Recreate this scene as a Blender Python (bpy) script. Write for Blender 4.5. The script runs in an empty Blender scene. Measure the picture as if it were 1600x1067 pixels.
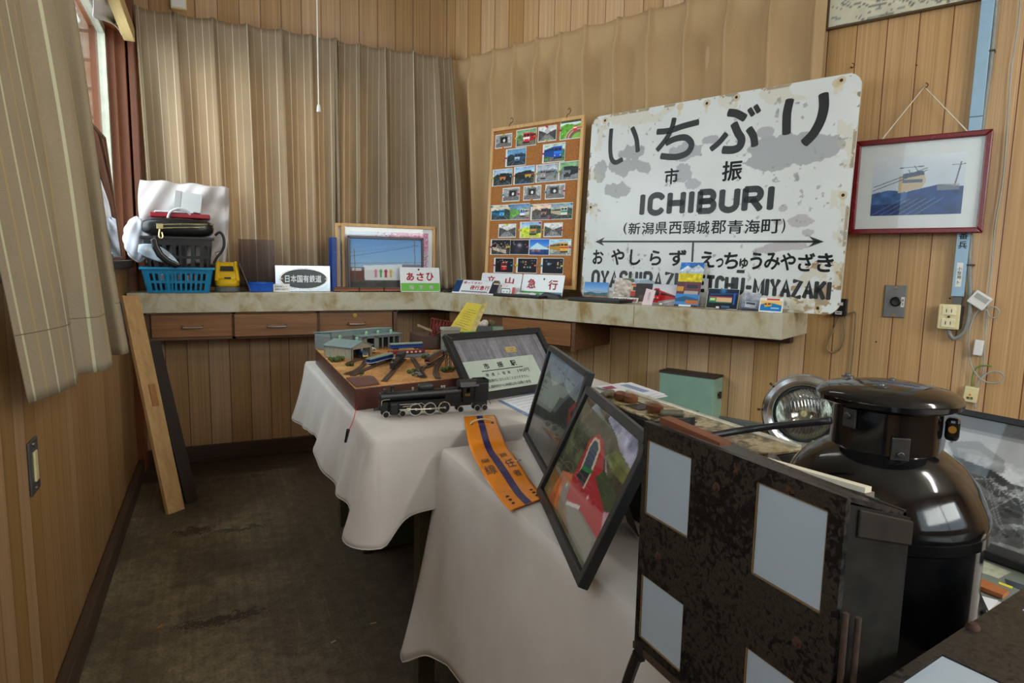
import bpy, bmesh, math, random
import numpy as np
from mathutils import Vector, Matrix

# ------------------------------------------------------------------ camera, light, exposure
sc = bpy.context.scene
COL = sc.collection
EYE = 1.1005
PITCH, ROLL, YAW = math.radians(7.03), math.radians(1.1), math.radians(24.9)
cp, sp = math.cos(PITCH), math.sin(PITCH)
cr, sr = math.cos(ROLL), math.sin(ROLL)
cw, sw = math.cos(YAW), math.sin(YAW)
RM = (np.array([[cr, -sr, 0], [sr, cr, 0], [0, 0, 1]])
      @ np.array([[1, 0, 0], [0, -sp, -cp], [0, cp, -sp]])
      @ np.array([[cw, -sw, 0], [sw, cw, 0], [0, 0, 1]]))      # world -> (right, down, forward)
cam_data = bpy.data.cameras.new('camera')
cam = bpy.data.objects.new('camera', cam_data); COL.objects.link(cam)
cam_data.sensor_width = 36.0
cam_data.lens = 22.5
cam_data.clip_start = 0.02
_r, _u, _f = RM[0], -RM[1], RM[2]
cam.matrix_world = Matrix(((_r[0], _u[0], -_f[0], 0), (_r[1], _u[1], -_f[1], 0), (_r[2], _u[2], -_f[2], EYE), (0, 0, 0, 1)))
sc.camera = cam
vs = sc.view_settings
sc.display_settings.display_device = 'sRGB'
vs.view_transform = 'Standard'; vs.look = 'None'; vs.gamma = 1.0; vs.use_curve_mapping = False
vs.exposure = 0.45

world = bpy.data.worlds.new('sky'); sc.world = world
world.use_nodes = True
wn = world.node_tree.nodes; wn.clear()
wo = wn.new('ShaderNodeOutputWorld'); wb = wn.new('ShaderNodeBackground')
wb.inputs['Color'].default_value = (0.80, 0.90, 1.0, 1); wb.inputs['Strength'].default_value = 2.0
world.node_tree.links.new(wb.outputs[0], wo.inputs['Surface'])

def area_light(name, loc, target, sx, sy, power, color=(1, 1, 1)):
    d = bpy.data.lights.new(name, 'AREA'); d.shape = 'RECTANGLE'; d.size = sx; d.size_y = sy
    d.energy = power; d.color = color
    o = bpy.data.objects.new(name, d); COL.objects.link(o); o.location = loc
    o.rotation_euler = (Vector(target) - Vector(loc)).to_track_quat('-Z', 'Y').to_euler()
    return o
# daylight through the windows: behind the camera, the left wall, behind the curtained back wall
area_light('daylight_front_window', (1.7, -2.12, 2.0), (1.2, 3.0, 0.9), 2.2, 0.7, 40, (1.0, 0.975, 0.94))
area_light('daylight_side_window', (-0.75, 2.9, 1.75), (1.5, 2.6, 0.9), 1.3, 1.2, 22, (0.92, 0.96, 1.0))
area_light('daylight_back_window', (0.2, 4.15, 1.6), (0.2, 2.0, 1.5), 1.2, 0.8, 40, (1.0, 0.90, 0.82))

area_light('added_side_window_light', (-0.75, -.55, 1.65), (1.2, .2, 0.8), 1.5, 1.0, 3, (0.80, 0.90, 1.0))  # added lamp for the unseen near side window, cool light on the panel face

# ------------------------------------------------------------------ places
RA = math.radians(-64.2)                       # direction of the oblique wall, seen in plan
CX, CY = 1.3058, 3.7597                        # plan corner of back wall and oblique wall
DR = np.array([math.cos(RA), math.sin(RA)]); NR = np.array([math.sin(RA), -math.cos(RA)])   # along it / into the room
XL, YB, YF, ZC = -0.385, CY, -1.9, 2.72
ZK, KD = 0.928, 0.34                           # worktop height and depth
ZT, ZU, ZD = 0.69, 0.66, 0.7525           # the two tables and the model landscape

def ray(x, y): return RM.T @ np.array([(x - 800) / 1000., (y - 533.5) / 1000., 1.])
def at_z(x, y, z): w = ray(x, y); s = (z - EYE) / w[2]; return Vector((w[0]*s, w[1]*s, z))
def at_y(x, y, Y): w = ray(x, y); s = Y / w[1]; return Vector((w[0]*s, Y, EYE + w[2]*s))
def at_x(x, y, X): w = ray(x, y); s = X / w[0]; return Vector((X, w[1]*s, EYE + w[2]*s))
def on_r(x, y, off):                           # (t along the oblique wall, height) at a distance off from it
    w = ray(x, y); p = np.array([CX, CY]) + NR*off
    s = (p @ NR) / (w[:2] @ NR); q = w*s
    return float((q[:2] - np.array([CX, CY])) @ DR), float(EYE + q[2])
def RW(t, off, z):
    p = np.array([CX, CY]) + DR*t + NR*off
    return Vector((p[0], p[1], z))
def homog(src):                                # picture quad (TL,TR,BR,BL) -> unit square, v up
    A = []; b = []
    for (x, y), (u, v) in zip(src, ((0, 1), (1, 1), (1, 0), (0, 0))):
        A.append([x, y, 1, 0, 0, 0, -u*x, -u*y]); b.append(u)
        A.append([0, 0, 0, x, y, 1, -v*x, -v*y]); b.append(v)
    h = np.linalg.solve(np.array(A, float), np.array(b, float))
    def f(x, y):
        d = h[6]*x + h[7]*y + 1
        return (h[0]*x + h[1]*y + h[2])/d, (h[3]*x + h[4]*y + h[5])/d
    return f

# ------------------------------------------------------------------ colours and materials
def lin1(c): c = c/255.; return c/12.92 if c <= .04045 else ((c + .055)/1.055)**2.4
def lin(c):
    if isinstance(c, str): c = tuple(int(c[i:i+2], 16) for i in (0, 2, 4))
    return (lin1(c[0]), lin1(c[1]), lin1(c[2]), 1.)
class NT:
    def __init__(s, name):
        s.m = bpy.data.materials.new(name); s.m.use_nodes = True; s.t = s.m.node_tree; s.t.nodes.clear()
        s.out = s.n('ShaderNodeOutputMaterial'); s.p = s.n('ShaderNodeBsdfPrincipled')
        s.l(s.p.outputs[0], s.out.inputs['Surface'])
    def n(s, ty, **k):
        o = s.t.nodes.new(ty)
        for a, b in k.items(): setattr(o, a, b)
        return o
    def l(s, a, b): s.t.links.new(a, b)
    def set(s, nd, key, v):
        if hasattr(v, 'is_output') or isinstance(v, bpy.types.NodeSocket): s.l(v, nd.inputs[key])
        else: nd.inputs[key].default_value = v
    def math(s, op, a, b=None, c=None):
        o = s.n('ShaderNodeMath', operation=op)
        for i, v in enumerate((a, b, c)):
            if v is not None: s.set(o, i, v)
        return o.outputs[0]
    def mix(s, f, a, b):
        o = s.n('ShaderNodeMix', data_type='RGBA')
        s.set(o, 0, f); s.set(o, 6, a); s.set(o, 7, b); return o.outputs[2]
    def co(s, scale=(1, 1, 1), which='Object'):
        tc = s.n('ShaderNodeTexCoord'); mp = s.n('ShaderNodeMapping')
        mp.inputs['Scale'].default_value = scale; s.l(tc.outputs[which], mp.inputs[0]); return mp.outputs[0]
    def noise(s, vec, scale, detail=4, rough=.55, dist=0):
        o = s.n('ShaderNodeTexNoise'); o.inputs['Scale'].default_value = scale; o.inputs['Detail'].default_value = detail
        o.inputs['Roughness'].default_value = rough; o.inputs['Distortion'].default_value = dist
        s.l(vec, o.inputs['Vector']); return o.outputs[0]
    def ramp(s, f, stops):
        o = s.n('ShaderNodeValToRGB'); e = o.color_ramp.elements
        while len(e) > 1: e.remove(e[-1])
        e[0].position, e[0].color = stops[0]
        for p, c in stops[1:]:
            k = e.new(p); k.color = c
        s.l(f, o.inputs[0]); return o.outputs[0]
    def bump(s, h, strength=.3, dist=.002):
        o = s.n('ShaderNodeBump'); o.inputs['Strength'].default_value = strength; o.inputs['Distance'].default_value = dist
        s.l(h, o.inputs['Height']); s.l(o.outputs[0], s.p.inputs['Normal'])
    def base(s, c, rough=.5, metal=0., spec=.5):
        s.set(s.p, 'Base Color', c); s.set(s.p, 'Roughness', rough); s.set(s.p, 'Metallic', metal)
        s.p.inputs['Specular IOR Level'].default_value = spec
MATS = {}
def plain(name, c, rough=.5, metal=0., var=.12, scale=30, bump=.0, spec=.5):
    """one colour broken up by a fine noise"""
    if name in MATS: return MATS[name]
    t = NT(name); a = lin(c)
    nz = t.noise(t.co(), scale, 5)
    lo = tuple(x*(1 - var) for x in a[:3]) + (1,); hi = tuple(min(1, x*(1 + var)) for x in a[:3]) + (1,)
    t.base(t.ramp(nz, [(.3, lo), (.7, hi)]), t.math('MULTIPLY_ADD', nz, .16, rough - .08), metal, spec)
    if bump: t.bump(nz, bump)
    MATS[name] = t.m; return t.m
def wood(name, c1, c2, axis='z', rough=.45, fine=90, long=3, big=1.0):
    if name in MATS: return MATS[name]
    t = NT(name)
    sc_ = {'x': (long, fine, fine), 'y': (fine, long, fine), 'z': (fine, fine, long)}[axis]
    a = t.noise(t.co(sc_), big, 5, .6, .6); b = t.noise(t.co(tuple(x*.25 for x in sc_)), big, 3, .5, 1.2)
    f = t.math('ADD', t.math('MULTIPLY', a, .55), t.math('MULTIPLY', b, .45))
    t.base(t.ramp(f, [(.3, lin(c1)), (.68, lin(c2))]), rough); t.bump(a, .12, .001)
    MATS[name] = t.m; return t.m
def panel_wood(name, width, phase, c1, c2, groove, axis=0):
    """tongue-and-groove boards: each board its own tint, dark groove, upright grain"""
    t = NT(name); tc = t.n('ShaderNodeTexCoord'); sx = t.n('ShaderNodeSeparateXYZ'); t.l(tc.outputs['Object'], sx.inputs[0])
    u = t.math('DIVIDE', t.math('SUBTRACT', sx.outputs[axis], phase), width)
    idx = t.math('FLOOR', u); fr = t.math('SUBTRACT', u, idx)
    wn_ = t.n('ShaderNodeTexWhiteNoise', noise_dimensions='1D'); t.l(idx, wn_.inputs['W'])
    cb = t.n('ShaderNodeCombineXYZ')
    t.l(t.math('MULTIPLY', u, 1.), cb.inputs[0]); t.l(t.math('MULTIPLY', wn_.outputs[0], 9.), cb.inputs[1]); t.l(sx.outputs[2], cb.inputs[2])
    mp = t.n('ShaderNodeMapping'); mp.inputs['Scale'].default_value = (4.5, 1, .35); t.l(cb.outputs[0], mp.inputs[0])
    g1 = t.noise(mp.outputs[0], 2.2, 3, .5, 1.3)
    mp2 = t.n('ShaderNodeMapping'); mp2.inputs['Scale'].default_value = (26, 1, 1.2); t.l(cb.outputs[0], mp2.inputs[0])
    g2 = t.noise(mp2.outputs[0], 2.0, 4, .6, .2)
    f = t.math('ADD', t.math('MULTIPLY', g1, .55), t.math('MULTIPLY', g2, .45))
    col = t.ramp(f, [(.30, lin(c1)), (.66, lin(c2))])
    hs = t.n('ShaderNodeHueSaturation'); t.l(col, hs.inputs['Color'])
    t.l(t.math('MULTIPLY_ADD', wn_.outputs[0], .30, .86), hs.inputs['Value']); t.l(t.math('MULTIPLY_ADD', wn_.outputs[0], -.2, 1.08), hs.inputs['Saturation'])
    d = t.math('MINIMUM', fr, t.math('SUBTRACT', 1., fr))
    gm = t.math('LESS_THAN', d, .0165)
    t.base(t.mix(gm, hs.outputs[0], lin(groove)), .42)
    h = t.math('SUBTRACT', t.math('MULTIPLY', g2, .1), gm); t.bump(h, .5, .003)
    return t.m
def glass_mat(name, tint=(1, 1, 1, 1), rough=.0, ior=1.5, gain=1.):
    t = NT(name); tr = t.n('ShaderNodeBsdfTransparent'); tr.inputs[0].default_value = tint
    gl = t.n('ShaderNodeBsdfGlossy'); gl.inputs['Roughness'].default_value = rough
    lw = t.n('ShaderNodeLayerWeight'); lw.inputs['Blend'].default_value = .5      # the same reflectance from both faces of a thin pane
    fz = t.math('MULTIPLY_ADD', t.math('POWER', lw.outputs['Facing'], 5.), .95, .045)
    mx = t.n('ShaderNodeMixShader'); t.l(t.math('MULTIPLY', fz, gain), mx.inputs[0]); t.l(tr.outputs[0], mx.inputs[1]); t.l(gl.outputs[0], mx.inputs[2])
    t.l(mx.outputs[0], t.out.inputs['Surface']); return t.m
def print_mat(name, rough, bump=0):
    t = NT(name); a = t.n('ShaderNodeAttribute', attribute_name='Col')
    t.base(a.outputs['Color'], rough, spec=.25); return t.m
def cloth_mat(name, c, stripes=None, trans=.25, weave=900, rough=.85):
    """woven cloth; stripes = list of (period, offset, width, colour) measured along the cloth in metres (UV.x)"""
    t = NT(name); tc = t.n('ShaderNodeTexCoord'); sx = t.n('ShaderNodeSeparateXYZ'); t.l(tc.outputs['UV'], sx.inputs[0])
    mp = t.n('ShaderNodeMapping'); mp.inputs['Scale'].default_value = (weave*.12, weave, 1); t.l(tc.outputs['UV'], mp.inputs[0])
    w = t.noise(mp.outputs[0], 1., 2)
    w2 = t.noise(tc.outputs['UV'], 5., 3)
    a = lin(c); f = t.math('ADD', t.math('MULTIPLY', w, .6), t.math('MULTIPLY', w2, .4))
    col = t.ramp(f, [(.3, tuple(x*.86 for x in a[:3]) + (1,)), (.7, tuple(min(1, x*1.12) for x in a[:3]) + (1,))])
    for per, off, wd, sc_ in (stripes or []):
        q = t.math('DIVIDE', t.math('SUBTRACT', sx.outputs[0], off), per)
        fr = t.math('SUBTRACT', q, t.math('FLOOR', q))
        col = t.mix(t.math('LESS_THAN', fr, wd/per), col, lin(sc_))
    t.base(col, rough, spec=.2); t.bump(w, .12, .001)
    if trans:
        tl = t.n('ShaderNodeBsdfTranslucent'); t.l(col, tl.inputs[0])
        mx = t.n('ShaderNodeMixShader'); mx.inputs[0].default_value = trans
        t.l(t.p.outputs[0], mx.inputs[1]); t.l(tl.outputs[0], mx.inputs[2]); t.l(mx.outputs[0], t.out.inputs['Surface'])
    return t.m

BLACK = plain('black_plastic', (24, 24, 26), .35, scale=60)
FRAME_BLACK = plain('black_frame_lacquer', (28, 29, 31), .38, scale=40)
INK = plain('black_ink', (26, 29, 32), .45, var=.05)
WHITE = plain('white_plastic', (225, 224, 220), .35, var=.04)
CREAM = plain('cream_plastic', (222, 208, 160), .4, var=.05)
PAPER = plain('white_paper', (226, 228, 234), .7, var=.03)
CARD = plain('card_white', (232, 232, 230), .5, var=.03)
REDINK = plain('red_ink', (196, 24, 34), .4, var=.06)
GREENINK = plain('green_ink', (88, 178, 30), .4, var=.05)
GREEND = plain('deep_green_ink', (24, 138, 36), .4, var=.05)
NAVY = plain('navy_ink', (30, 28, 96), .4, var=.08)
GREY = plain('grey_metal', (128, 130, 130), .38, .6)
STEEL = plain('bright_steel', (190, 190, 188), .25, .9)
CHROME = plain('worn_chrome', (186, 190, 192), .2, 1., var=.1, scale=18)
BRASS = plain('brass', (190, 150, 70), .3, .9)
RUST = plain('rust', (66, 40, 28), .8, bump=.3)
ACRYL = glass_mat('clear_acrylic', (.93, .95, .96, 1), .03, 1.45)
PANE = glass_mat('picture_glass', (.97, .98, .98, 1), .004, 1.5, 1.0)
WINPANE = glass_mat('window_glass', (.93, .96, .95, 1), .0, 1.5)
PRINT = print_mat('photo_print', .42)
MATTE_PRINT = print_mat('matte_print', .6)
ENAMEL = print_mat('enamelled_sheet', .3)

# ------------------------------------------------------------------ objects
def link(name, me, m, parent=None):
    o = bpy.data.objects.new(name, me); COL.objects.link(o)
    if m is not None: me.materials.append(m)
    if parent is not None: o.parent = parent
    return o
def obj(name, bm, m, parent=None, smooth=False, bev=0., seg=2, recalc=True):
    if recalc: bmesh.ops.recalc_face_normals(bm, faces=bm.faces)
    me = bpy.data.meshes.new(name); bm.to_mesh(me); bm.free()
    if smooth:
        me.polygons.foreach_set('use_smooth', [True]*len(me.polygons))
        if smooth != 'all': me.set_sharp_from_angle(angle=math.radians(38))
    o = link(name, me, m, parent)
    if bev:
        b = o.modifiers.new('bevel', 'BEVEL'); b.width = bev; b.segments = seg; b.limit_method = 'ANGLE'; b.angle_limit = math.radians(35)
    return o
def tag(o, label, cat, group=None, kind=None):
    o['label'] = label; o['category'] = cat
    if group: o['group'] = group
    if kind: o['kind'] = kind
    return o
def thing(name, label, cat, loc=(0, 0, 0), rz=0., group=None, rx=0., ry=0.):
    o = bpy.data.objects.new(name, None); COL.objects.link(o); o.empty_display_size = .05
    o.location = loc; o.rotation_euler = (rx, ry, rz)
    return tag(o, label, cat, group)
def struct(name, bm, m, smooth=False, bev=0., parent=None):
    o = obj(name, bm, m, parent, smooth, bev)
    if parent is None: o['kind'] = 'structure'
    return o
def B(): return bmesh.new()
def xf(bm, verts, M):
    if M is not None: bmesh.ops.transform(bm, matrix=M, verts=verts)
def box(bm, x0, x1, y0, y1, z0, z1, M=None):
    vs_ = [bm.verts.new(p) for p in ((x0, y0, z0), (x1, y0, z0), (x1, y1, z0), (x0, y1, z0), (x0, y0, z1), (x1, y0, z1), (x1, y1, z1), (x0, y1, z1))]
    for f in ((0, 3, 2, 1), (4, 5, 6, 7), (0, 1, 5, 4), (1, 2, 6, 5), (2, 3, 7, 6), (3, 0, 4, 7)): bm.faces.new([vs_[i] for i in f])
    xf(bm, vs_, M); return bm
def hexa(bm, pts):                              # 8 corners, bottom ring then top ring
    v = [bm.verts.new(p) for p in pts]
    for f in ((0, 3, 2, 1), (4, 5, 6, 7), (0, 1, 5, 4), (1, 2, 6, 5), (2, 3, 7, 6), (3, 0, 4, 7)): bm.faces.new([v[i] for i in f])
    return bm
def prism(bm, pts, a, b, plane='xy', M=None):   # polygon swept from a to b along the third axis
    def P(p, c):
        return {'xy': (p[0], p[1], c), 'xz': (p[0], c, p[1]), 'yz': (c, p[0], p[1])}[plane]
    lo = [bm.verts.new(P(p, a)) for p in pts]; hi = [bm.verts.new(P(p, b)) for p in pts]; n = len(pts)
    bm.faces.new(lo); bm.faces.new(hi[::-1])
    for i in range(n): bm.faces.new((lo[i], hi[i], hi[(i+1) % n], lo[(i+1) % n]))
    xf(bm, lo + hi, M); return bm
def lathe(bm, prof, seg=32, M=None, cap=True):  # profile (r, z) about the z axis
    rings = []; vs_ = []
    for r, z in prof:
        if r < 1e-6: ring = [bm.verts.new((0, 0, z))]
        else: ring = [bm.verts.new((r*math.cos(2*math.pi*i/seg), r*math.sin(2*math.pi*i/seg), z)) for i in range(seg)]
        rings.append(ring); vs_ += ring
    for a, b in zip(rings, rings[1:]):
        for i in range(seg):
            j = (i+1) % seg
            if len(a) == 1 and len(b) == 1: continue
            if len(a) == 1: bm.faces.new((a[0], b[i], b[j]))
            elif len(b) == 1: bm.faces.new((a[i], a[j], b[0]))
            else: bm.faces.new((a[i], a[j], b[j], b[i]))
    if cap:
        for ring in (rings[0], rings[-1]):
            if len(ring) > 2: bm.faces.new(ring)
    xf(bm, vs_, M); return bm
def cyl(bm, p, q, r, seg=16, r2=None):
    p, q = Vector(p), Vector(q); d = q - p; L = d.length
    M = Matrix.Translation(p) @ d.to_track_quat('Z', 'Y').to_matrix().to_4x4()
    return lathe(bm, [(r, 0), (r if r2 is None else r2, L)], seg, M)
def smooth_path(pts, n=8, closed=False):
    P = [Vector(p) for p in pts]
    if len(P) < 3: return P
    out = []
    m = len(P)
    for i in range(m if closed else m - 1):
        p0 = P[(i-1) % m] if closed or i else P[0]; p1 = P[i]; p2 = P[(i+1) % m]; p3 = P[(i+2) % m] if closed or i + 2 < m else P[-1]
        for k in range(n):
            t = k/n
            out.append(.5*((2*p1) + (-p0 + p2)*t + (2*p0 - 5*p1 + 4*p2 - p3)*t*t + (-p0 + 3*p1 - 3*p2 + p3)*t**3))
    if not closed: out.append(P[-1])
    return out
def tube(bm, pts, r, seg=8, smooth=0, closed=False):
    P = smooth_path(pts, smooth, closed) if smooth else [Vector(p) for p in pts]
    n = len(P); rings = []; N = None
    for i in range(n):
        a = P[(i-1) % n] if closed else P[max(0, i-1)]; b = P[(i+1) % n] if closed else P[min(n-1, i+1)]
        T = (b - a).normalized()
        if N is None:
            N = T.cross(Vector((0, 0, 1)))
            if N.length < 1e-4: N = T.cross(Vector((1, 0, 0)))
        N = (N - T*N.dot(T)).normalized(); Bn = T.cross(N)
        rings.append([bm.verts.new(P[i] + (N*math.cos(2*math.pi*k/seg) + Bn*math.sin(2*math.pi*k/seg))*r) for k in range(seg)])
    for i in range(n if closed else n - 1):
        a, b = rings[i], rings[(i+1) % n]
        for k in range(seg): bm.faces.new((a[k], a[(k+1) % seg], b[(k+1) % seg], b[k]))
    if not closed: bm.faces.new(rings[0][::-1]); bm.faces.new(rings[-1])
    return bm
def surface(bm, fn, nu, nv, thick=0., closed_u=False):   # fn(u,v)->point ; optional thickness from a solidified copy
    g = [[bm.verts.new(fn(i/(nu), j/(nv))) for j in range(nv+1)] for i in range(nu+1)]
    for i in range(nu):
        for j in range(nv): bm.faces.new((g[i][j], g[i+1][j], g[i+1][j+1], g[i][j+1]))
    return bm
def solid(o, t, off=0.):
    m = o.modifiers.new('thickness', 'SOLIDIFY'); m.thickness = t; m.offset = off; return o
def uv_grid(o, nu, nv, W, Hh):
    me = o.data; uv = me.uv_layers.new(name='UVMap')
    vi = np.empty(len(me.loops), int); me.loops.foreach_get('vertex_index', vi)
    a = np.empty((len(vi), 2)); a[:, 0] = (vi // (nv+1))/nu*W; a[:, 1] = (vi % (nv+1))/nv*Hh
    uv.data.foreach_set('uv', a.ravel())
def ribbon(bm, pts, w, y=0., smooth=0, cap=.0):   # flat stroke in the xz plane, facing -y
    P = [Vector((p[0], p[1], 0)) for p in pts]
    if smooth: P = smooth_path(P, smooth)
    n = len(P); L = []; R = []
    for i in range(n):
        T = (P[min(n-1, i+1)] - P[max(0, i-1)]).normalized(); N = Vector((-T.y, T.x, 0))
        p = P[i]
        L.append(bm.verts.new((p.x + N.x*w/2, y, p.y + N.y*w/2))); R.append(bm.verts.new((p.x - N.x*w/2, y, p.y - N.y*w/2)))
    for i in range(n-1): bm.faces.new((R[i], R[i+1], L[i+1], L[i]))
    if cap:
        for e, q in ((0, 1), (n-1, n-2)):
            T = (P[e] - P[q]).normalized(); N = Vector((-T.y, T.x, 0)); c = P[e]
            a = [bm.verts.new((c.x + (N.x*math.cos(k) + T.x*math.sin(k)*cap)*w/2, y, c.y + (N.y*math.cos(k) + T.y*math.sin(k)*cap)*w/2)) for k in [math.pi*i/6 for i in range(7)]]
            bm.faces.new(a[::-1])
    return bm
def disc(bm, cx, cz, rx, rz, y=0., seg=32):
    bm.faces.new([bm.verts.new((cx + rx*math.cos(2*math.pi*i/seg), y, cz + rz*math.sin(2*math.pi*i/seg))) for i in range(seg)]); return bm
def quad(bm, x0, x1, z0, z1, y=0.):
    bm.faces.new([bm.verts.new(p) for p in ((x0, y, z0), (x1, y, z0), (x1, y, z1), (x0, y, z1))]); return bm
_txt = {}
def text_verts(s, bold=0.):
    k = (s, bold)
    if k not in _txt:
        c = bpy.data.curves.new('lettering', 'FONT'); c.body = s; c.size = 1; c.offset = bold; c.resolution_u = 3
        o = bpy.data.objects.new('lettering', c); COL.objects.link(o)
        dg = bpy.context.evaluated_depsgraph_get(); dg.update()
        me = bpy.data.meshes.new_from_object(o.evaluated_get(dg))
        v = np.empty(len(me.vertices)*3); me.vertices.foreach_get('co', v); v = v.reshape(-1, 3)
        f = [list(p.vertices) for p in me.polygons]
        bpy.data.objects.remove(o); bpy.data.curves.remove(c); bpy.data.meshes.remove(me)
        _txt[k] = (v, f)
    return _txt[k]
def letters(bm, s, x, z, w=None, h=None, y=-.0006, bold=0., rot=0., M=None):
    v, f = text_verts(s)
    if bold:                                    # heavier strokes: the same outline drawn again a little to each side
        n0 = len(v); sh = [(0, 0), (bold, 0), (-bold, 0), (0, bold), (0, -bold)]
        v = np.concatenate([v + np.array([a, b, 0]) for a, b in sh]); f = [[i + n0*k for i in p] for k in range(len(sh)) for p in f]
    lo, hi = v.min(0), v.max(0); c = (lo + hi)/2; d = hi - lo
    sx = (w/d[0]) if w else h/d[1]; sz = (h/d[1]) if h else sx
    X = (v[:, 0] - c[0])*sx; Z = (v[:, 1] - c[1])*sz
    ca, sa = math.cos(rot), math.sin(rot)
    nv = [bm.verts.new((x + a*ca - b*sa, y, z + a*sa + b*ca)) for a, b in zip(X, Z)]
    for p in f:
        try: bm.faces.new([nv[i] for i in p])
        except ValueError: pass
    xf(bm, nv, M); return bm
def lettering(name, items, m, parent):
    """items: (string, x, z, w, h[, bold[, rot[, y]]]) all in one flat mesh on the face of a sign"""
    bm = B()
    for it in items:
        s, x, z, w, h = it[:5]; letters(bm, s, x, z, w, h, bold=it[5] if len(it) > 5 else 0., rot=it[6] if len(it) > 6 else 0., y=it[7] if len(it) > 7 else -.0006)
    return obj(name, bm, m, parent, recalc=False)

# ------------------------------------------------------------------ printed pictures
def fbm(w, h, scale, seed, octv=4, ax=1.):
    rs = np.random.RandomState(seed); out = np.zeros((h, w)); amp = 1.; tot = 0
    for o in range(octv):
        nx, ny = max(2, int(scale*2**o*ax)) + 2, max(2, int(scale*2**o*h/w)) + 2
        g = rs.rand(ny, nx); X = np.linspace(0, nx - 1.001, w); Y = np.linspace(0, ny - 1.001, h)
        xi, yi = X.astype(int), Y.astype(int); fx, fy = X - xi, Y - yi; fx = fx*fx*(3 - 2*fx); fy = (fy*fy*(3 - 2*fy))[:, None]
        a = g[yi][:, xi]*(1 - fx) + g[yi][:, xi+1]*fx; b = g[yi+1][:, xi]*(1 - fx) + g[yi+1][:, xi+1]*fx
        out += amp*(a*(1 - fy) + b*fy); tot += amp; amp *= .5
    return out/tot
class Cv:
    """a small printed picture: colours 0-255, x to the right 0..1, y down 0..1"""
    def __init__(s, w, h, c=(128, 128, 128)):
        s.w, s.h = w, h; s.a = np.empty((h, w, 3)); s.a[:] = c
        s.x, s.y = np.meshgrid((np.arange(w) + .5)/w, (np.arange(h) + .5)/h); s.k = w/h
    def put(s, m, c, al=1.):
        m = m.astype(float)*al; s.a = s.a*(1 - m[..., None]) + np.array(c, float)*m[..., None]; return s
    def rect(s, x0, y0, x1, y1, c, al=1.): return s.put((s.x >= x0) & (s.x <= x1) & (s.y >= y0) & (s.y <= y1), c, al)
    def grad(s, y0, y1, c0, c1):
        t = np.clip((s.y - y0)/(y1 - y0), 0, 1)[..., None]; m = ((s.y >= y0) & (s.y <= y1))[..., None]
        s.a = np.where(m, np.array(c0, float)*(1 - t) + np.array(c1, float)*t, s.a); return s
    def poly(s, P, c, al=1.):
        m = np.zeros(s.x.shape, bool); n = len(P)
        for i in range(n):
            (x1, y1), (x2, y2) = P[i], P[(i+1) % n]
            if y1 == y2: continue
            m ^= ((s.y < y1) != (s.y < y2)) & (s.x < (x2 - x1)*(s.y - y1)/(y2 - y1) + x1)
        return s.put(m, c, al)
    def ell(s, cx, cy, rx, ry, c, al=1.): return s.put(((s.x - cx)/rx)**2 + ((s.y - cy)/ry)**2 <= 1, c, al)
    def glow(s, cx, cy, r, c, al=1.):
        d = ((s.x - cx)*s.k)**2 + (s.y - cy)**2; return s.put(np.exp(-d/(r*r)), c, al)
    def line(s, x0, y0, x1, y1, w, c, al=1.):
        k = s.k; dx, dy = (x1 - x0)*k, y1 - y0; L = dx*dx + dy*dy + 1e-12
        t = np.clip(((s.x - x0)*k*dx + (s.y - y0)*dy)/L, 0, 1)
        d = np.hypot((s.x - x0)*k - t*dx, s.y - y0 - t*dy); return s.put(d <= w/2, c, al)
    def tex(s, scale, amp, seed, mask=None, ax=1.):
        n = (fbm(s.w, s.h, scale, seed, 4, ax) - .5)*2*amp
        if mask is not None: n = n*mask
        s.a = np.clip(s.a*(1 + n[..., None]), 0, 255); return s
    def gray(s, al=1.): g = s.a.mean(2, keepdims=True); s.a = s.a*(1 - al) + g*al; return s
def srgb_lin(a):
    a = np.clip(a/255., 0, 1); return np.where(a <= .04045, a/12.92, ((a + .055)/1.055)**2.4)
def picture(name, cv, x0, x1, z0, z1, parent, y=0., m=None, fn=None, keep=None):
    """the printed face as a coloured mesh, facing -y (or bent by fn(x,z)->point)"""
    h, w = cv.h, cv.w
    X = np.linspace(x0, x1, w); Z = np.linspace(z1, z0, h)
    gx, gz = np.meshgrid(X, Z); co = np.stack([gx, np.full_like(gx, y), gz], -1).reshape(-1, 3)
    if fn is not None: co = np.array([fn(p[0], p[2]) for p in co])
    i = np.arange(h*w).reshape(h, w)
    F = np.stack([i[1:, :-1], i[1:, 1:], i[:-1, 1:], i[:-1, :-1]], -1).reshape(-1, 4)
    if keep is not None:
        F = F[keep(co[F].mean(1))]
    me = bpy.data.meshes.new(name)
    me.vertices.add(len(co)); me.vertices.foreach_set('co', co.ravel())
    me.loops.add(F.size); me.loops.foreach_set('vertex_index', F.ravel().astype(np.int32))
    me.polygons.add(len(F)); me.polygons.foreach_set('loop_start', np.arange(0, F.size, 4, dtype=np.int32))
    me.update(calc_edges=True); me.validate()
    at = me.color_attributes.new('Col', 'FLOAT_COLOR', 'POINT')
    c = np.ones((h*w, 4)); c[:, :3] = srgb_lin(cv.a).reshape(-1, 3); at.data.foreach_set('color', c.ravel())
    return link(name, me, m or PRINT, parent)
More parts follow.
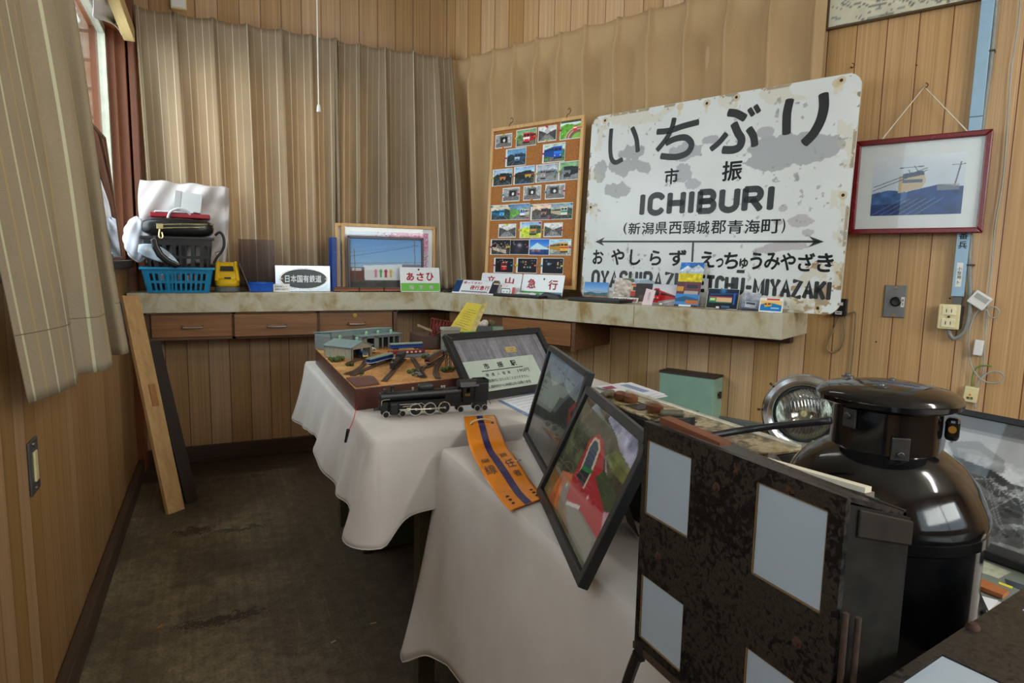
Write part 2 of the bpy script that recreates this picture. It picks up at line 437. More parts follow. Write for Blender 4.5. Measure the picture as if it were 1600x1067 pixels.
# ------------------------------------------------------------------ the room
WB = .1023
PW_BACK = panel_wood('panelling_back', WB, -.021, (146, 112, 74), (190, 152, 108), (70, 38, 20))
PW_RIGHT = panel_wood('panelling_right', WB, .041, (162, 126, 82), (206, 168, 120), (104, 48, 24))
PW_LEFT = panel_wood('panelling_left', WB*.8, .03, (146, 112, 72), (184, 146, 98), (84, 50, 26))
DARKWOOD = wood('dark_trim_wood', (44, 28, 20), (78, 52, 38), 'x', .5)
DARKWOOD_Z = wood('dark_trim_wood_upright', (48, 32, 24), (76, 52, 38), 'z', .5)
REDWOOD = wood('red_brown_timber', (98, 50, 24), (150, 84, 44), 'z', .45, 60, 2)
def wall(name, m, loc, rz, x0, x1, z1, holes=(), th=.1):
    bm = B(); xs = [x0]
    for h in sorted(holes):
        box(bm, xs[-1], h[0], 0, th, 0, z1); box(bm, h[0], h[1], 0, th, 0, h[2]); box(bm, h[0], h[1], 0, th, h[3], z1); xs.append(h[1])
    box(bm, xs[-1], x1, 0, th, 0, z1)
    o = struct(name, bm, m); o.location = loc; o.rotation_euler = (0, 0, rz); return o
wall('wall_back', PW_BACK, (CX, CY, 0), 0, -(CX - XL) - .12, .06, ZC, [(-1.5, -.5, 1.15, 2.05)])
wall('wall_right', PW_RIGHT, (CX, CY, 0), RA, -.04, 6.35, ZC)
wall('wall_left', PW_LEFT, (XL, 0, 0), math.pi/2, YF - .1, CY + .05, ZC, [(-1.0, .8, 1.15, 2.1), (1.0, 3.62, 1.065, 2.165)])  # nearer opening is for the added, unseen side window
wall('wall_front', PW_BACK, (4.2, YF, 0), math.pi, 0, 4.7, ZC, [(1.2, 4.0, 1.1, 2.35)])

t = NT('concrete_floor'); co = t.co()
n1 = t.noise(co, 1.7, 5, .6, .4); n2 = t.noise(co, 24., 5, .65); n5 = t.noise(co, 120., 3)
tc = t.n('ShaderNodeTexCoord'); mp = t.n('ShaderNodeMapping'); mp.inputs['Rotation'].default_value = (0, 0, math.radians(9)); mp.inputs['Scale'].default_value = (46, 1.4, 1)
t.l(tc.outputs['Object'], mp.inputs[0]); n3 = t.noise(mp.outputs[0], 1., 3, .6, .5)
f = t.math('ADD', t.math('ADD', t.math('MULTIPLY', n1, .50), t.math('MULTIPLY', n2, .22)), t.math('ADD', t.math('MULTIPLY', n3, .11), t.math('MULTIPLY', n5, .17)))
col = t.ramp(f, [(.37, lin((52, 43, 32))), (.5, lin((100, 88, 68))), (.62, lin((152, 138, 112)))])
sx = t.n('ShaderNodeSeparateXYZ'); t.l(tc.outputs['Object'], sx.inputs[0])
coating_shade = t.math('ADD', t.math('MULTIPLY', sx.outputs[0], 1.5), t.math('MULTIPLY', n1, 1.7))     # old dark brown coating towards the tables, spread to deepen the shadow there, and a dark strip along the back wall
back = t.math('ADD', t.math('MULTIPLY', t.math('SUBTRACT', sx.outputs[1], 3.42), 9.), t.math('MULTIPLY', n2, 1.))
mk = t.n('ShaderNodeMapRange'); mk.inputs['From Min'].default_value = 1.15; mk.inputs['From Max'].default_value = 1.62; t.l(t.math('MAXIMUM', coating_shade, t.math('MULTIPLY', back, 1.6)), mk.inputs['Value'])
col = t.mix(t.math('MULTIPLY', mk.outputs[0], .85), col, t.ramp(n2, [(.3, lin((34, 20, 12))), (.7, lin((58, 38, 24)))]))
for px_, py_, ax_, ay_, c_ in ((345, 968, .17, .035, (24, 22, 18)), (300, 830, .10, .05, (28, 24, 20)), (375, 826, .13, .03, (30, 58, 46)), (360, 748, .3, .02, (30, 26, 22))):     # old scuffs and a green paint smear
    p_ = at_z(px_, py_, 0.); ex = t.math('POWER', t.math('DIVIDE', t.math('SUBTRACT', sx.outputs[0], p_.x), ax_), 2.); ey = t.math('POWER', t.math('DIVIDE', t.math('ADD', t.math('SUBTRACT', sx.outputs[1], p_.y), t.math('MULTIPLY_ADD', n2, .16, -.08)), ay_), 2.)
    col = t.mix(t.math('MULTIPLY', t.math('LESS_THAN', t.math('ADD', t.math('ADD', ex, ey), t.math('MULTIPLY_ADD', n5, 3.0, -1.2)), .8), .75), col, lin(c_))
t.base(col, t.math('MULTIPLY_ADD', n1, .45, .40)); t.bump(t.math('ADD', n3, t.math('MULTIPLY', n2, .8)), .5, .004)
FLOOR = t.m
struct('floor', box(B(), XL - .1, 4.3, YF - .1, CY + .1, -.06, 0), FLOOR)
struct('ceiling', box(B(), XL - .1, 4.3, YF - .1, CY + .1, ZC, ZC + .06), plain('ceiling_board', (206, 196, 178), .8, var=.05, scale=4))
struct('baseboard_back', box(B(), XL, CX + .02, CY - .028, CY - .002, 0, .088), DARKWOOD, bev=.003)
o = struct('baseboard_left', box(B(), XL + .002, XL + .03, YF, CY - .03, 0, .075), wood('worn_baseboard', (50, 36, 28), (92, 70, 54), 'y', .6), bev=.003)
o = struct('baseboard_right', box(B(), .0, 6.3, -.026, -.002, 0, .088), DARKWOOD, bev=.003); o.location = (CX, CY, 0); o.rotation_euler = (0, 0, RA)

# left window: timber surround, aluminium sash, glass, and the neighbouring house outside
w1 = thing('window_1', 'timber-framed side window with an aluminium sash', 'window', (XL, 0, 0)); w1['kind'] = 'structure'
bm = B(); box(bm, -.10, .03, 1.0, 3.62, 1.045, 1.078); obj('window_sill', bm, DARKWOOD_Z, w1, bev=.004)
bm = B(); box(bm, -.10, .0, 1.0, 1.06, 1.07, 2.165); box(bm, -.10, .0, 3.59, 3.62, 1.078, 2.165); box(bm, -.1, .012, 1.0, 3.63, 2.13, 2.19); obj('window_frame', bm, REDWOOD, w1, bev=.003)
ALU = plain('pale_aluminium', (176, 176, 160), .35, .5)
bm = B()
for a, b in ((1.06, 1.095), (2.28, 2.32), (3.545, 3.588)): box(bm, -.062, -.03, a, b, 1.08, 2.13)
box(bm, -.062, -.03, 1.06, 3.588, 1.08, 1.115); box(bm, -.062, -.03, 1.06, 3.588, 2.095, 2.13); obj('sash', bm, ALU, w1, bev=.002)
bm = B(); box(bm, -.049, -.045, 1.09, 3.55, 1.11, 2.1); obj('pane', bm, WINPANE, w1)
t = NT('house_siding'); sx = t.n('ShaderNodeSeparateXYZ'); tc = t.n('ShaderNodeTexCoord'); t.l(tc.outputs['Object'], sx.inputs[0])
q = t.math('MULTIPLY', sx.outputs[2], 5.5); fr = t.math('SUBTRACT', q, t.math('FLOOR', q))
t.base(t.mix(t.math('LESS_THAN', fr, .12), t.ramp(t.noise(t.co((1, 1, 6)), 2., 4), [(.35, lin((190, 150, 118))), (.65, lin((226, 200, 176)))]), lin((150, 112, 84))), .7)
struct('wall_outside', box(B(), -4.5, -.47, 5.2, 5.3, -.3, 3.6), t.m)
# corner post and its narrow companion
struct('trim_1', box(B(), -.440, -.348, 3.632, 3.74, .0, ZC), REDWOOD, bev=.003)
struct('trim_2', box(B(), -.338, -.312, 3.640, 3.74, 1.02, ZC), wood('red_brown_strip', (84, 42, 22), (124, 68, 36), 'z', .5, 60, 2), bev=.002)
for n_, x0, x1, z0, z1, loc, rz in (('added_window', -1.0, .8, 1.15, 2.1, (XL, 0, 0), math.pi/2), ('window_2', -1.5, -.5, 1.15, 2.05, (CX, CY, 0), 0), ('window_3', 1.2, 4.0, 1.1, 2.35, (4.2, YF, 0), math.pi)):  # near side window is added out of view to light panel and frames
    w = thing(n_, {'window_2': 'window opening behind the striped curtain', 'window_3': 'wide window on the side of the room behind the viewer', 'added_window': 'side window beside the viewer'}[n_], 'window', loc, rz); w['kind'] = 'structure'
    bm = B(); s_ = .045
    box(bm, x0, x0 + s_, .02, .07, z0, z1); box(bm, x1 - s_, x1, .02, .07, z0, z1); box(bm, x0, x1, .02, .07, z0, z0 + s_); box(bm, x0, x1, .02, .07, z1 - s_, z1)
    box(bm, (x0 + x1)/2 - s_/2, (x0 + x1)/2 + s_/2, .02, .07, z0, z1); obj('window_frame', bm, ALU, w, bev=.002)
    obj('pane', box(B(), x0 + .02, x1 - .02, .043, .047, z0 + .02, z1 - .02), WINPANE, w)

# ceiling lamps (their own light)
TUBES = []
for k, e in enumerate((5., 62.)):
    TUBE = NT('lit_tube_%d' % k); TUBE.p.inputs['Base Color'].default_value = (1, 1, 1, 1); TUBES.append(TUBE.m)
    TUBE.p.inputs['Emission Color'].default_value = (1, .98, .95, 1); TUBE.p.inputs['Emission Strength'].default_value = e
for i, (x, y, rz, lb) in enumerate(((.85, 2.45, math.radians(90), 'white twin-tube ceiling lamp over the far end of the cloth-covered tables'), (1.75, -.75, math.radians(90), 'white twin-tube ceiling lamp near the wide window'))):
    l_ = thing('ceiling_lamp', lb, 'lamp', (x, y, ZC), rz)
    obj('lamp_body', box(B(), -.62, .62, -.07, .07, -.05, -.002), WHITE, l_, bev=.006)
    for s in (-.042, .042): obj('tube', cyl(B(), (-.59, s, -.07), (.59, s, -.07), .014), TUBES[i], l_, smooth=True)
    for e in (-.605, .605): obj('end_cap', box(B(), e - .012, e + .012, -.06, .06, -.09, -.045), WHITE, l_, bev=.003)
p = at_y(498, 165, 2.75)
bm = B(); tube(bm, [(p.x, 2.75, ZC - .02), (p.x, 2.75, p.z)], .0022, 6)
pc = obj('pull_cord', bm, WHITE, None); tag(pc, 'thin white lamp pull cord with a bell-shaped tip before the striped curtain', 'cord')
bm = B(); lathe(bm, [(.003, .03), (.006, .026), (.009, .0), (.0, -.002)], 14, Matrix.Translation((p.x, 2.75, p.z - .025))); obj('cord_tip', bm, WHITE, pc, smooth=True)

# ------------------------------------------------------------------ worktop, drawers
t = NT('marble_laminate'); co = t.co()
v1 = t.noise(co, 3.2, 6, .62, 2.2); v2 = t.noise(co, 9., 5, .6, 1.5)
t.base(t.ramp(t.math('ADD', t.math('MULTIPLY', v1, .7), t.math('MULTIPLY', v2, .3)), [(.36, lin((150, 122, 74))), (.45, lin((176, 162, 130))), (.55, lin((194, 188, 166))), (.68, lin((178, 178, 162)))]), .32)
MARBLE = t.m
b_ = np.array([-1., 0.]) + DR; b_ /= np.linalg.norm(b_); sF = KD/(-b_[1] if b_[1] < 0 else 1)
FC = np.array([CX, CY]) + b_*(KD/abs(b_[1]))                     # front corner of the worktop
TEND = 2.09
def wtop(d, z0, z1, xl, tend, bm):
    fc = np.array([CX, CY]) + b_*(d/abs(b_[1])); e0 = RW(tend, .0, 0); e1 = RW(tend, d, 0)
    return prism(bm, [(xl, CY - .002), (xl, CY - d), (fc[0], fc[1]), (e1.x, e1.y), (e0.x - .002, e0.y - .002), (CX - .001, CY - .002)], z0, z1)
cnt = thing('worktop', 'continuous marble-patterned worktop running round two walls', 'worktop', (0, 0, 0))
obj('top', wtop(KD, .832, ZK, XL + .012, TEND, B()), MARBLE, cnt, bev=.003)
bm = B()
for tt in (.98, 1.47): 
    p = RW(tt, KD + .0004, 0); q = RW(tt + .004, KD + .0004, 0); r_ = RW(tt, KD - .001, 0); s_ = RW(tt + .004, KD - .001, 0)
    hexa(bm, [(p.x, p.y, .835), (q.x, q.y, .835), (s_.x, s_.y, .835), (r_.x, r_.y, .835), (p.x, p.y, .925), (q.x, q.y, .925), (s_.x, s_.y, .925), (r_.x, r_.y, .925)])
obj('seam', bm, plain('seam_brown', (150, 126, 84), .6), cnt)
obj('support_ledge', wtop(.05, .79, .832, XL + .012, TEND - .05, B()), DARKWOOD, cnt)
DRW = wood('drawer_walnut', (104, 66, 34), (150, 100, 56), 'x', .4, 70, 4)
DRW2 = wood('drawer_walnut_inner', (74, 46, 24), (112, 72, 40), 'x', .5, 70, 4)
def handle(parent, x, z, y, w=.085):
    bm = B(); tube(bm, [(x - w/2, y, z), (x - w/2, y - .022, z - .006), (x - w/2 + .012, y - .026, z - .008), (x + w/2 - .012, y - .026, z - .008), (x + w/2, y - .022, z - .006), (x + w/2, y, z)], .0042, 8, 3)
    return obj('handle', bm, STEEL, parent, smooth=True)
Y0 = CY - KD + .02
X = lambda px, py=508: at_y(px, py, Y0).x
du = thing('drawer_unit', 'dark walnut unit of three drawers under the long worktop by the striped curtain', 'drawers', (0, Y0, 0))
bm = B(); xa, xb = X(224), X(622)
box(bm, xa, xb, .02, KD - .03, .70, .832); box(bm, xa, xb, .0, .02, .70, .712); box(bm, xa, xb, .0, .02, .822, .832)
for a in (xa, X(364), X(496), X(616)): box(bm, a - .004, a + .012, .0, .02, .70, .832)
obj('carcass', bm, DRW2, du)
for a, b, out, lock in ((236, 363, .0, 0), (366, 494, .035, 0), (499, 613, .0, 1)):
    d = obj('drawer', box(B(), X(a), X(b), -.002 - out, .018, .713, .821), DRW, du, bev=.002)
    xm = (X(a) + X(b))/2 + .0; handle(d, xm, .768, -.002 - out)
    if lock: obj('lock', cyl(B(), (xm - .01, -.002, .806), (xm - .01, -.008, .806), .011, 18), BRASS, d, smooth=True)
rt = lambda px, py, off=KD - .02: on_r(px, py, off)[0]
o_ = RW(0, 0, 0)
du2 = thing('drawer_unit', 'dark walnut single-drawer unit under the worktop beside the oblique wall', 'drawers', (CX, CY, 0), RA)
t0, t1, t2 = rt(700, 510), rt(784, 510), rt(892, 520); t3 = on_r(934, 512, .02)[0]
bm = B(); yf = -(KD - .02)
box(bm, t0, t2 + .025, yf + .02, -.004, .70, .832); box(bm, t0, t1, yf + .012, yf + .02, .71, .832); box(bm, t2 + .005, t2 + .025, yf - .002, yf + .02, .69, .832)
obj('carcass', bm, DRW2, du2)
d = obj('drawer', box(B(), t1 + .004, t2, yf - .002, yf + .018, .712, .822), DRW, du2, bev=.002); handle(d, (t1 + t2)/2, .785, yf - .002, .07)

# ------------------------------------------------------------------ curtains
STRIPE = [(.118, .02, .0042, (226, 220, 196)), (.118, .075, .003, (208, 196, 160))]
CUR_B = cloth_mat('striped_curtain_cloth', (166, 146, 120), STRIPE, .3)
CUR_R = cloth_mat('plain_slub_curtain_cloth', (190, 160, 120), None, .08)
CUR_L = cloth_mat('striped_side_curtain_cloth', (178, 164, 140), [(.1, .02, .0075, (220, 220, 190)), (.1, .07, .0065, (196, 176, 128))], .2)
def curtain(name, label, m, top, bot, nrm, pleats, amp, cw, seed, head=.085, nu=300, nv=46, sag=.008, wob=1., ampf=None, rib=.45):
    rs = random.Random(seed); ph = [rs.uniform(0, 6.28) for _ in range(6)]; pl = sorted(pleats); n3 = Vector(nrm)
    def kf(u):
        if u <= pl[0]: return (u - pl[0])/(pl[1] - pl[0])
        for i in range(len(pl) - 1):
            if u <= pl[i+1]: return i + (u - pl[i])/(pl[i+1] - pl[i])
        return len(pl) - 1 + (u - pl[-1])/(pl[-1] - pl[-2])
    hh = (top(.5) - bot(.5)).z; vh = head/hh
    def fn(u, v):
        k = kf(u); fr = k - round(k); c = math.cos(2*math.pi*k)
        p = top(u).lerp(bot(u), v)
        pinch = math.exp(-(fr/.055)**2)
        if v < vh:
            e = v/vh; d = .024*pinch*(1 - .2*e) + .004*math.sin(3*k + ph[0]); p.z -= sag*(1 - c)/2*(1 - e*.3)
        else:
            e = (v - vh)/(1 - vh); a = (ampf(e) if ampf else amp*min(1., .35 + 1.3*e))
            d = .026*pinch*math.exp(-e*7) + a*((1 - rib)*.72*c + rib*(1.75*math.exp(-(fr/.13)**2) - .55) + .12*math.cos(4*math.pi*k + ph[1] + 1.2*e) + .26*wob*math.sin(math.pi*k*1.3 + ph[2] + .8*e))*(1 - math.exp(-e*15))
            d += .004*math.sin(9*u + 14*v + ph[3])*e
            p.z -= sag*(1 - c)/2*math.exp(-e*6)*.7
        return p + n3*d
    bm = surface(B(), fn, nu, nv); o = obj(name, bm, m, None, smooth='all', recalc=False); uv_grid(o, nu, nv, cw, hh); solid(o, .0022)
    for u in pl:
        if .01 < u < .99: p = fn(u, .012) - n3*.004; obj('curtain_hook', tube(B(), [p + Vector((0, 0, -.02)), p + Vector((0, 0, .006)), p - n3*.010 + Vector((0, 0, .012)), p - n3*.014 + Vector((0, 0, .002))], .0012, 6, 3), STEEL, o, smooth='all')
    return tag(o, label, 'curtain')
YC = CY - .085
def ux(px, a, b, py=60): return (at_y(px, py, YC).x - a)/(b - a)
xa, xm_, xb = at_y(213, 60, YC).x, at_y(527, 110, YC).x, at_y(703, 95, YC).x
zt = 2.272
curtain('curtain', 'striped beige curtain panel hanging behind the stacked baskets and nameplate', CUR_B, lambda u: Vector((xa + (xm_ - xa)*u, YC, zt)), lambda u: Vector((xa + .03 + (xm_ + .0 - xa - .03)*u, YC, .945)), (0, -1, 0),
        [ux(p, xa, xm_) for p in (215, 275, 333, 386, 439, 486, 524)], .042, 1.62, 3)
pB = RW(.30, .16, .945)
curtain('curtain', 'narrow striped beige curtain panel bunched in the room corner', CUR_B, lambda u: Vector((xm_ - .03 + (xb + .042 - xm_)*u, YC + .012 - .018*u, zt - .006)), lambda u: Vector((xm_ - .05 + (pB.x + .05 - xm_)*u, YC + .012 + (pB.y - YC - .012)*u**2.5, .945)), (0, -1, 0),
        [ux(p, xm_, xb, 85) for p in (531, 537, 567, 605, 645, 681, 700)], .042, 1.30, 8)
oc = .032
ta, tb = on_r(707, 95, oc)[0], on_r(1286, 100, oc)[0]
zr = on_r(842, 60, oc)[1]
curtain('curtain', 'plain beige curtain hanging on the oblique wall behind the station sign', CUR_R, lambda u: RW(ta + (tb - ta)*u, oc, 2.262), lambda u: RW(ta + .05 + (tb - ta - .05)*u, oc, .95), (NR[0], NR[1], 0),
        [(on_r(p, 40, oc)[0] - ta)/(tb - ta) for p in (708, 740, 774, 806, 842, 877, 917, 967, 1017, 1075, 1139, 1206, 1278)], .02, 3.2, 12, nu=400, wob=.8, rib=.6, ampf=lambda e: .031 + .024*math.exp(-(e/.17)**2))
RAIL = plain('dark_rail', (40, 36, 34), .4)
r_ = obj('curtain_rail', box(B(), -.30, CX - .06, CY - .052, CY - .036, 2.238, 2.254), RAIL); tag(r_, 'dark curtain rail along the wall behind the striped curtain', 'rail')
r_ = obj('curtain_rail', box(B(), .06, 2.14, -.018, -.006, 2.228, 2.244), RAIL); r_.location = (CX, CY, 0); r_.rotation_euler = (0, 0, RA); tag(r_, 'dark curtain rail along the oblique wall above the plain curtain', 'rail')
# the near curtain at the side window, hanging over the sill
def ltop(u): return Vector((-.355, .96 + .85*u, 2.25))
def lbot(u): return Vector((-.368 + .118*u, 1.49 + .50*u, .815))
rs_ = random.Random(5)
def lfn(u, v):
    p = ltop(u).lerp(lbot(u), v); k = .55*u + 1.6*u**3
    a = .010 + .016*v
    d = a*math.sin(2*math.pi*k + .6) + .004*math.sin(2*math.pi*k*2 + 1 + 2*v) + .006*math.sin(7*v + 5*u)
    f = max(0, u - .72)/.28
    p.y += .035*f*math.sin(12*f)*v; p.z += .03*f*v
    return p + Vector((.94, -.34, 0))*(d + .018)
nu, nv = 220, 60
o = obj('curtain', surface(B(), lfn, nu, nv), CUR_L, None, smooth='all', recalc=False); uv_grid(o, nu, nv, .62, 1.45); solid(o, .003)
tag(o, 'grey-beige striped curtain bunched over the side window sill, above the wall switch', 'curtain')
# hem line
bm = B(); P = [lfn(i/120., .905) + Vector((.0015, -.0005, 0)) for i in range(121)]; tube(bm, P, .0011, 5); obj('hem_seam', bm, plain('hem_thread', (128, 116, 92), .9), o)
# blind tassel on its cord
p = at_x(111, 50, -.335)
bm = B(); lathe(bm, [(.002, .045), (.006, .04), (.0075, -.028), (.010, -.038), (.008, -.045), (0, -.046)], 14, Matrix.Translation((p.x, p.y, p.z)))
tz = obj('blind_tassel', bm, wood('honey_wood', (150, 96, 40), (196, 138, 70), 'z', .4), None, smooth=True); tag(tz, 'turned wooden blind tassel hanging in the side window', 'tassel')
bm = B(); tube(bm, [(p.x, p.y, p.z + .04), (p.x, p.y, 2.2)], .0013, 6); obj('cord', bm, plain('tan_cord', (170, 140, 96), .8), tz)
# wooden lath over the window with white paper wrapped round its end
pe = at_y(211, 62, 3.56)
l_ = thing('curtain_lath', 'pale wooden lath above the side window reaching the corner post', 'lath', (0, 0, 0))
obj('lath', box(B(), pe.x - .045, pe.x, 1.2, 3.56, pe.z - .01, pe.z + .05), wood('raw_lath', (176, 148, 92), (212, 186, 130), 'y', .6), l_, bev=.002)
def wrap(u, v):
    a = u*1.0; x = pe.x - .052 - .03*math.sin(a*3.1)*v; y = 2.6 + .88*a; z = pe.z + .06 - v*(.105 + .05*math.sin(a*5)) - .015*a
    return Vector((x + .012*math.sin(9*a + 6*v), y, z))
o = obj('paper_wrap', surface(B(), wrap, 30, 14), PAPER, None, smooth='all', recalc=False); solid(o, .001); tag(o, 'crumpled white paper hanging from the wooden lath above the side window', 'paper')

# ------------------------------------------------------------------ things on the walls
p = at_y(266, 0, CY - .02); q = at_y(292, 17, CY - .02)
wbx = thing('wall_box', 'small cream wall box high above the striped curtain', 'box', (p.x, CY, q.z)); wd = q.x - p.x
obj('cover', box(B(), 0, wd, -.03, -.001, 0, .13), CREAM, wbx, bev=.004)
obj('rim', box(B(), .006, wd - .006, -.033, -.03, .008, .122), WHITE, wbx, bev=.001)
# switch plate on the left wall
p = at_x(50, 728, XL)
sw_ = thing('switch_plate', 'grey metal wall switch plate with a cream rocker, low on the side wall', 'switch', (XL, p.y, p.z), math.pi/2)
obj('plate', box(B(), -.037, .037, -.006, -.0005, -.06, .06), plain('grey_plate', (92, 92, 92), .4, .5), sw_, bev=.002)
obj('rocker', box(B(), -.013, .013, -.010, -.005, -.034, .034), CREAM, sw_, bev=.002)
bm = B()
for z in (-.05, .05): cyl(bm, (0, -.006, z), (0, -.0078, z), .0035, 12)
obj('screw', bm, STEEL, sw_)
def onR_thing(name, label, cat, px, py, off=0., group=None):
    tt, z = on_r(px, py, off); p = RW(tt, 0, z); return thing(name, label, cat, (p.x, p.y, p.z), RA, group)
sp_ = onR_thing('socket_plate', 'brushed metal wall plate with one round black socket', 'socket', 1398, 471, .004)
obj('plate', box(B(), -.036, .036, -.006, -.0005, -.061, .061), GREY, sp_, bev=.002)
bm = B(); lathe(bm, [(.0185, 0), (.0185, .008), (.015, .010), (.013, .005), (.004, .004), (.0, .004)], 24, Matrix.Translation((.004, -.006, 0)) @ Matrix.Rotation(math.pi/2, 4, 'X')); obj('socket', bm, BLACK, sp_, smooth=True)
bm = B()
for z in (-.051, .052): cyl(bm, (0, -.006, z), (0, -.008, z), .0045, 14)
obj('screw', bm, BRASS, sp_)
sk = obj('sticker', box(B(), .021, .032, -.0066, -.006, -.02, .018), WHITE, sp_); lettering('sticker_text', [('8', .0265, .006, None, .009, .02, 0, -.0070), ('2', .0265, -.008, None, .009, .02, 0, -.0070)], NAVY, sp_)
# cream double outlet
ou = onR_thing('power_outlet', 'cream double power outlet on a black back box', 'outlet', 1483, 495, .04)
obj('back_box', box(B(), -.03, .038, -.03, -.0005, -.042, .042), BLACK, ou, bev=.003)
f_ = obj('faceplate', box(B(), -.034, .032, -.042, -.03, -.045, .045), CREAM, ou, bev=.004)
for k, z in enumerate((.022, -.022)):
    obj('socket_face', box(B(), -.022, .02, -.045, -.042, z - .016, z + .016), plain('cream_light', (232, 222, 184), .4), f_, bev=.002)
bm = B()
for z in (.022, -.022):
    for x in (-.009, .006): box(bm, x - .0012, x + .0012, -.0456, -.0446, z - .006, z + .006)
obj('slot', bm, BLACK, f_)
obj('screw', cyl(B(), (-.001, -.042, 0), (-.001, -.0455, 0), .004, 12), RUST, f_)
# pale blue duct with writing, grey conduits
LB = plain('pale_blue_duct', (150, 182, 206), .35, var=.03)
tA, zA = on_r(1540, 0, .02); tB, zB = on_r(1496, 463, .02)
dt = thing('cable_duct', 'pale blue square cable duct with handwriting running down to the outlet', 'duct', tuple(RW((tA + tB)/2 + .004, 0, zB)), RA)
obj('duct', box(B(), -.019, .019, -.03, -.001, 0, 1.75), LB, dt, bev=.002)
obj('joint', box(B(), -.0195, .0195, -.0305, -.001, .62, .6225), plain('joint_grey', (60, 66, 70), .6), dt)
obj('adapter_neck', box(B(), -.014, .014, -.024, -.001, -.05, .0), plain('grey_adaptor', (96, 96, 96), .5), dt)
obj('sticker', box(B(), -.010, .008, -.0306, -.03, .035, .12), WHITE, dt)
lettering('handwriting', [('取', 0, .285, None, .026, .015, 0, -.0306), ('付', 0, .25, None, .026, .015, 0, -.0306), ('番', 0, .215, None, .026, .015, 0, -.0306), ('兵', 0, .182, None, .026, .015, 0, -.0306), ('小', -.001, .098, None, .012, .01, 0, -.0310), ('型', -.001, .083, None, .012, .01, 0, -.0310), ('用', -.001, .068, None, .012, .01, 0, -.0310), ('ト', -.001, .05, None, .012, .01, 0, -.0310)], INK, dt)
def rpath(pts, off): return [RW(*((lambda a: (a[0], off, a[1]))(on_r(x, y, off)))) for x, y in pts]
CONDUIT = plain('grey_conduit', (132, 134, 130), .45)
bm = B(); P = rpath([(1557, 0), (1548, 100), (1536, 190), (1524, 300), (1516, 380), (1515, 430), (1516, 480), (1508, 515), (1492, 529), (1484, 522), (1482, 512)], .02)
P = [RW(*(lambda a: (a[0], .02, a[1]))(on_r(1560, -60, .02)))] + P
cd = obj('conduit_pipe', tube(bm, P, .0075, 10, 5), CONDUIT, None, smooth='all'); tag(cd, 'grey round cable running down the wall and curving up under the cream outlet', 'cable')
for x, y in ((1548, 80), (1516, 414)):
    tt, z = on_r(x, y, .02); c_ = obj('clip', box(B(), -.013, .013, -.030, -.001, -.003, .003), plain('clip_dark', (70, 62, 52), .5), None, bev=.001); c_.location = RW(tt, 0, z); c_.rotation_euler = (0, 0, RA)
    tag(c_, 'dark saddle clip holding the grey cable ' + ('near the ceiling' if y < 100 else 'under the red-framed picture'), 'clip')
THIN = plain('thin_grey_cable', (156, 160, 156), .5)
bm = B(); P = rpath([(1597, -40), (1592, 30), (1586, 70), (1580, 110), (1575, 180), (1567, 280), (1555, 350), (1548, 430), (1543, 470), (1541, 500), (1538, 545), (1536, 580), (1528, 600), (1524, 638)], .012)
o = obj('cable', tube(bm, P, .0026, 8, 5), THIN, None, smooth='all'); tag(o, 'long thin grey cable hanging past the white adapters', 'cable')
bm = B(); P = rpath([(1541, 482), (1552, 479), (1561, 486), (1556, 496), (1546, 494), (1541, 484), (1528, 486), (1516, 510), (1514, 545), (1518, 572), (1530, 590), (1545, 598), (1562, 597), (1569, 588), (1558, 580), (1543, 583), (1530, 595), (1524, 612), (1523, 638)], .02)
o = obj('cable', tube(bm, P, .0024, 8, 6), THIN, None, smooth='all'); tag(o, 'thin grey cable tied in two loops below the white adapters', 'cable')
bm = B(); P = rpath([(1518, 603), (1520, 585), (1528, 573), (1540, 571), (1550, 572)], .016)
o = obj('cable', tube(bm, P, .0022, 8, 5), plain('green_wire', (86, 140, 60), .5), None, smooth='all'); tag(o, 'short yellow-green earth wire curling out of the lowest cream adapter', 'cable')
for (px_, py_, w_, h_, ang, m_, lb) in ((1531, 469, .058, .05, -34, WHITE, 'tilted white adapter box hanging beside the cream outlet'), (1529, 543, .027, .055, -3, WHITE, 'small upright white adapter in the middle of the hanging cables'), (1517, 616, .042, .055, -4, CREAM, 'cream adapter with an orange mark, lowest on the hanging cables')):
    a = onR_thing('cable_adapter', lb, 'adapter', px_, py_, .02); a.rotation_euler = (0, 0, RA); 
    M = Matrix.Rotation(math.radians(-ang), 4, 'Y')
    obj('case', box(B(), -w_/2, w_/2, -.034, -.004, -h_/2, h_/2, M), m_, a, bev=.003)
    if ang == -34: obj('label_strip', box(B(), -w_*.38, w_*.38, -.0346, -.034, .0, h_*.36, M), plain('adapter_grey', (168, 170, 168), .5), a)
    if m_ is CREAM: obj('mark', cyl(B(), (-.002, -.034, .0), (-.002, -.0346, .0), .004, 12), plain('orange_mark', (232, 140, 30), .5), a); lettering('imprint', [('電源', -.002, -.012, .02, None, .02, 0, -.0346)], plain('imprint_grey', (90, 90, 90), .5), a)
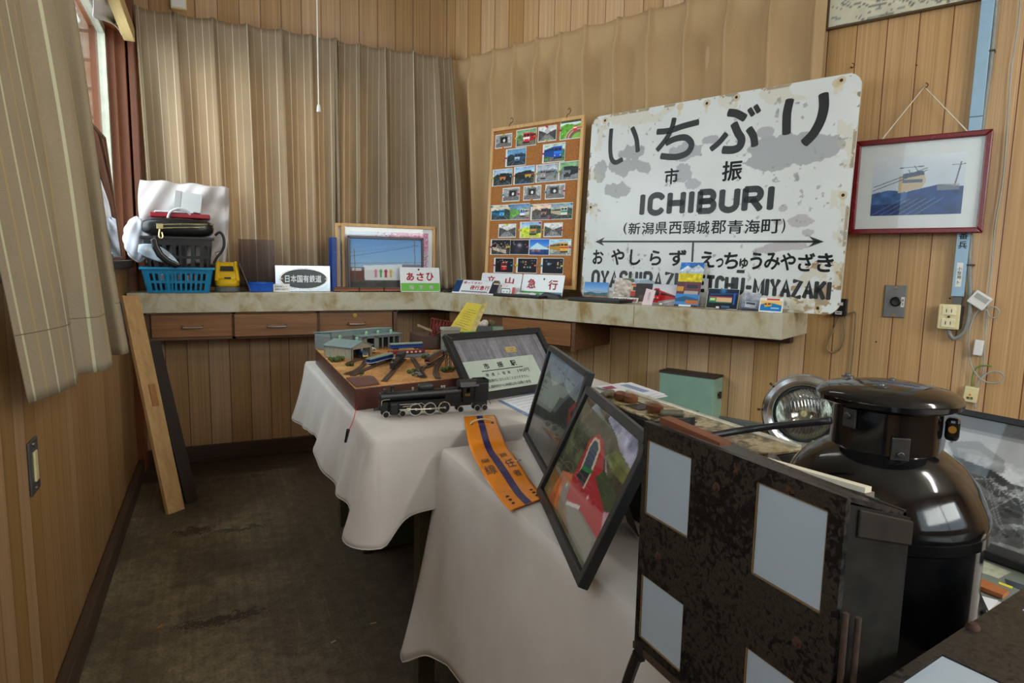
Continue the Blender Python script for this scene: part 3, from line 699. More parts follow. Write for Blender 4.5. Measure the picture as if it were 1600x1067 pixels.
# small black box and its cable, half behind the sign
bb = onR_thing('terminal_box', 'small black terminal box peeping out under the corner of the station sign', 'box', 1314, 481, .02)
obj('case', box(B(), -.03, .02, -.028, -.0005, -.033, .036), BLACK, bb, bev=.003)
obj('label_patch', box(B(), -.014, .008, -.0286, -.028, .010, .022), WHITE, bb); obj('label_patch', box(B(), -.018, .006, -.0286, -.028, -.026, -.013), WHITE, bb)
lettering('label_text', [('100V', -.006, -.0195, .018, None, .02, 0, -.029)], INK, bb)
bm = B(); P = rpath([(1313, 492), (1300, 520), (1292, 540), (1294, 548), (1303, 551), (1314, 543), (1320, 525), (1318, 505), (1323, 493), (1332, 488), (1337, 490), (1336, 510), (1333, 550), (1330, 575), (1328, 592)], .012)
o = obj('cable', tube(bm, P, .003, 8, 6), plain('olive_cable', (128, 116, 88), .5), None, smooth='all'); tag(o, 'olive cable looping below the small black terminal box', 'cable')
for px_, py_, lb in ((1445, 137, 'small metal hook carrying the cord of the red-framed picture'), (1331, 106, 'bent metal hook in the panelling above the station sign')):
    h_ = onR_thing('wall_hook', lb, 'hook', px_, py_, 0.); bm = B(); cyl(bm, (0, 0, 0), (0, -.012, 0), .003, 8); tube(bm, [(0, -.010, 0), (.008, -.018, -.004), (.012, -.02, .006), (.004, -.02, .012)], .0016, 6, 4); obj('hook', bm, plain('hook_brown', (88, 66, 44), .4, .7), h_, smooth=True)
for i, (px_, py_, lb) in enumerate(((1369, 534, 'rusty nail head alone on the panelling under the metal socket plate'), (1484, 466, 'dark nail head just above the cream double outlet'), (1432, 102, 'dark nail head above the hook of the red-framed picture'))):
    tt, z = on_r(px_, py_, 0.); o = obj('nail', lathe(B(), [(0, .003), (.0028, .002), (.003, 0)], 10, Matrix.Translation(RW(tt, .0005, z)) @ Matrix.Rotation(RA, 4, 'Z') @ Matrix.Rotation(math.pi/2, 4, 'X')), RUST); tag(o, lb, 'nail')

def frame(parent, W, Hh, bw, dp, m, cv=None, mount=0., mountm=None, glass=True, bev=.002, pm=None, back=True):
    """a picture frame in the local xz plane, bottom edge at z 0, face towards -y, back at y 0"""
    bm = B()
    for pts in (((0, 0), (W, 0), (W - bw, bw), (bw, bw)), ((W, 0), (W, Hh), (W - bw, Hh - bw), (W - bw, bw)), ((W, Hh), (0, Hh), (bw, Hh - bw), (W - bw, Hh - bw)), ((0, Hh), (0, 0), (bw, bw), (bw, Hh - bw))): prism(bm, pts, -dp, 0, 'xz')
    f = obj('frame', bm, m, parent, bev=bev)
    if back: obj('back_panel', box(B(), bw*.6, W - bw*.6, -.006, -.001, bw*.6, Hh - bw*.6), plain('backing_board', (112, 92, 66), .8), parent)
    yp = -dp*.45
    if mount: obj('mount', box(B(), bw*.7, W - bw*.7, yp, yp + .002, bw*.7, Hh - bw*.7), mountm or CARD, parent)
    g = bw + mount
    if cv is not None: picture('print', cv, g, W - g, g, Hh - g, parent, yp - .0008, pm or MATTE_PRINT)
    if glass:
        gp = obj('glass', quad(B(), bw*.8, W - bw*.8, bw*.8, Hh - bw*.8, yp - .004), PANE, parent, recalc=False)
    return f
# red-framed picture on a cord
cv = Cv(150, 110, (206, 214, 222)); cv.grad(0, .62, (214, 220, 226), (198, 212, 226)); cv.tex(4, .06, 3)
cv.poly([(0, .62), (.2, .56), (.45, .62), (.45, 1), (0, 1)], (58, 96, 148)); cv.poly([(.4, .6), (.75, .5), (1, .55), (1, 1), (.4, 1)], (36, 70, 128)); cv.poly([(0, .8), (1, .78), (1, 1), (0, 1)], (38, 66, 120))
cv.tex(14, .3, 8, (cv.y > .55)); cv.poly([(.3, .34), (.56, .28), (.6, .42), (.56, .55), (.3, .62)], (196, 178, 150)); cv.poly([(.34, .3), (.56, .26), (.58, .33), (.34, .38)], (70, 84, 110)); cv.rect(.34, .40, .56, .45, (92, 104, 126))
for a, b in (((.02, .5), (.6, .22)), ((.02, .56), (.6, .26)), ((.3, .2), (.56, .19)), ((.46, .18), (.5, .26)), ((.40, .24), (.42, .3))): cv.line(*a, *b, .012, (78, 88, 108))
cv.line(.95, .16, .9, .55, .02, (96, 96, 104)); cv.line(.86, .2, 1, .19, .01, (96, 96, 104)); cv.rect(.72, .5, .95, .6, (170, 160, 150), .6)
for k in range(6): cv.line(.0 + .1*k, 1, .35 + .09*k, .72, .008, (150, 176, 206), .6)
tt0, zz0 = on_r(1325, 367, .06); tt1, _ = on_r(1533, 370, .06); p = RW(tt0, .037, zz0 + .002)
rf = thing('framed_picture', 'red-framed landscape picture hanging from a cord on the panelled wall', 'picture', tuple(p), RA)
frame(rf, .420, .348, .020, .024, plain('crimson_lacquer', (110, 22, 28), .25, scale=60), cv, .048, plain('mount_pale', (216, 220, 220), .6, var=.02), bev=.004)
hk = RW(on_r(1445, 137, 0)[0], .012, on_r(1445, 137, 0)[1])
bm = B(); Mi = (Matrix.Translation(p) @ Matrix.Rotation(RA, 4, 'Z')).inverted(); k_ = Mi @ hk
tube(bm, [(.085, -.004, .35), (k_.x, k_.y, k_.z), (.345, -.004, .35)], .0024, 8); obj('hanging_cord', bm, plain('white_cord', (226, 218, 200), .8), rf, smooth=True)
# pale print near the ceiling
t0, z0 = on_r(1290, 47, .02); cv = Cv(120, 60, (214, 208, 186)); cv.tex(10, .12, 4)
rs = np.random.RandomState(6)
for k in range(260):
    x, y = rs.rand(), rs.rand()**.8; a = rs.uniform(-.6, .6); l = rs.uniform(.02, .09); cv.line(x, y, x + l*math.cos(a), y - l*math.sin(a)*1.6, rs.uniform(.006, .018), (92, 96, 98) if rs.rand() < .7 else (120, 132, 136), .8)
tp = thing('framed_picture', 'pale reed print in a thin dark frame high on the panelled wall', 'picture', tuple(RW(t0, .004, z0)), RA)
frame(tp, .62, .42, .008, .018, plain('thin_frame_brown', (84, 66, 42), .4), cv, .0, glass=True)
# green junction box and trunking
tg, zg = on_r(1028, 648, .1); tg1, zg1 = on_r(1113, 650, .1); zt_ = on_r(1028, 581, .1)[1]
gb = thing('junction_box', 'pale green metal junction box fixed low on the panelled wall', 'box', tuple(RW(tg, 0, zg)), RA); wg, hg = tg1 - tg, zt_ - zg
GRN = plain('pale_green_enamel', (140, 176, 156), .45, var=.08, scale=14)
obj('case', box(B(), 0, wg, -.1, -.001, 0, hg), GRN, gb, bev=.003)
obj('lid', box(B(), -.003, wg + .003, -.104, -.006, hg, hg + .01), plain('lid_dark_brown', (62, 48, 40), .6), gb)
bm = B(); box(bm, wg*.60, wg*.76, -.1025, -.1, .028, .05); obj('maker_plate', bm, BLACK, gb)
lettering('maker_plate_text', [('A B', wg*.68, .039, .026, None, .02, 0, -.103)], STEEL, gb)
bm = B(); cyl(bm, (wg, -.05, hg*.62), (wg + .012, -.05, hg*.62), .004, 8); box(bm, wg + .008, wg + .014, -.058, -.042, hg*.55, hg*.7); obj('latch', bm, RUST, gb)
ta_, za_ = on_r(1118, 655, .02); tb_, zb_ = on_r(1222, 668, .02)
tr_ = obj('cable_trunking', box(B(), 0, 1.6, -.022, -.001, -.016, .016), plain('grey_trunking', (104, 106, 104), .5), None, bev=.002); tr_.location = RW(ta_, 0, za_); tr_.rotation_euler = (0, 0, RA); tag(tr_, 'grey flat cable trunking running along the wall from the green box', 'trunking')

# framed print leaning on the window sill
wz0, wz1 = 1.0795, at_x(163, 218, -.412).z; wy = at_x(190, 402, -.372).y - .055; ln = math.atan2(.040, wz1 - wz0)
wp = thing('framed_picture', 'brown framed print leaning against the side window on its sill', 'picture', (-.372, wy, wz0), -math.pi/2 + math.pi, rx=-ln)
cv = Cv(90, 80, (96, 70, 56)); cv.tex(6, .5, 3); cv.poly([(.1, 0), (.3, 0), (.75, 1), (.5, 1)], (60, 66, 84)); cv.poly([(.55, 0), (.8, 0), (1, .5), (1, .8)], (132, 96, 74)); cv.rect(.3, .55, .8, .9, (70, 76, 84)); cv.tex(18, .3, 4)
wp.rotation_euler = (-ln, 0, math.pi/2); wp.location.y = wy - .50
frame(wp, .50, (wz1 - wz0)/math.cos(ln), .013, .014, wood('brown_frame_wood', (96, 52, 24), (140, 84, 42), 'x', .4), cv, 0)
# ------------------------------------------------------------------ photograph painters
def train_pic(seed, sky=(150, 175, 205), land=(84, 96, 70), body=(60, 110, 190), band=(230, 230, 225), cx=.55, s=.34, side=1, w=44, h=32, ground=(110, 104, 96), dark=1., horizon=.45):
    cv = Cv(w, h, sky); cv.grad(0, horizon, sky, tuple(min(255, c*1.15) for c in sky)); cv.tex(5, .2, seed)
    cv.poly([(0, horizon), (.2, horizon - .16), (.45, horizon - .05), (.75, horizon - .2), (1, horizon - .08), (1, 1), (0, 1)], land); cv.tex(9, .35, seed + 1, cv.y > horizon - .2)
    cv.poly([(cx - .05, horizon + .1), (cx + .05, horizon + .1), (1.1 if side > 0 else .8, 1), (.0, 1)], ground); cv.tex(16, .3, seed + 2, cv.y > .6)
    for k in (-.26, -.10, .10, .26): cv.line(cx + k*.1, horizon + .1, cx + k*2.2 - .1*side, 1, .02, (150, 146, 140), .7)
    x0, x1, y0, y1 = cx - s*.42, cx + s*.42, .62 - s, .80
    vx = cx + side*.9*s*2.2
    cv.poly([(x1 if side > 0 else x0, y0), (vx, horizon - .06), (vx, horizon + .12), (x1 if side > 0 else x0, y1 - .04)], tuple(c*.8 for c in body))
    cv.poly([(x1 if side > 0 else x0, y0 + .1), (vx, horizon - .03), (vx, horizon + .0), (x1 if side > 0 else x0, y0 + .2)], (40, 44, 52))
    cv.rect(x0, y0, x1, y1, body); cv.rect(x0, y0 + s*.62, x1, y0 + s*.9, band); cv.rect(x0 + s*.06, y0 + s*.18, x1 - s*.06, y0 + s*.52, (34, 38, 46)); cv.rect(cx - .012, y0 + s*.18, cx + .012, y0 + s*.52, body)
    cv.rect(x0, y1 - .05, x1, y1 + .03, (40, 40, 42)); cv.ell(x0 + s*.14, y0 + s*1.05, .022, .03, (250, 240, 200)); cv.ell(x1 - s*.14, y0 + s*1.05, .022, .03, (250, 240, 200))
    cv.line(.06, 0, .08, 1, .015, (90, 90, 90), .6); cv.line(0, .12, 1, .04, .01, (80, 80, 86), .5)
    cv.a *= dark; return cv
def tunnel_pic(seed, w=40, h=32, cx=.5):
    cv = Cv(w, h, (148, 150, 152)); cv.tex(7, .35, seed); cv.poly([(0, 1), (0, .7), (cx - .1, .55), (cx + .1, .55), (1, .8), (1, 1)], (112, 112, 112))
    cv.rect(cx - .24, .14, cx + .26, .66, (84, 86, 88)); cv.rect(cx - .17, .22, cx + .19, .62, (22, 22, 24)); cv.ell(cx + .03, .46, .07, .12, (228, 230, 228))
    for k in (-.3, -.1, .15, .35): cv.line(cx + .02, .6, cx + k*2, 1, .025, (60, 60, 62), .8)
    cv.tex(18, .25, seed + 1); return cv.gray()
def rails_pic(seed, w=40, h=32):
    cv = Cv(w, h, (196, 200, 204)); cv.grad(0, .45, (206, 210, 214), (176, 180, 184)); cv.poly([(0, .2), (.3, .35), (.5, .5), (.7, .38), (1, .24), (1, 1), (0, 1)], (74, 76, 78))
    cv.poly([(.44, .5), (.56, .5), (.95, 1), (.05, 1)], (134, 134, 134)); cv.tex(9, .35, seed)
    for k in (-.35, -.12, .12, .35): cv.line(.5, .5, .5 + k, 1, .022, (46, 46, 48))
    return cv.gray()
def night_pic(seed, lights, body=None, w=44, h=34):
    cv = Cv(w, h, (14, 16, 26)); cv.tex(6, .5, seed)
    if body is not None: cv.poly([(.34, .3), (.62, .26), (.66, .8), (.34, .84)], body); cv.rect(.38, .36, .62, .48, (30, 34, 44)); cv.rect(.36, .55, .64, .6, (220, 220, 214))
    rs = np.random.RandomState(seed)
    for k in range(8): cv.glow(rs.rand(), .1 + .3*rs.rand(), .03, (230, 210, 170), .8)
    for x, y, r, c in lights: cv.glow(x, y, r, c)
    return cv
def night_street(seed, w=44, h=32):
    cv = Cv(w, h, (22, 22, 34)); cv.poly([(0, .5), (1, .42), (1, 1), (0, 1)], (66, 58, 54)); cv.tex(10, .5, seed); rs = np.random.RandomState(seed)
    for k in range(24): cv.glow(rs.rand(), .2 + .4*rs.rand(), .03, (250, 214, 160))
    cv.poly([(.1, .5), (.8, .7), (.8, .95), (.1, .7)], (170, 160, 150)); cv.tex(14, .4, seed + 1); return cv
def curve_pic(seed):
    cv = Cv(44, 34, (206, 216, 226)); cv.poly([(0, .3), (.3, .2), (.7, .3), (1, .18), (1, 1), (0, 1)], (98, 160, 60)); cv.rect(0, 0, 1, .14, (60, 92, 60)); cv.tex(9, .4, seed, (cv.y > .2) | (cv.y < .14))
    for r, c in ((.44, (190, 160, 140)), (.40, (120, 96, 84)), (.36, (190, 160, 140)), (.32, (120, 96, 84))): cv.ell(.85, 1.0, r*1.4, r*1.4, c)
    cv.ell(.85, 1.05, .34, .34, (128, 176, 70)); cv.rect(.58, .34, .74, .62, (206, 60, 44)); cv.rect(.60, .40, .72, .48, (240, 236, 226)); return cv
def mountain_pic(seed, w=44, h=34):
    cv = Cv(w, h, (70, 140, 214)); cv.grad(0, .5, (60, 128, 208), (140, 190, 232)); cv.poly([(0, .55), (.15, .4), (.35, .5), (.5, .36), (.65, .48), (.85, .4), (1, .52), (1, .8), (0, .8)], (150, 176, 206)); cv.poly([(0, .62), (.3, .56), (.6, .62), (1, .54), (1, .8), (0, .8)], (52, 96, 110)); cv.rect(0, .76, 1, 1, (150, 104, 48)); cv.tex(9, .3, seed, cv.y > .5); return cv
def snow_pic(seed):
    cv = Cv(44, 34, (44, 110, 196)); cv.grad(0, .6, (34, 96, 190), (90, 160, 220)); cv.poly([(.1, .5), (.4, .22), (.55, .34), (.8, .5), (1, .48), (1, .7), (0, .7)], (176, 206, 236)); cv.rect(0, .64, 1, 1, (24, 60, 116)); cv.rect(.1, .66, .6, .8, (120, 90, 96)); cv.tex(9, .4, seed, cv.y > .6); return cv

# ------------------------------------------------------------------ the station sign
SG = thing('station_sign', 'large white enamelled station name sign with black Japanese and roman lettering', 'sign', (1.6503, 2.7482, ZK), math.radians(-68), rx=math.radians(-3.2))
SL, SH = 1.196, .8805
def rrect(x0, x1, z0, z1, r, n=8):
    P = []
    for cx_, cz_, a in ((x1 - r, z0 + r, -90), (x1 - r, z1 - r, 0), (x0 + r, z1 - r, 90), (x0 + r, z0 + r, 180)):
        for k in range(n+1):
            t_ = math.radians(a + 90*k/n); P.append((cx_ + r*math.cos(t_), cz_ + r*math.sin(t_)))
    return P
obj('plate', prism(B(), rrect(0, SL, 0, SH, .052), -.007, 0, 'xz'), plain('sign_edge_white', (196, 196, 184), .4, var=.12, scale=25), SG, bev=.0015)
SQ = homog(((932.5, 190), (1353, 111), (1311, 490), (907, 466)))
def S5(x, y): u, v = SQ(880 + x/2.668, 100 + y/2.668); return u*SL, v*SH
def SA(x, y): u, v = SQ(920 + x/6.667, 140 + y/6.667); return u*SL, v*SH
def SB(x, y): u, v = SQ(1110 + x/5.926, 120 + y/5.926); return u*SL, v*SH
cv = Cv(380, 280, (222, 226, 226)); cv.tex(5, .045, 2)
n1, n2 = fbm(380, 280, 16, 4, 5), fbm(380, 280, 60, 9, 3)
def patch(pts, c, th=.52, soft=.55, amt=1.):
    f = np.zeros(cv.x.shape)
    for x, y, rx, ry in pts:
        px_, pz_ = S5(x, y); f = np.maximum(f, 1 - np.sqrt(((cv.x - px_/SL)/rx)**2 + ((cv.y - 1 + pz_/SH)/ry)**2))
    cv.put((np.clip(f, 0, 1)*1.0 + (n1 - .5)*soft + (n2 - .5)*.5*soft > th) & (f > -.3), c, amt)
patch([(900, 350, .13, .09), (1000, 350, .16, .09), (880, 400, .12, .06), (1080, 350, .09, .06)], (172, 176, 180), .30, .5)
patch([(300, 380, .08, .06), (260, 440, .12, .07), (230, 530, .09, .06), (170, 450, .05, .09), (340, 440, .07, .05)], (172, 175, 176), .40, 1.15)
patch([(520, 370, .09, .07), (510, 460, .06, .07), (620, 320, .05, .03), (850, 290, .05, .035), (545, 500, .05, .04)], (178, 180, 186), .34, .7)
patch([(985, 650, .06, .04), (920, 600, .022, .018), (1020, 695, .03, .02), (900, 655, .025, .018), (925, 755, .1, .03), (860, 770, .06, .025)], (188, 184, 188), .32, .6)
edge = np.minimum(np.minimum(cv.x, 1 - cv.x)*SL, np.minimum(cv.y, 1 - cv.y)*SH)
cv.put((edge < .012) & (n1 + n2*.6 > .86), (132, 112, 88), .8); cv.put((edge < .07) & (n1 > .56), (206, 196, 164), .35)
rc = np.hypot((1 - cv.x)*SL - .02, (1 - cv.y)*SH - .05); cv.put((rc < .17) & (n2 + n1*.5 + (.17 - rc) > .94), (150, 112, 70), .8); cv.put((rc < .16) & (n1 > .52), (200, 186, 150), .4)
cv.put((n2 > .735) & (n1 > .53), (150, 150, 150), .6)
for hx, hy in ((610, 175), (732, 148), (1170, 70), (192, 252), (1172, 540), (125, 603), (1060, 1010), (1150, 82), (500, 190)):
    x_, z_ = S5(hx, hy); r_ = np.hypot(cv.x*SL - x_, (1 - cv.y)*SH - z_); cv.put(r_ < .016, (196, 170, 120), .5); cv.put(np.exp(-((cv.x*SL - x_)/.008)**2)*(((1 - cv.y)*SH < z_) & ((1 - cv.y)*SH > z_ - .04)) > .5, (206, 186, 140), .35)
picture('enamel_face', cv, .0015, SL - .0015, .0015, SH - .0015, SG, -.0074, ENAMEL, keep=lambda c: np.hypot(np.maximum(np.abs(c[:, 0] - SL/2) - SL/2 + .052, 0), np.maximum(np.abs(c[:, 2] - SH/2) - SH/2 + .052, 0)) < .051)
bm = B()
for hx, hy in ((610, 175), (732, 148), (1170, 70), (192, 252), (1172, 540), (125, 603), (1060, 1010)):
    x_, z_ = S5(hx, hy); disc(bm, x_, z_, .0062, .0062, -.0078, 14)
obj('bolt_hole', bm, plain('hole_rust', (58, 34, 24), .8), SG, recalc=False)
YL = -.0082
k_ = .0028
STK = ((SA, 7.9, [(275, 450), (264, 560), (260, 670), (272, 752), (312, 784), (380, 752)]), (SA, 8.2, [(490, 432), (528, 540), (540, 668)]),
        (SA, 9.4, [(744, 468), (870, 453), (1010, 405), (1166, 362)]), (SA, 8.4, [(920, 330), (892, 430), (835, 535), (740, 652)]), (SA, 9.8, [(832, 580), (930, 534), (1035, 522), (1092, 585), (1050, 672), (930, 718), (778, 712)]),
        (SB, 11.4, [(190, 350), (262, 358), (338, 396)]), (SB, 11.6, [(238, 450), (272, 530), (305, 588), (284, 655), (225, 684), (133, 686)]), (SB, 8.8, [(165, 543), (100, 618), (24, 682)]), (SB, 10.6, [(375, 492), (415, 560), (425, 642)]), (SB, 7.2, [(382, 314), (414, 368)]), (SB, 7.2, [(438, 284), (468, 338)]),
        (SB, 12, [(756, 226), (727, 350), (720, 528)]), (SB, 13, [(1068, 168), (1070, 280), (1038, 405), (970, 525), (885, 612)]))
for i0, i1 in ((0, 2), (2, 5), (5, 11), (11, 13)):
    bm = B()
    for f_, w_, P in STK[i0:i1]: ribbon(bm, [f_(*p) for p in P], w_*k_, YL, smooth=8, cap=.35)
    obj('title_kana', bm, INK, SG, recalc=False)
A_ = [(0, 0), (.5, 1), (1, 0)]
def arc(cx, cy, rx, ry, a, b, n=10): return [(cx + rx*math.cos(math.radians(a + (b - a)*i/n)), cy + ry*math.sin(math.radians(a + (b - a)*i/n))) for i in range(n+1)]
ABC = {'I': [[(.5, 0), (.5, 1)]], 'C': [arc(.5, .72, .5, .28, 20, 180) + arc(.5, .28, .5, .28, 180, 340)], 'H': [[(0, 0), (0, 1)], [(1, 0), (1, 1)], [(0, .5), (1, .5)]],
 'B': [[(0, 0), (0, 1)], [(0, 1), (.6, 1)] + arc(.62, .76, .32, .24, 90, -90) + [(0, .52)], [(0, .52), (.6, .52)] + arc(.66, .26, .34, .26, 90, -90) + [(0, 0)]],
 'U': [[(0, 1), (0, .3)] + arc(.5, .3, .5, .3, 180, 360) + [(1, 1)]], 'R': [[(0, 0), (0, 1)], [(0, 1), (.6, 1)] + arc(.64, .74, .34, .26, 90, -90) + [(0, .48)], [(.5, .48), (1, 0)]],
 'O': [arc(.5, .7, .5, .3, 0, 180) + arc(.5, .3, .5, .3, 180, 360) + [(1, .7)]], 'Y': [[(0, 1), (.5, .46), (1, 1)], [(.5, .46), (.5, 0)]], 'A': [A_, [(.2, .34), (.8, .34)]],
 'S': [arc(.5, .75, .48, .25, 20, 270, 12) + arc(.5, .25, .5, .25, 90, -160, 12)], 'Z': [[(0, 1), (1, 1), (0, 0), (1, 0)]], 'E': [[(1, 1), (0, 1), (0, 0), (1, 0)], [(0, .52), (.85, .52)]], 'T': [[(0, 1), (1, 1)], [(.5, 1), (.5, 0)]],
 'M': [[(0, 0), (0, 1), (.5, .2), (1, 1), (1, 0)]], 'K': [[(0, 0), (0, 1)], [(1, 1), (.05, .4)], [(.35, .6), (1, 0)]], '-': [[(.1, .42), (.9, .42)]]}
def caps(bm, s, p0, p1, hgt, wst, y):
    """block capitals along the baseline p0-p1"""
    W_ = {'I': .16, 'M': 1.15, '-': .75}; gap = .55; ws = [W_.get(c, 1.) for c in s.replace('~', '')]
    tot = sum(ws) + gap*(len(ws) - 1); L = math.hypot(p1[0] - p0[0], p1[1] - p0[1]); k = L/tot; ax = ((p1[0] - p0[0])/L, (p1[1] - p0[1])/L); x = 0; i = 0
    for c in s:
        if c == '~':
            q = [(xp - ws[i-1] + .0, 1.26), (xp, 1.26)]; ribbon(bm, [(p0[0] + ax[0]*a*k, p0[1] + ax[1]*a*k + b*hgt) for a, b in q], wst*.8, y, cap=.5); continue
        w = ws[i]; i += 1
        for st in ABC[c]: ribbon(bm, [(p0[0] + ax[0]*(x + a*w)*k, p0[1] + ax[1]*(x + a*w)*k + b*(hgt - wst) + wst/2) for a, b in st], wst, y, cap=.5)
        x += w; xp = x; x += gap
    return bm
bm = B(); caps(bm, 'ICHIBURI', S5(328, 638), S5(868, 612), S5(870, 502)[1] - S5(870, 613)[1], .0265, YL)
obj('roman_title_lettering', bm, INK, SG, recalc=False)
bm = B(); caps(bm, 'OYASHIRAZU', S5(122, 930), S5(494, 947), S5(122, 858)[1] - S5(122, 932)[1], .0165, YL); obj('neighbour_roman_word', bm, INK, SG, recalc=False)
bm = B(); caps(bm, 'ETCHU~-MIYAZAKI', S5(556, 946), S5(1106, 980), S5(1100, 895)[1] - S5(1100, 980)[1], .0165, YL)
obj('neighbour_roman_word', bm, INK, SG, recalc=False)
bm = B(); ribbon(bm, [S5(160, 742), S5(1070, 733)], .0085, YL); ribbon(bm, [S5(543, 740), S5(537, 822)], .009, YL)
for a, d in ((S5(140, 743), 1), (S5(1090, 733), -1)): bm.faces.new([bm.verts.new(p) for p in ((a[0], YL, a[1]), (a[0] + d*.055, YL, a[1] - .021), (a[0] + d*.036, YL, a[1]), (a[0] + d*.055, YL, a[1] + .021))])
obj('arrow', bm, INK, SG, recalc=False)
def sbox(x0, y0, x1, y1):
    a, b = S5(x0, y0), S5(x1, y1); c = S5(x0, y1); d = S5(x1, y0)
    return (a[0] + b[0] + c[0] + d[0])/4, (a[1] + b[1] + c[1] + d[1])/4, abs(d[0] + b[0] - a[0] - c[0])/2, abs(a[1] + d[1] - b[1] - c[1])/2
it = [('市', *sbox(430, 440, 488, 505), .022, 0, YL), ('振', *sbox(668, 405, 752, 488), .022, 0, YL)]
nm = '(新潟県西頸城郡青海町)'; xs_ = [255, 275, 330, 386, 442, 500, 556, 616, 684, 756, 826, 912, 932]
for i, c in enumerate(nm):
    a, b = xs_[i], xs_[i+1]; y0 = 664 - (a - 255)*.037; y1 = 712 - (a - 255)*.018; it.append((c, *sbox(a + 2, y0, b - 4, y1), .012, 0, YL))
for q in it: lettering('kanji_character', [q], INK, SG)
it = []
for c, x0, y0, x1, y1 in (('お', 128, 775, 172, 835), ('や', 203, 770, 258, 838), ('し', 280, 772, 325, 838), ('ら', 362, 775, 410, 838), ('ず', 440, 772, 513, 840), ('え', 570, 777, 632, 845), ('っ', 635, 805, 667, 845), ('ち', 668, 780, 730, 850), ('ゅ', 733, 803, 770, 848), ('う', 778, 780, 830, 852), ('み', 838, 780, 905, 852), ('や', 905, 780, 970, 855), ('ざ', 978, 780, 1050, 858), ('き', 1058, 780, 1130, 860)):
    it.append((c, *sbox(x0, y0, x1, y1), .03, 0, YL))
for q in it: lettering('kana_character', [q], INK, SG)

# ------------------------------------------------------------------ the corkboard and its photographs
CK = thing('corkboard', 'upright cork notice board in a light wood frame, covered with train photographs', 'notice board', (1.3801, 3.3302, .97), RA, rx=math.radians(-2.8))
CL, CH = .605, .855
LIGHTW = wood('light_beech', (196, 148, 92), (224, 182, 124), 'z', .45, 70, 3)
frame(CK, CL, CH, .018, .020, LIGHTW, None, glass=False)
obj('cork', box(B(), .012, CL - .012, -.0085, -.0065, .012, CH - .012), plain('cork', (172, 112, 58), .9, var=.28, scale=160, bump=.3), CK)
MK = Matrix.Translation((1.3801, 3.3302, .97)) @ Matrix.Rotation(RA, 4, 'Z') @ Matrix.Rotation(math.radians(-2.8), 4, 'X')
for px_, lb in ((445, 'wire hook on the corkboard edge above the grey tunnel photograph'), (755, 'wire hook on the corkboard edge above the green bend photograph')):
    u, v = homog(((345, 150), (848, 80), (800, 1043), (275, 1010)))(px_, 130 - (px_ - 445)*.16)
    h_ = obj('wire_hook', tube(B(), [(0, -.010, -.01), (0, -.022, 0), (0, -.014, .014), (.003, -.003, .022), (.008, -.002, .036), (.002, -.006, .046), (-.006, -.008, .038)], .0016, 6, 4), plain('dark_wire', (52, 46, 40), .4, .8), None, smooth='all')
    h_.matrix_world = MK @ Matrix.Translation((u*CL, .0, CH)); tag(h_, lb, 'hook')
KQ = homog(((345, 150), (848, 80), (800, 1043), (275, 1010)))
PINC = {'m': ('magenta', (206, 30, 130)), 'y': ('yellow', (226, 216, 40)), 'c': ('turquoise', (40, 160, 196)), 'o': ('orange', (228, 120, 30))}
PINM = {k: plain('pin_' + n, c, .3) for k, (n, c) in PINC.items()}
G = 'photographs pinned to the corkboard'
pin_proto = {}
def photo(label, short, x0, y0, x1, y1, cv, pins, border=.004, lb=0., rot=0.):
    u0, v0 = KQ((x0 + 0), (y0 + y1)/2); u1, v1 = KQ(x1, (y0 + y1)/2); ua, va = KQ((x0 + x1)/2, y0); ub, vb = KQ((x0 + x1)/2, y1)
    W, Hh = (u1 - u0)*CL, (va - vb)*CH; cx_, cz_ = (u0 + u1)/2*CL, (va + vb)/2*CH
    o = thing('pinned_photograph', label, 'photograph', (0, 0, 0), group=G)
    o.matrix_world = MK @ Matrix.Translation((cx_, -.0105, cz_)) @ Matrix.Rotation(math.radians(rot), 4, 'Y')
    obj('photo_paper', box(B(), -W/2, W/2, -.0004, .0004, -Hh/2, Hh/2), CARD, o)
    cv.a = np.clip((cv.a - 118)*1.22 + 132, 0, 255); picture('print', cv, -W/2 + border + lb, W/2 - border*.6, -Hh/2 + border, Hh/2 - border, o, -.0007, PRINT)
    for k, side in [(q[0], q[1:]) for q in pins]:
        dx, dz = {'l': (-W/2 + .005, 0), 'r': (W/2 - .005, 0), 't': (0, Hh/2 - .005), 'b': (0, -Hh/2 + .005), 'tl': (-W/2 + .008, Hh/2 - .008), 'tr': (W/2 - .008, Hh/2 - .008), 'br': (W/2 - .008, -Hh/2 + .008)}[side]
        if k not in pin_proto:
            bm = B(); lathe(bm, [(.0, .012), (.0042, .0115), (.0046, .009), (.0026, .007), (.0026, .003), (.0052, .001), (.0052, 0)], 12); pp = obj('push_pin', bm, PINM[k], None, smooth=True); pin_proto[k] = pp
        else: pp = pin_proto[k].copy(); COL.objects.link(pp)
        pp.matrix_world = o.matrix_world @ Matrix.Translation((dx, -.0004, dz)) @ Matrix.Rotation(math.pi/2, 4, 'X')
        sd = {'l': 'the outer edge', 'r': 'the inner edge', 't': 'the top edge', 'b': 'the bottom edge', 'tl': 'the upper near corner', 'tr': 'the upper far corner', 'br': 'the lower corner'}[side]
        tag(pp, '%s push pin at %s of the %s' % (PINC[k][0], sd, short), 'push pin', 'push pins on the corkboard')
TP = train_pic
photo('grey photograph of a dark tunnel mouth, in the top row', 'top-row tunnel photo', 360, 176, 450, 248, tunnel_pic(1), ('yt', 'ob'), .005)
photo('colour photograph of a red and white train at a platform, top row', 'red and white train photo', 473, 150, 583, 240, TP(2, (120, 160, 120), (90, 120, 80), (196, 50, 60), (240, 236, 232), .52, .4), ('yl', 'or'))
photo('grey photograph of a track between dark banks, top row', 'top-row track photo', 592, 136, 692, 216, rails_pic(3), ('mt', 'yb'), .005)
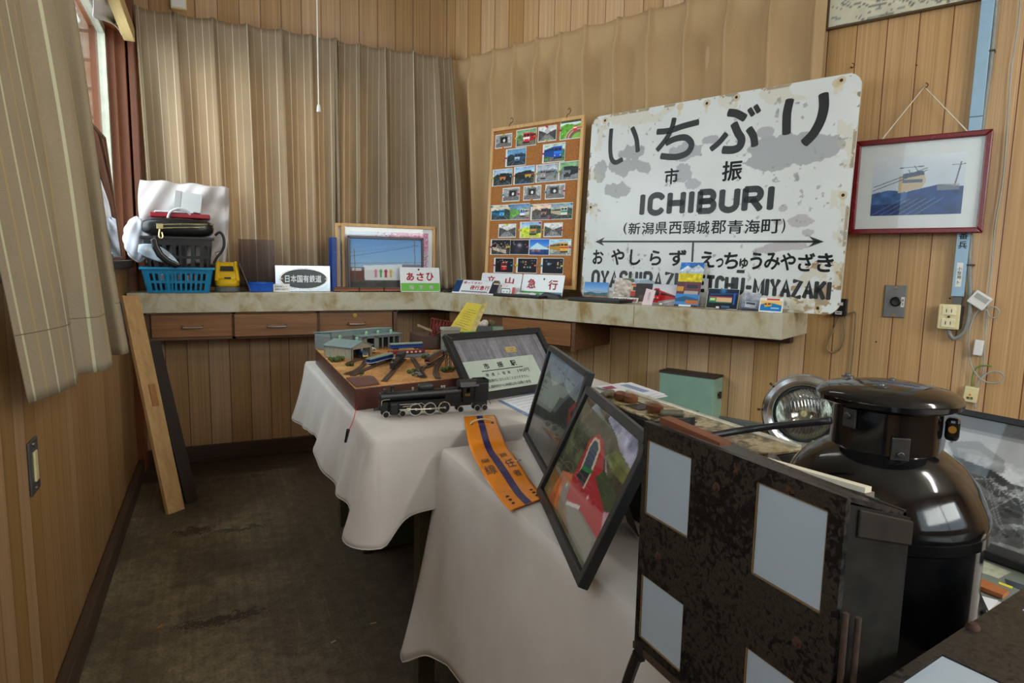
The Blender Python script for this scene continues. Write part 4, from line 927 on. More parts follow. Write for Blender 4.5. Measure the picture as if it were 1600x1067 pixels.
photo('bright green photograph of a railcar on a bend, top corner', 'green bend photo', 712, 101, 836, 204, curve_pic(4), ('ml', 'or'))
photo('photograph of a grey-blue electric train in shade, second row', 'shaded blue train photo', 413, 250, 525, 343, TP(5, (96, 140, 176), (40, 56, 60), (60, 98, 130), (170, 180, 190), .55, .34, 1, ground=(50, 60, 76)), ('ml',), .004, .008)
photo('photograph of a bright blue train with white nose lights, second row', 'bright blue train photo', 616, 225, 739, 325, TP(6, (170, 190, 180), (70, 110, 70), (24, 84, 180), (40, 120, 210), .66, .46, -1), ('ml',), .004, .006)
photo('photograph of a dark train with amber face, first in the third row', 'amber-faced train photo', 338, 358, 447, 448, TP(7, (150, 170, 190), (40, 52, 44), (30, 30, 32), (190, 110, 40), .5, .36, 1, ground=(60, 60, 66)), ('yl', 'cr'), .003, .006)
photo('photograph of a dark green train with amber stripe, second in the third row', 'green amber-striped train photo', 456, 343, 570, 440, TP(8, (140, 170, 200), (46, 60, 44), (28, 44, 34), (196, 140, 50), .68, .36, -1, ground=(36, 60, 96)), ('ol', 'mr'), .003, .006)
photo('faded photograph of a grey train streaking past, third in the third row', 'faded grey train photo', 577, 333, 698, 430, TP(9, (150, 168, 186), (120, 130, 130), (140, 140, 148), (170, 130, 140), .3, .3, 1, ground=(130, 134, 140)).gray(.4), ('yl', 'cr'), .003, .006)
photo('photograph of a black-green locomotive at a station, last in the third row', 'black-green locomotive photo', 702, 319, 829, 420, TP(10, (120, 160, 120), (110, 120, 120), (24, 40, 36), (110, 116, 120), .36, .38, 1, ground=(120, 124, 134)), ('yl', 'mr'), .003, .006)
photo('grey photograph of a white-lit tunnel over bare ground, first in the fourth row', 'fourth-row bare tunnel photo', 391, 458, 486, 534, tunnel_pic(11, cx=.58), ('cl', 'mr'), .005)
photo('grey photograph of a tunnel mouth centred on its rails, fourth row', 'fourth-row centred tunnel photo', 507, 448, 606, 528, tunnel_pic(12, cx=.46), ('yt', 'ob'), .005)
photo('darkest grey photograph of a tunnel, at the end of the fourth row', 'darkest tunnel photo', 629, 441, 739, 522, tunnel_pic(13, cx=.44), ('cl', 'mr'), .005)
photo('photograph of a turquoise train on a dark curve, first in the fifth row', 'turquoise train photo', 320, 552, 433, 637, TP(14, (190, 180, 160), (50, 70, 60), (40, 130, 176), (60, 160, 200), .56, .3, -1, ground=(60, 66, 76)), ('ctl', 'ctr'), .003, .007)
photo('photograph of a white train past a green field, second in the fifth row', 'white train and field photo', 426, 545, 539, 635, TP(15, (100, 130, 160), (96, 150, 70), (220, 220, 220), (60, 110, 200), .66, .28, 1, ground=(110, 110, 110)), ('mbr',), .003, .0)
photo('photograph of a brown train against a pale evening sky, third in the fifth row', 'brown evening train photo', 545, 548, 662, 638, TP(16, (206, 180, 160), (80, 76, 70), (70, 60, 60), (150, 110, 90), .62, .34, 1, ground=(86, 84, 88)), ('ctl', 'mbr'), .003, .008)
photo('photograph of a cream and turquoise express, last in the fifth row', 'cream express photo', 656, 543, 782, 635, TP(17, (130, 150, 160), (54, 70, 60), (206, 200, 170), (40, 140, 150), .62, .36, -1, ground=(60, 66, 70)), ('ctr',), .003, .0)
photo('grey photograph of a dark hillside line, first in the sixth row', 'hillside line photo', 362, 657, 462, 735, rails_pic(18), ('yt',), .005)
photo('photograph of a railcar in a yellow-green field, middle of the sixth row', 'field railcar photo', 483, 646, 605, 738, TP(19, (140, 170, 210), (190, 200, 60), (90, 104, 60), (226, 130, 60), .6, .42, 1, ground=(190, 200, 60)), ('yl', 'mtr'), .003, .007)
photo('grey photograph of many rails under a white sky, sixth row', 'many rails photo', 619, 653, 725, 734, rails_pic(20), ('yl', 'mr'), .005)
photo('night photograph of a lamp-lit yard, first in the seventh row', 'lamp-lit yard photo', 314, 744, 427, 832, night_street(21), ('ml', 'yr'), .003, .006)
photo('night photograph of a pink-lit train face, second in the seventh row', 'pink-lit night photo', 425, 746, 534, 833, night_pic(22, [(.5, .4, .16, (200, 190, 200)), (.52, .5, .06, (230, 60, 70)), (.4, .7, .3, (50, 52, 70))]), ('mr',), .003)
photo('blue photograph of snowy mountains over a train, third in the seventh row', 'blue mountain photo', 535, 743, 650, 838, snow_pic(23), ('or',), .003)
photo('photograph of a yellow and red railcar below pale hills, end of the seventh row', 'yellow and red railcar photo', 650, 746, 775, 839, TP(24, (150, 186, 220), (150, 160, 150), (206, 160, 60), (190, 60, 50), .68, .42, -1, ground=(130, 124, 120)), ('mr',), .003)
photo('night photograph of a red locomotive, first in the bottom row', 'red night locomotive photo', 330, 850, 442, 937, night_pic(25, [(.46, .28, .05, (255, 210, 170)), (.62, .28, .05, (255, 210, 170)), (.52, .7, .08, (230, 90, 60))], (150, 30, 36)), ('ml', 'cr'), .003, .008)
photo('night photograph of four orange lights in darkness, middle of the bottom row', 'four lights night photo', 459, 852, 578, 940, night_pic(26, [(.42, .25, .05, (255, 200, 150)), (.42, .42, .05, (255, 180, 130)), (.36, .62, .06, (255, 190, 150)), (.52, .62, .06, (90, 190, 230)), (.66, .62, .06, (255, 190, 150))]), ('yl', 'or'), .003, .008)
photo('night photograph of blue-lit train lights, end of the bottom row', 'blue-lit night photo', 601, 853, 730, 947, night_pic(27, [(.3, .38, .09, (150, 180, 220)), (.75, .28, .04, (255, 200, 150)), (.75, .42, .04, (255, 170, 120)), (.74, .6, .05, (255, 190, 150)), (.86, .6, .05, (120, 190, 255))]), ('cl', 'yr'), .003, .008)

# ------------------------------------------------------------------ on the worktop under the striped curtain
KZ = ZK + .0006
def BX(px, y, py=445): return at_y(px, py, y).x
def BZ(px, py, y): return at_y(px, py, y).z
def basket(name, label, cat, x0, x1, y0, y1, z0, z1, tap, m, rows, nf, ns, solid_top=.2, solid_mid=.08, mid_solid=None):
    o = thing(name, label, cat, ((x0 + x1)/2, (y0 + y1)/2, z0)); w, d, h = (x1 - x0)/2, (y1 - y0)/2, z1 - z0
    def P(sx, sy, v): k = 1 - tap*(1 - v); return Vector((sx*w*k, sy*d*k, v*h))
    def side(bm, a, b, ta, tb, va, vb, th=.003):    # panel strip between fractions ta..tb along an edge a->b
        A = [P(*a, va).lerp(P(*b, va), ta), P(*a, va).lerp(P(*b, va), tb), P(*a, vb).lerp(P(*b, vb), tb), P(*a, vb).lerp(P(*b, vb), ta)]
        n = (A[1] - A[0]).cross(A[3] - A[0]).normalized()*th
        hexa(bm, [A[0], A[1], A[1] - n, A[0] - n, A[3], A[2], A[2] - n, A[3] - n])
    bm = B(); E_ = [((-1, -1), (1, -1), nf), ((1, -1), (1, 1), ns), ((1, 1), (-1, 1), nf), ((-1, 1), (-1, -1), ns)]
    for a, b, n in E_:
        v = 0.; hs = (1 - solid_top - solid_mid*rows)/rows
        for r in range(rows):
            side(bm, a, b, 0, 1, v, v + solid_mid)
            for k in range(n+1): side(bm, a, b, max(0, k/n - .22/n), min(1, k/n + .22/n), v + solid_mid, v + solid_mid + hs)
            if mid_solid: side(bm, a, b, mid_solid[0], mid_solid[1], v + solid_mid, v + solid_mid + hs)
            side(bm, a, b, 0, .06, v + solid_mid, v + solid_mid + hs); side(bm, a, b, .94, 1, v + solid_mid, v + solid_mid + hs)
            v += solid_mid + hs
        side(bm, a, b, 0, 1, v, 1)
    obj('basket_wall', bm, m, o)
    k = 1 - tap; obj('basket_floor', box(B(), -w*k, w*k, -d*k, d*k, 0, .004), m, o)
    bm = B()
    for a, b, n in E_:
        p, q = P(*a, 1), P(*b, 1); e = .008
        hexa(bm, [p + Vector((-a[0]*0, 0, -.006)), q + Vector((0, 0, -.006)), q + Vector((b[0]*e, b[1]*e, -.006)), p + Vector((a[0]*e, a[1]*e, -.006)), p + Vector((0, 0, .004)), q + Vector((0, 0, .004)), q + Vector((b[0]*e, b[1]*e, .004)), p + Vector((a[0]*e, a[1]*e, .004))])
    obj('rim', bm, m, o); return o
BY0, BY1 = 3.40, 3.615
BLUEB = plain('blue_basket_plastic', (18, 128, 176), .35, var=.06)
x0, x1 = BX(220, BY0, 420), BX(333, BY0, 420); zb = KZ; zt_ = BZ(275, 419, BY0)
basket('plastic_basket', 'bright blue slotted plastic basket at the end of the worktop', 'basket', x0, x1, BY0, BY1, zb, zt_, .13, BLUEB, 2, 13, 7, .22, .10, (.30, .42))
bx0, bx1 = BX(218, BY0 + .02, 370), BX(336, BY0 + .02, 370); bz0, bz1 = zb + .035, BZ(275, 371, BY0 + .02)
DKB = plain('black_basket_plastic', (34, 34, 36), .4)
basket('plastic_basket', 'black slotted basket standing inside the blue basket', 'basket', bx0 + .012, bx1 - .012, BY0 + .022, BY1 - .02, bz0, bz1, .16, DKB, 3, 7, 4, .16, .06, (.50, .62))
# things in and on the black basket
def slab(name, label, cat, x0, x1, y0, y1, z0, z1, m, rot=0., ry=0., bev=.004, group=None):
    o = obj(name, box(B(), -(x1-x0)/2, (x1-x0)/2, -(y1-y0)/2, (y1-y0)/2, 0, z1 - z0), m, None, bev=bev); o.location = ((x0+x1)/2, (y0+y1)/2, z0); o.rotation_euler = (0, ry, rot); return tag(o, label, cat, group)
WHITEC = plain('bag_white_plastic', (206, 206, 210), .35, var=.06)
xa_, xb_ = bx0 + .05, bx1 - .05
slab('paper_stack', 'stack of papers with red edges inside the black basket', 'papers', xa_ + .02, xb_ - .04, BY0 + .06, BY1 - .06, bz0 + .008, bz0 + .05, PAPER)
slab('red_folder', 'dark red folder lying inside the black basket', 'folder', xa_ + .03, xb_ - .05, BY0 + .07, BY1 - .07, bz0 + .052, bz0 + .075, plain('dark_red_card', (150, 24, 34), .45))
pz0, pz1 = bz1 + .005, BZ(275, 341, BY0 + .03)
pw = thing('zip_pouch', 'black leather pouch with a gold zipper lying on the black basket', 'pouch', ((bx0 + bx1)/2, (BY0 + BY1)/2, pz0))
LEATH = plain('black_leather', (22, 22, 22), .3, scale=90, bump=.15); hw = (bx1 - bx0)/2 - .004; ph = pz1 - pz0
def pouch(u, v):
    a = 2*math.pi*u; b = math.pi*(v - .5); e = .35
    f = lambda c, s: math.copysign(abs(c)**s, c)
    z_ = f(math.sin(b), .7); return Vector((hw*f(math.cos(b), .35)*f(math.cos(a), e), .1*f(math.cos(b), .35)*f(math.sin(a), e), ph*.5 + ph*.5*z_*(1 + .12*math.cos(2.2*f(math.cos(a), e)))))
bm = surface(B(), pouch, 56, 20); bmesh.ops.remove_doubles(bm, verts=bm.verts, dist=1e-5); obj('pouch_body', bm, LEATH, pw, smooth='all')
GOLD = plain('pale_gold', (206, 192, 140), .25, .8)
bm = B(); tube(bm, [(-hw*.5, -.103, ph*.60), (0, -.106, ph*.66), (hw*.6, -.104, ph*.70), (hw*.99, -.07, ph*.72)], .0028, 6, 6); tube(bm, [(-hw*.42, -.103, ph*.42), (0, -.106, ph*.47), (hw*.6, -.104, ph*.52), (hw*.99, -.07, ph*.55)], .0028, 6, 6); obj('zipper', bm, GOLD, pw, smooth='all')
bm = B(); box(bm, -hw*.56, -hw*.38, -.109, -.103, ph*.38, ph*.66); tube(bm, [(-hw*.47, -.110, ph*.36), (-hw*.5, -.112, .0), (-hw*.46, -.112, -.012), (-hw*.40, -.112, -.006), (-hw*.42, -.112, ph*.2)], .004, 8, 4); obj('zip_pull', bm, GOLD, pw, bev=.001)
RF = plain('maroon_card', (140, 16, 34), .35)
z0 = pz1 + .004; z1_ = BZ(280, 331, BY0 + .05)
slab('red_folder', 'maroon plastic folder lying on top of the black zip pouch', 'folder', BX(234, BY0 + .06, 340), BX(328, BY0 + .06, 338), BY0 + .05, BY1 - .03, z0, max(z0 + .02, z1_ - .006), RF, 0, math.radians(.5))
zt2 = max(z0 + .02, z1_ - .006) + .003
slab('paper_sheets', 'few loose white sheets and a blue leaflet lying on the maroon folder', 'papers', BX(240, BY0 + .07, 330), BX(300, BY0 + .07, 330), BY0 + .06, BY1 - .05, zt2, zt2 + .006, PAPER, .12, bev=.001)
o = obj('carry_strap', tube(B(), [(BX(262, BY0 + .05, 340), BY0 + .05, BZ(262, 341, BY0 + .05)), (BX(272, BY0 + .05), BY0 + .045, BZ(272, 331, BY0 + .05)), (BX(286, BY0 + .05), BY0 + .045, BZ(286, 326, BY0 + .05)), (BX(298, BY0 + .05), BY0 + .05, BZ(298, 331, BY0 + .05)), (BX(304, BY0 + .05), BY0 + .06, BZ(304, 340, BY0 + .05))], .006, 8, 5), WHITEC, None, smooth='all'); tag(o, 'white plastic carrying strap arched over the maroon folder', 'strap')
bm = B(); xg0, xg1 = BX(270, BY0 + .12, 320), BX(313, BY0 + .12, 320); zg0, zg1 = zt2 + .008, BZ(290, 300, BY0 + .12)
gb_ = thing('document_box', 'light grey document box standing tilted on top of the basket pile', 'box', ((xg0 + xg1)/2, BY0 + .13, zg0), 0, rx=math.radians(-14), ry=math.radians(7)); gw = (xg1 - xg0)/2
obj('box_body', box(B(), -gw*.5, gw, -.015, .015, 0, zg1 - zg0), plain('pale_grey_card', (186, 188, 188), .5, var=.03), gb_, bev=.002); obj('spine', box(B(), -gw, -gw*.5, -.016, .016, 0, (zg1 - zg0)*1.02), plain('mid_grey_card', (160, 160, 160), .5, var=.03), gb_, bev=.002)
# big crumpled white sheet of plastic behind the pile
wx0, wx1 = BX(221, 3.60, 330), BX(362, 3.60, 330); wz0, wz1 = BZ(290, 412, 3.60), BZ(290, 285, 3.60)
def bagf(u, v):
    e = 1 - v; x = wx0 + (wx1 - wx0)*u - .012*math.sin(5*v)*(1 - u) - .03*v*v*(u > .8)*(u - .8)*5; z = wz1 + (wz0 - wz1)*v - .012*u*u*(1 - v) - .004*math.sin(19*u)
    y = 3.61 - .012*math.sin(11*u + 3*v) - .010*math.sin(7*v + 13*u*v) - .006*math.sin(27*u + 15*v) + .012*(u - .5)
    if u > .93: y += .02*(u - .93)*14; x -= .008*(u - .93)*14
    return Vector((x, y - .015*v, z))
o = obj('plastic_sheet', surface(B(), bagf, 70, 40), plain('milky_plastic', (206, 199, 198), .45, var=.05, scale=9), None, smooth='all', recalc=False); solid(o, .002); tag(o, 'large crumpled white plastic sheet standing behind the basket pile', 'sheet')
# grey-white bag bulging at the side of the baskets
def sack(cx_, cy_, cz_, rx, ry, rz, seed, m, label, name='plastic_bag', amp=.16):
    r = random.Random(seed); ph = [r.uniform(0, 6) for _ in range(6)]
    def fn(u, v):
        a = 2*math.pi*u; b = math.pi*(v - .5); k = 1 + amp*math.sin(3*a + ph[0])*math.cos(b) + amp*.6*math.sin(5*a + 4*b + ph[1]) + amp*.4*math.sin(9*a - 5*b + ph[2])
        return Vector((cx_ + rx*k*math.cos(b)*math.cos(a), cy_ + ry*k*math.cos(b)*math.sin(a), cz_ + rz*math.sin(b)*(1 + amp*.5*math.sin(2*a + ph[3]))))
    bm = surface(B(), fn, 48, 28); bmesh.ops.remove_doubles(bm, verts=bm.verts, dist=1e-5); o = obj(name, bm, m, None, smooth='all'); return tag(o, label, 'bag')
pc_ = at_y(214, 374, 3.47)
sack(pc_.x, 3.49, pc_.z, .06, .05, .10, 3, plain('pale_grey_fleece', (188, 190, 198), .8, var=.05), 'pale grey cloth bag squeezed between the baskets and the corner post')
p1, p2 = at_y(216, 388, BY0 - .022), at_y(280, 412, BY0 - .022)
def clr(u, v):
    p = Vector((p1.x, BY0 - .02, p1.z)).lerp(Vector((p2.x, BY0 - .02, p2.z)), u); w_ = .034*math.sin(math.pi*min(1, u*.9 + .12))**.7
    return p + Vector((.35*(v - .5)*w_, -.008*math.sin(math.pi*v) - .004*math.sin(14*u), (v - .5)*2*w_ + .01*math.sin(3*u)))
o = obj('clear_pouch', surface(B(), clr, 30, 10), plain('clear_film', (176, 192, 206), .15, var=.14, scale=40), None, smooth='all', recalc=False); solid(o, .0015); tag(o, 'crinkled clear plastic pouch hanging over the rim of the blue basket', 'pouch')
bm = B(); Pp = [at_y(240, 372, BY0 - .03), at_y(243, 385, BY0 - .032), at_y(250, 398, BY0 - .032), at_y(262, 408, BY0 - .03), at_y(280, 416, BY0 - .026)]
def strapf(u, v):
    k = min(len(Pp) - 2, int(u*(len(Pp) - 1))); f = u*(len(Pp) - 1) - k; p = Pp[k].lerp(Pp[k+1], f); return p + Vector(((v - .5)*.026, -.002, (v - .5)*.016))
o = obj('bag_strap', surface(B(), strapf, 24, 3), LEATH, None, smooth='all', recalc=False); solid(o, .003); tag(o, 'wide black strap hanging over the front of the black basket', 'strap')
bm = B(); yy = BY0 + .07; Pp2 = [at_y(*q, yy) for q in ((336, 368), (343, 363), (349, 370), (350, 384), (345, 395), (339, 402), (334, 412))]
o = obj('leather_loop', tube(bm, Pp2, .006, 8, 5), LEATH, None, smooth='all'); tag(o, 'black leather strap loop with a metal buckle at the side of the black basket', 'strap')
q_ = at_y(342, 397, yy); obj('buckle', tube(B(), [(q_.x - .012, yy - .007, q_.z - .01), (q_.x + .012, yy - .007, q_.z), (q_.x + .008, yy - .007, q_.z + .016), (q_.x - .015, yy - .007, q_.z + .006)], .002, 6, 0, True), STEEL, o)
# yellow train head
YY = plain('train_yellow', (226, 182, 16), .25, var=.04); yt0 = 3.47; yx0, yx1 = BX(335.5, yt0, 440), BX(375, yt0, 440); yw = (yx1 - yx0)/2; yh = BZ(355, 408, yt0) - KZ
yt = thing('toy_train_head', 'yellow plastic bullet-train nose standing on the worktop beside the blue basket', 'toy', ((yx0 + yx1)/2, yt0 + .06, KZ))
obj('base_skirt', prism(B(), rrect(-yw, yw, -.06, .075, .03), 0, yh*.17), plain('skirt_grey', (88, 92, 96), .4), yt, bev=.004)
obj('nose', prism(B(), rrect(-yw*.99, yw*.99, -.062, .075, .034), yh*.165, yh*.42), YY, yt, smooth=True, bev=.014, seg=4)
hexa_pts = [(-yw*.93, -.05, yh*.38), (yw*.93, -.05, yh*.38), (yw*.93, .07, yh*.38), (-yw*.93, .07, yh*.38), (-yw*.78, -.024, yh*.97), (yw*.78, -.024, yh*.97), (yw*.78, .06, yh*.97), (-yw*.78, .06, yh*.97)]
obj('body', hexa(B(), hexa_pts), YY, yt, smooth=True, bev=.016, seg=4)
for s in (-1, 1): obj('cowl', hexa(B(), [(s*yw*.86 - .009, -.058, yh*.36), (s*yw*.86 + .009, -.058, yh*.36), (s*yw*.86 + .009, .02, yh*.36), (s*yw*.86 - .009, .02, yh*.36), (s*yw*.70 - .008, -.032, yh), (s*yw*.70 + .008, -.032, yh), (s*yw*.70 + .008, .02, yh*.99), (s*yw*.70 - .008, .02, yh*.99)]), YY, yt, bev=.005)
obj('windscreen', hexa(B(), [(-yw*.56, -.045, yh*.68), (yw*.56, -.045, yh*.68), (yw*.56, -.03, yh*.68), (-yw*.56, -.03, yh*.68), (-yw*.5, -.036, yh*.84), (yw*.5, -.036, yh*.84), (yw*.5, -.02, yh*.84), (-yw*.5, -.02, yh*.84)]), BLACK, yt, bev=.002)
obj('lamp_window', box(B(), -yw*.24, yw*.28, -.0535, -.045, yh*.43, yh*.485), BLACK, yt, bev=.001)
# leaning brown card, smoky sheet, blue tray
cx0, cx1 = BX(372, 3.50, 410), BX(392, 3.44, 456)
bm = B(); hexa(bm, [(cx1, 3.435, KZ), (cx1 + .002, 3.435, KZ), (cx1 + .002, 3.60, KZ), (cx1, 3.60, KZ), (cx0, 3.45, BZ(371, 409, 3.47)), (cx0 + .003, 3.45, BZ(371, 409, 3.47)), (cx0 + .003, 3.61, BZ(371, 409, 3.47)), (cx0, 3.61, BZ(371, 409, 3.47))])
o = obj('leaning_card', bm, plain('dark_tan_card', (104, 92, 70), .6), None); tag(o, 'dark tan card leaning against the yellow train nose', 'card')
bm = B(); sx0, sx1 = BX(374, 3.605, 430), BX(430, 3.605, 430); box(bm, sx0, sx1, -.001, .001, 0, BZ(400, 374, 3.605) - KZ)
o = obj('smoky_sheet', bm, glass_mat('smoky_plastic', (.66, .60, .60, 1), .12, 1.4, .12), None); o.location = (0, 3.585, KZ); o.rotation_euler = (math.radians(-3), 0, 0); tag(o, 'smoky clear plastic sheet leaning on the striped curtain behind the blue tray', 'sheet')
tb0, tb1 = BX(387, 3.47, 447), BX(428, 3.47, 447); zz = BZ(405, 441, 3.47) - KZ
tb = thing('blue_tray', 'small bright blue plastic tray lying beside the leaning tan card', 'tray', ((tb0 + tb1)/2, 3.52, KZ)); w_ = (tb1 - tb0)/2; TB = plain('bright_blue_plastic', (0, 84, 190), .35, var=.05)
obj('tray_base', hexa(B(), [(-w_*.86, -.045, 0), (w_*.86, -.045, 0), (w_*.86, .045, 0), (-w_*.86, .045, 0), (-w_*.97, -.05, zz*.85), (w_*.97, -.05, zz*.85), (w_*.97, .05, zz*.85), (-w_*.97, .05, zz*.85)]), TB, tb, bev=.003)
bm = B(); tube(bm, [(-w_, -.053, zz*.9), (w_, -.053, zz*.9), (w_, .053, zz*.9), (-w_, .053, zz*.9)], .004, 8, 0, True); obj('tray_rim', bm, TB, tb, smooth='all')
# oval railway name plate in a clear block, with its caption card
ny = 3.53; nx0, nx1 = BX(430, ny, 432), BX(516, ny, 432); nh = BZ(470, 415, ny) - KZ; nw = nx1 - nx0
npd = thing('name_plate', 'oval black railway name plate with silver characters mounted on a mirror-like backing', 'name plate', (nx0, ny, KZ), rx=math.radians(-3))
obj('backing', box(B(), 0, nw, -.004, 0, 0, nh), plain('mirror_backing', (158, 166, 174), .2, .8, var=.05), npd, bev=.001)
def ell_prism(rx, rz, y0, y1): return prism(B(), [(nw*.51 + rx*math.cos(2*math.pi*i/64), nh*.49 + rz*math.sin(2*math.pi*i/64)) for i in range(64)], y0, y1, 'xz')
obj('outer_rim', ell_prism(nw*.455, nh*.43, -.010, -.004), STEEL, npd, smooth=True); obj('groove', ell_prism(nw*.442, nh*.412, -.0104, -.006), INK, npd); obj('inner_rim', ell_prism(nw*.432, nh*.396, -.011, -.006), STEEL, npd, smooth=True); obj('oval', ell_prism(nw*.42, nh*.378, -.0114, -.006), plain('plate_black', (38, 46, 52), .35), npd)
lettering('characters', [('日本国有鉄道', nw*.50, nh*.49, nw*.66, nh*.29, .022, 0, -.0120)], plain('plate_silver', (236, 238, 240), .3, .2, var=.03), npd)
bm = B()
for s in (-.39, .40): cyl(bm, (nw*(.505 + s), -.0114, nh*.49), (nw*(.505 + s), -.0135, nh*.49), .0035, 10)
obj('screw', bm, BRASS, npd)
ly = 3.485; lx0, lx1 = BX(427, ly, 449), BX(453, ly, 449); lh = BZ(440, 444.5, ly) - KZ + .004; lw = lx1 - lx0
lc = thing('caption_card', 'small white caption card in front of the oval name plate', 'card', (lx0, ly, KZ), rx=math.radians(-12))
obj('card', box(B(), 0, lw, -.001, 0, 0, lh), CARD, lc); lettering('caption', [('日本国有鉄道プレート', lw*.47, lh*.66, lw*.74, lh*.22, .01, 0, -.0014), ('国鉄時代の銘板です', lw*.50, lh*.32, lw*.78, lh*.22, .01, 0, -.0014)], INK, lc)
# blue folder and framed pictures
fy = 3.56; o = slab('blue_folder', 'dark blue folder standing upright beside the beech frames', 'folder', BX(516.5, fy, 410), BX(524, fy, 410), fy - .05, fy + .06, KZ, BZ(520, 371, fy), plain('royal_blue_card', (10, 62, 140), .45, var=.05), bev=.002)
def cherry(w=150, h=105, seed=3):
    cv = Cv(w, h, (206, 214, 232)); cv.tex(4, .06, seed); rs = np.random.RandomState(seed)
    for k in range(26): cv.line(.95, .0 + .5*rs.rand(), .45 + .5*rs.rand(), .3*rs.rand(), .012, (70, 52, 60), .7)
    for k in range(900):
        x = 1 - abs(rs.normal(0, .26)); y = abs(rs.normal(0, .30))
        if x < .3 or (y > .28 and x < .78): continue
        c = (206, 96, 146) if rs.rand() < .6 else (236, 160, 192); cv.ell(x, y, .012, .016, c, .8)
    return cv
fx0, fx1 = BX(532.5, 3.60, 400), BX(677, 3.60, 400); fw = fx1 - fx0; fh = BZ(535, 349, 3.61) - KZ
for dx, y_, lb in ((-.03, 3.60, 'light beech picture frame standing rearmost, mostly hidden by another beech frame'), (0., 3.575, 'light beech picture frame with a cherry blossom photograph')):
    fr_ = thing('framed_picture', lb, 'picture', (fx0 + dx, y_, KZ), rx=math.radians(-1), group='beech picture frames')
    frame(fr_, fw, fh, .017, .020, LIGHTW, cherry(seed=3) if dx == 0 else Cv(40, 30, (214, 216, 218)), .022)
dx0, dx1 = BX(543, 3.52, 410), BX(661, 3.52, 410); dw = dx1 - dx0; dh = BZ(545, 368, 3.52) - KZ
cv = Cv(150, 110, (104, 160, 214)); cv.grad(0, .6, (76, 142, 212), (142, 186, 224)); cv.rect(0, .60, 1, .8, (96, 74, 72)); cv.poly([(.18, .53), (.72, .50), (.72, .86), (.2, .83)], (228, 230, 232)); cv.rect(.72, .50, 1, .82, (104, 96, 108)); cv.rect(0, .56, .19, .83, (112, 72, 70)); cv.rect(.03, .58, .15, .64, (206, 196, 192)); cv.poly([(0, .48), (1, .44), (1, .47), (0, .51)], (120, 150, 178))
cv.rect(0, .82, 1, 1, (92, 88, 86)); cv.poly([(0, .84), (1, .86), (1, 1), (0, .97)], (78, 76, 76)); cv.tex(14, .25, 5, cv.y > .82)
for i, c in enumerate(((216, 140, 160), (90, 170, 90), (196, 60, 76), (226, 186, 60))): cv.ell(.35 + .07*i, .64, .022, .04, c); cv.rect(.335 + .07*i, .66, .365 + .07*i, .76, c)
for x in (.06, .9): cv.line(x, .22 if x < .5 else .02, x + .01, .84, .018, (110, 96, 86))
cv.line(0, .36, .88, .14, .008, (60, 84, 116)); cv.line(0, .28, 1, .12, .006, (70, 100, 140), .7); cv.line(.86, .12, .95, .11, .01, (96, 84, 80)); cv.line(0, .2, 1, .0, .005, (70, 100, 140), .6)
dk = thing('framed_picture', 'dark walnut framed photograph of a white station wall under blue sky', 'picture', (dx0, 3.52, KZ), rx=math.radians(-1))
frame(dk, dw, dh, .013, .018, plain('walnut_frame', (58, 34, 32), .3), cv, 0, bev=.002)
# little brown model train along the worktop edge
ty = 3.47
def coach(o, L, w, h, body, roof, band=None, win=True, seed=0):
    """a model coach along x, wheels on z 0"""
    zf = h*.24
    obj('body', box(B(), -L/2, L/2, -w/2, w/2, zf, h*.82), body, o, bev=w*.06, seg=2)
    bm = B(); P = [(-w/2*1.02, h*.80), (w/2*1.02, h*.80), (w*.44, h*.90), (w*.22, h*.985), (0, h), (-w*.22, h*.985), (-w*.44, h*.90)]; prism(bm, P, -L/2*1.003, L/2*1.003, 'yz'); obj('roof', bm, roof, o)
    if band is not None: obj('stripe', box(B(), -L/2*1.001, L/2*1.001, -w/2*1.01, w/2*1.01, zf + h*.05, zf + h*.12), band, o)
    if win:
        bm = B(); n = max(5, int(L/w*2.2))
        for i in range(n):
            x = -L/2 + L*(i + .5)/n
            for s in (-1, 1): box(bm, x - L/n*.3, x + L/n*.3, s*w*.505 - .0002, s*w*.505 + .0002, h*.52, h*.70)
        for s in (-1, 1): box(bm, s*L*.5012 - .0002, s*L*.5012 + .0002, -w*.34, w*.34, h*.52, h*.72)
        obj('windows', bm, plain('train_window', (28, 34, 44), .2), o)
    for s in (-.34, .34):
        bm = B(); box(bm, s*L - L*.09, s*L + L*.09, -w*.36, w*.36, h*.08, zf + .0002)
        for d_ in (-.055, .055): cyl(bm, (s*L + d_*L, -w*.34, h*.11), (s*L + d_*L, w*.34, h*.11), h*.11, 12)
        obj('bogie', bm, plain('bogie_black', (30, 28, 28), .5), o)
tx0, tx1 = BX(521, ty, 447), BX(637, ty, 447); n_ = 3; tl = (tx1 - tx0)/n_
for i in range(3):
    c_ = thing('model_coach', ('first', 'middle', 'last')[i] + ' brown model coach of the short train in front of the framed pictures', 'model train', (tx0 + tl*(i + .5), ty, KZ), group='brown model coaches on the worktop')
    coach(c_, tl*.96, .018, .027, plain('model_brown', (142, 66, 34), .4), plain('model_roof_dark', (76, 64, 56), .5), plain('model_orange', (212, 140, 60), .4))
def sign_plate(name, label, loc, rz, W, Hh, lean, ht, hole=None, bandc=None, bandh=.32, extra=None, cat='sign'):
    o = thing(name, label, cat, loc, rz, rx=math.radians(-lean))
    obj('plate', prism(B(), rrect(0, W, 0, Hh, .006, 4), -.003, 0, 'xz'), plain('white_enamel', (226, 228, 232), .25, var=.03), o, bev=.0006)
    if bandc is not None: obj('colour_band', box(B(), W*.012, W*.988, -.0034, -.003, Hh*.02 + .001, Hh*bandh), bandc, o)
    if hole: obj('hole', disc(B(), W*hole[0], Hh*hole[1], .0055, .0055, -.0036, 18), plain('hole_dark', (60, 52, 44), .6), o, recalc=False)
    return o
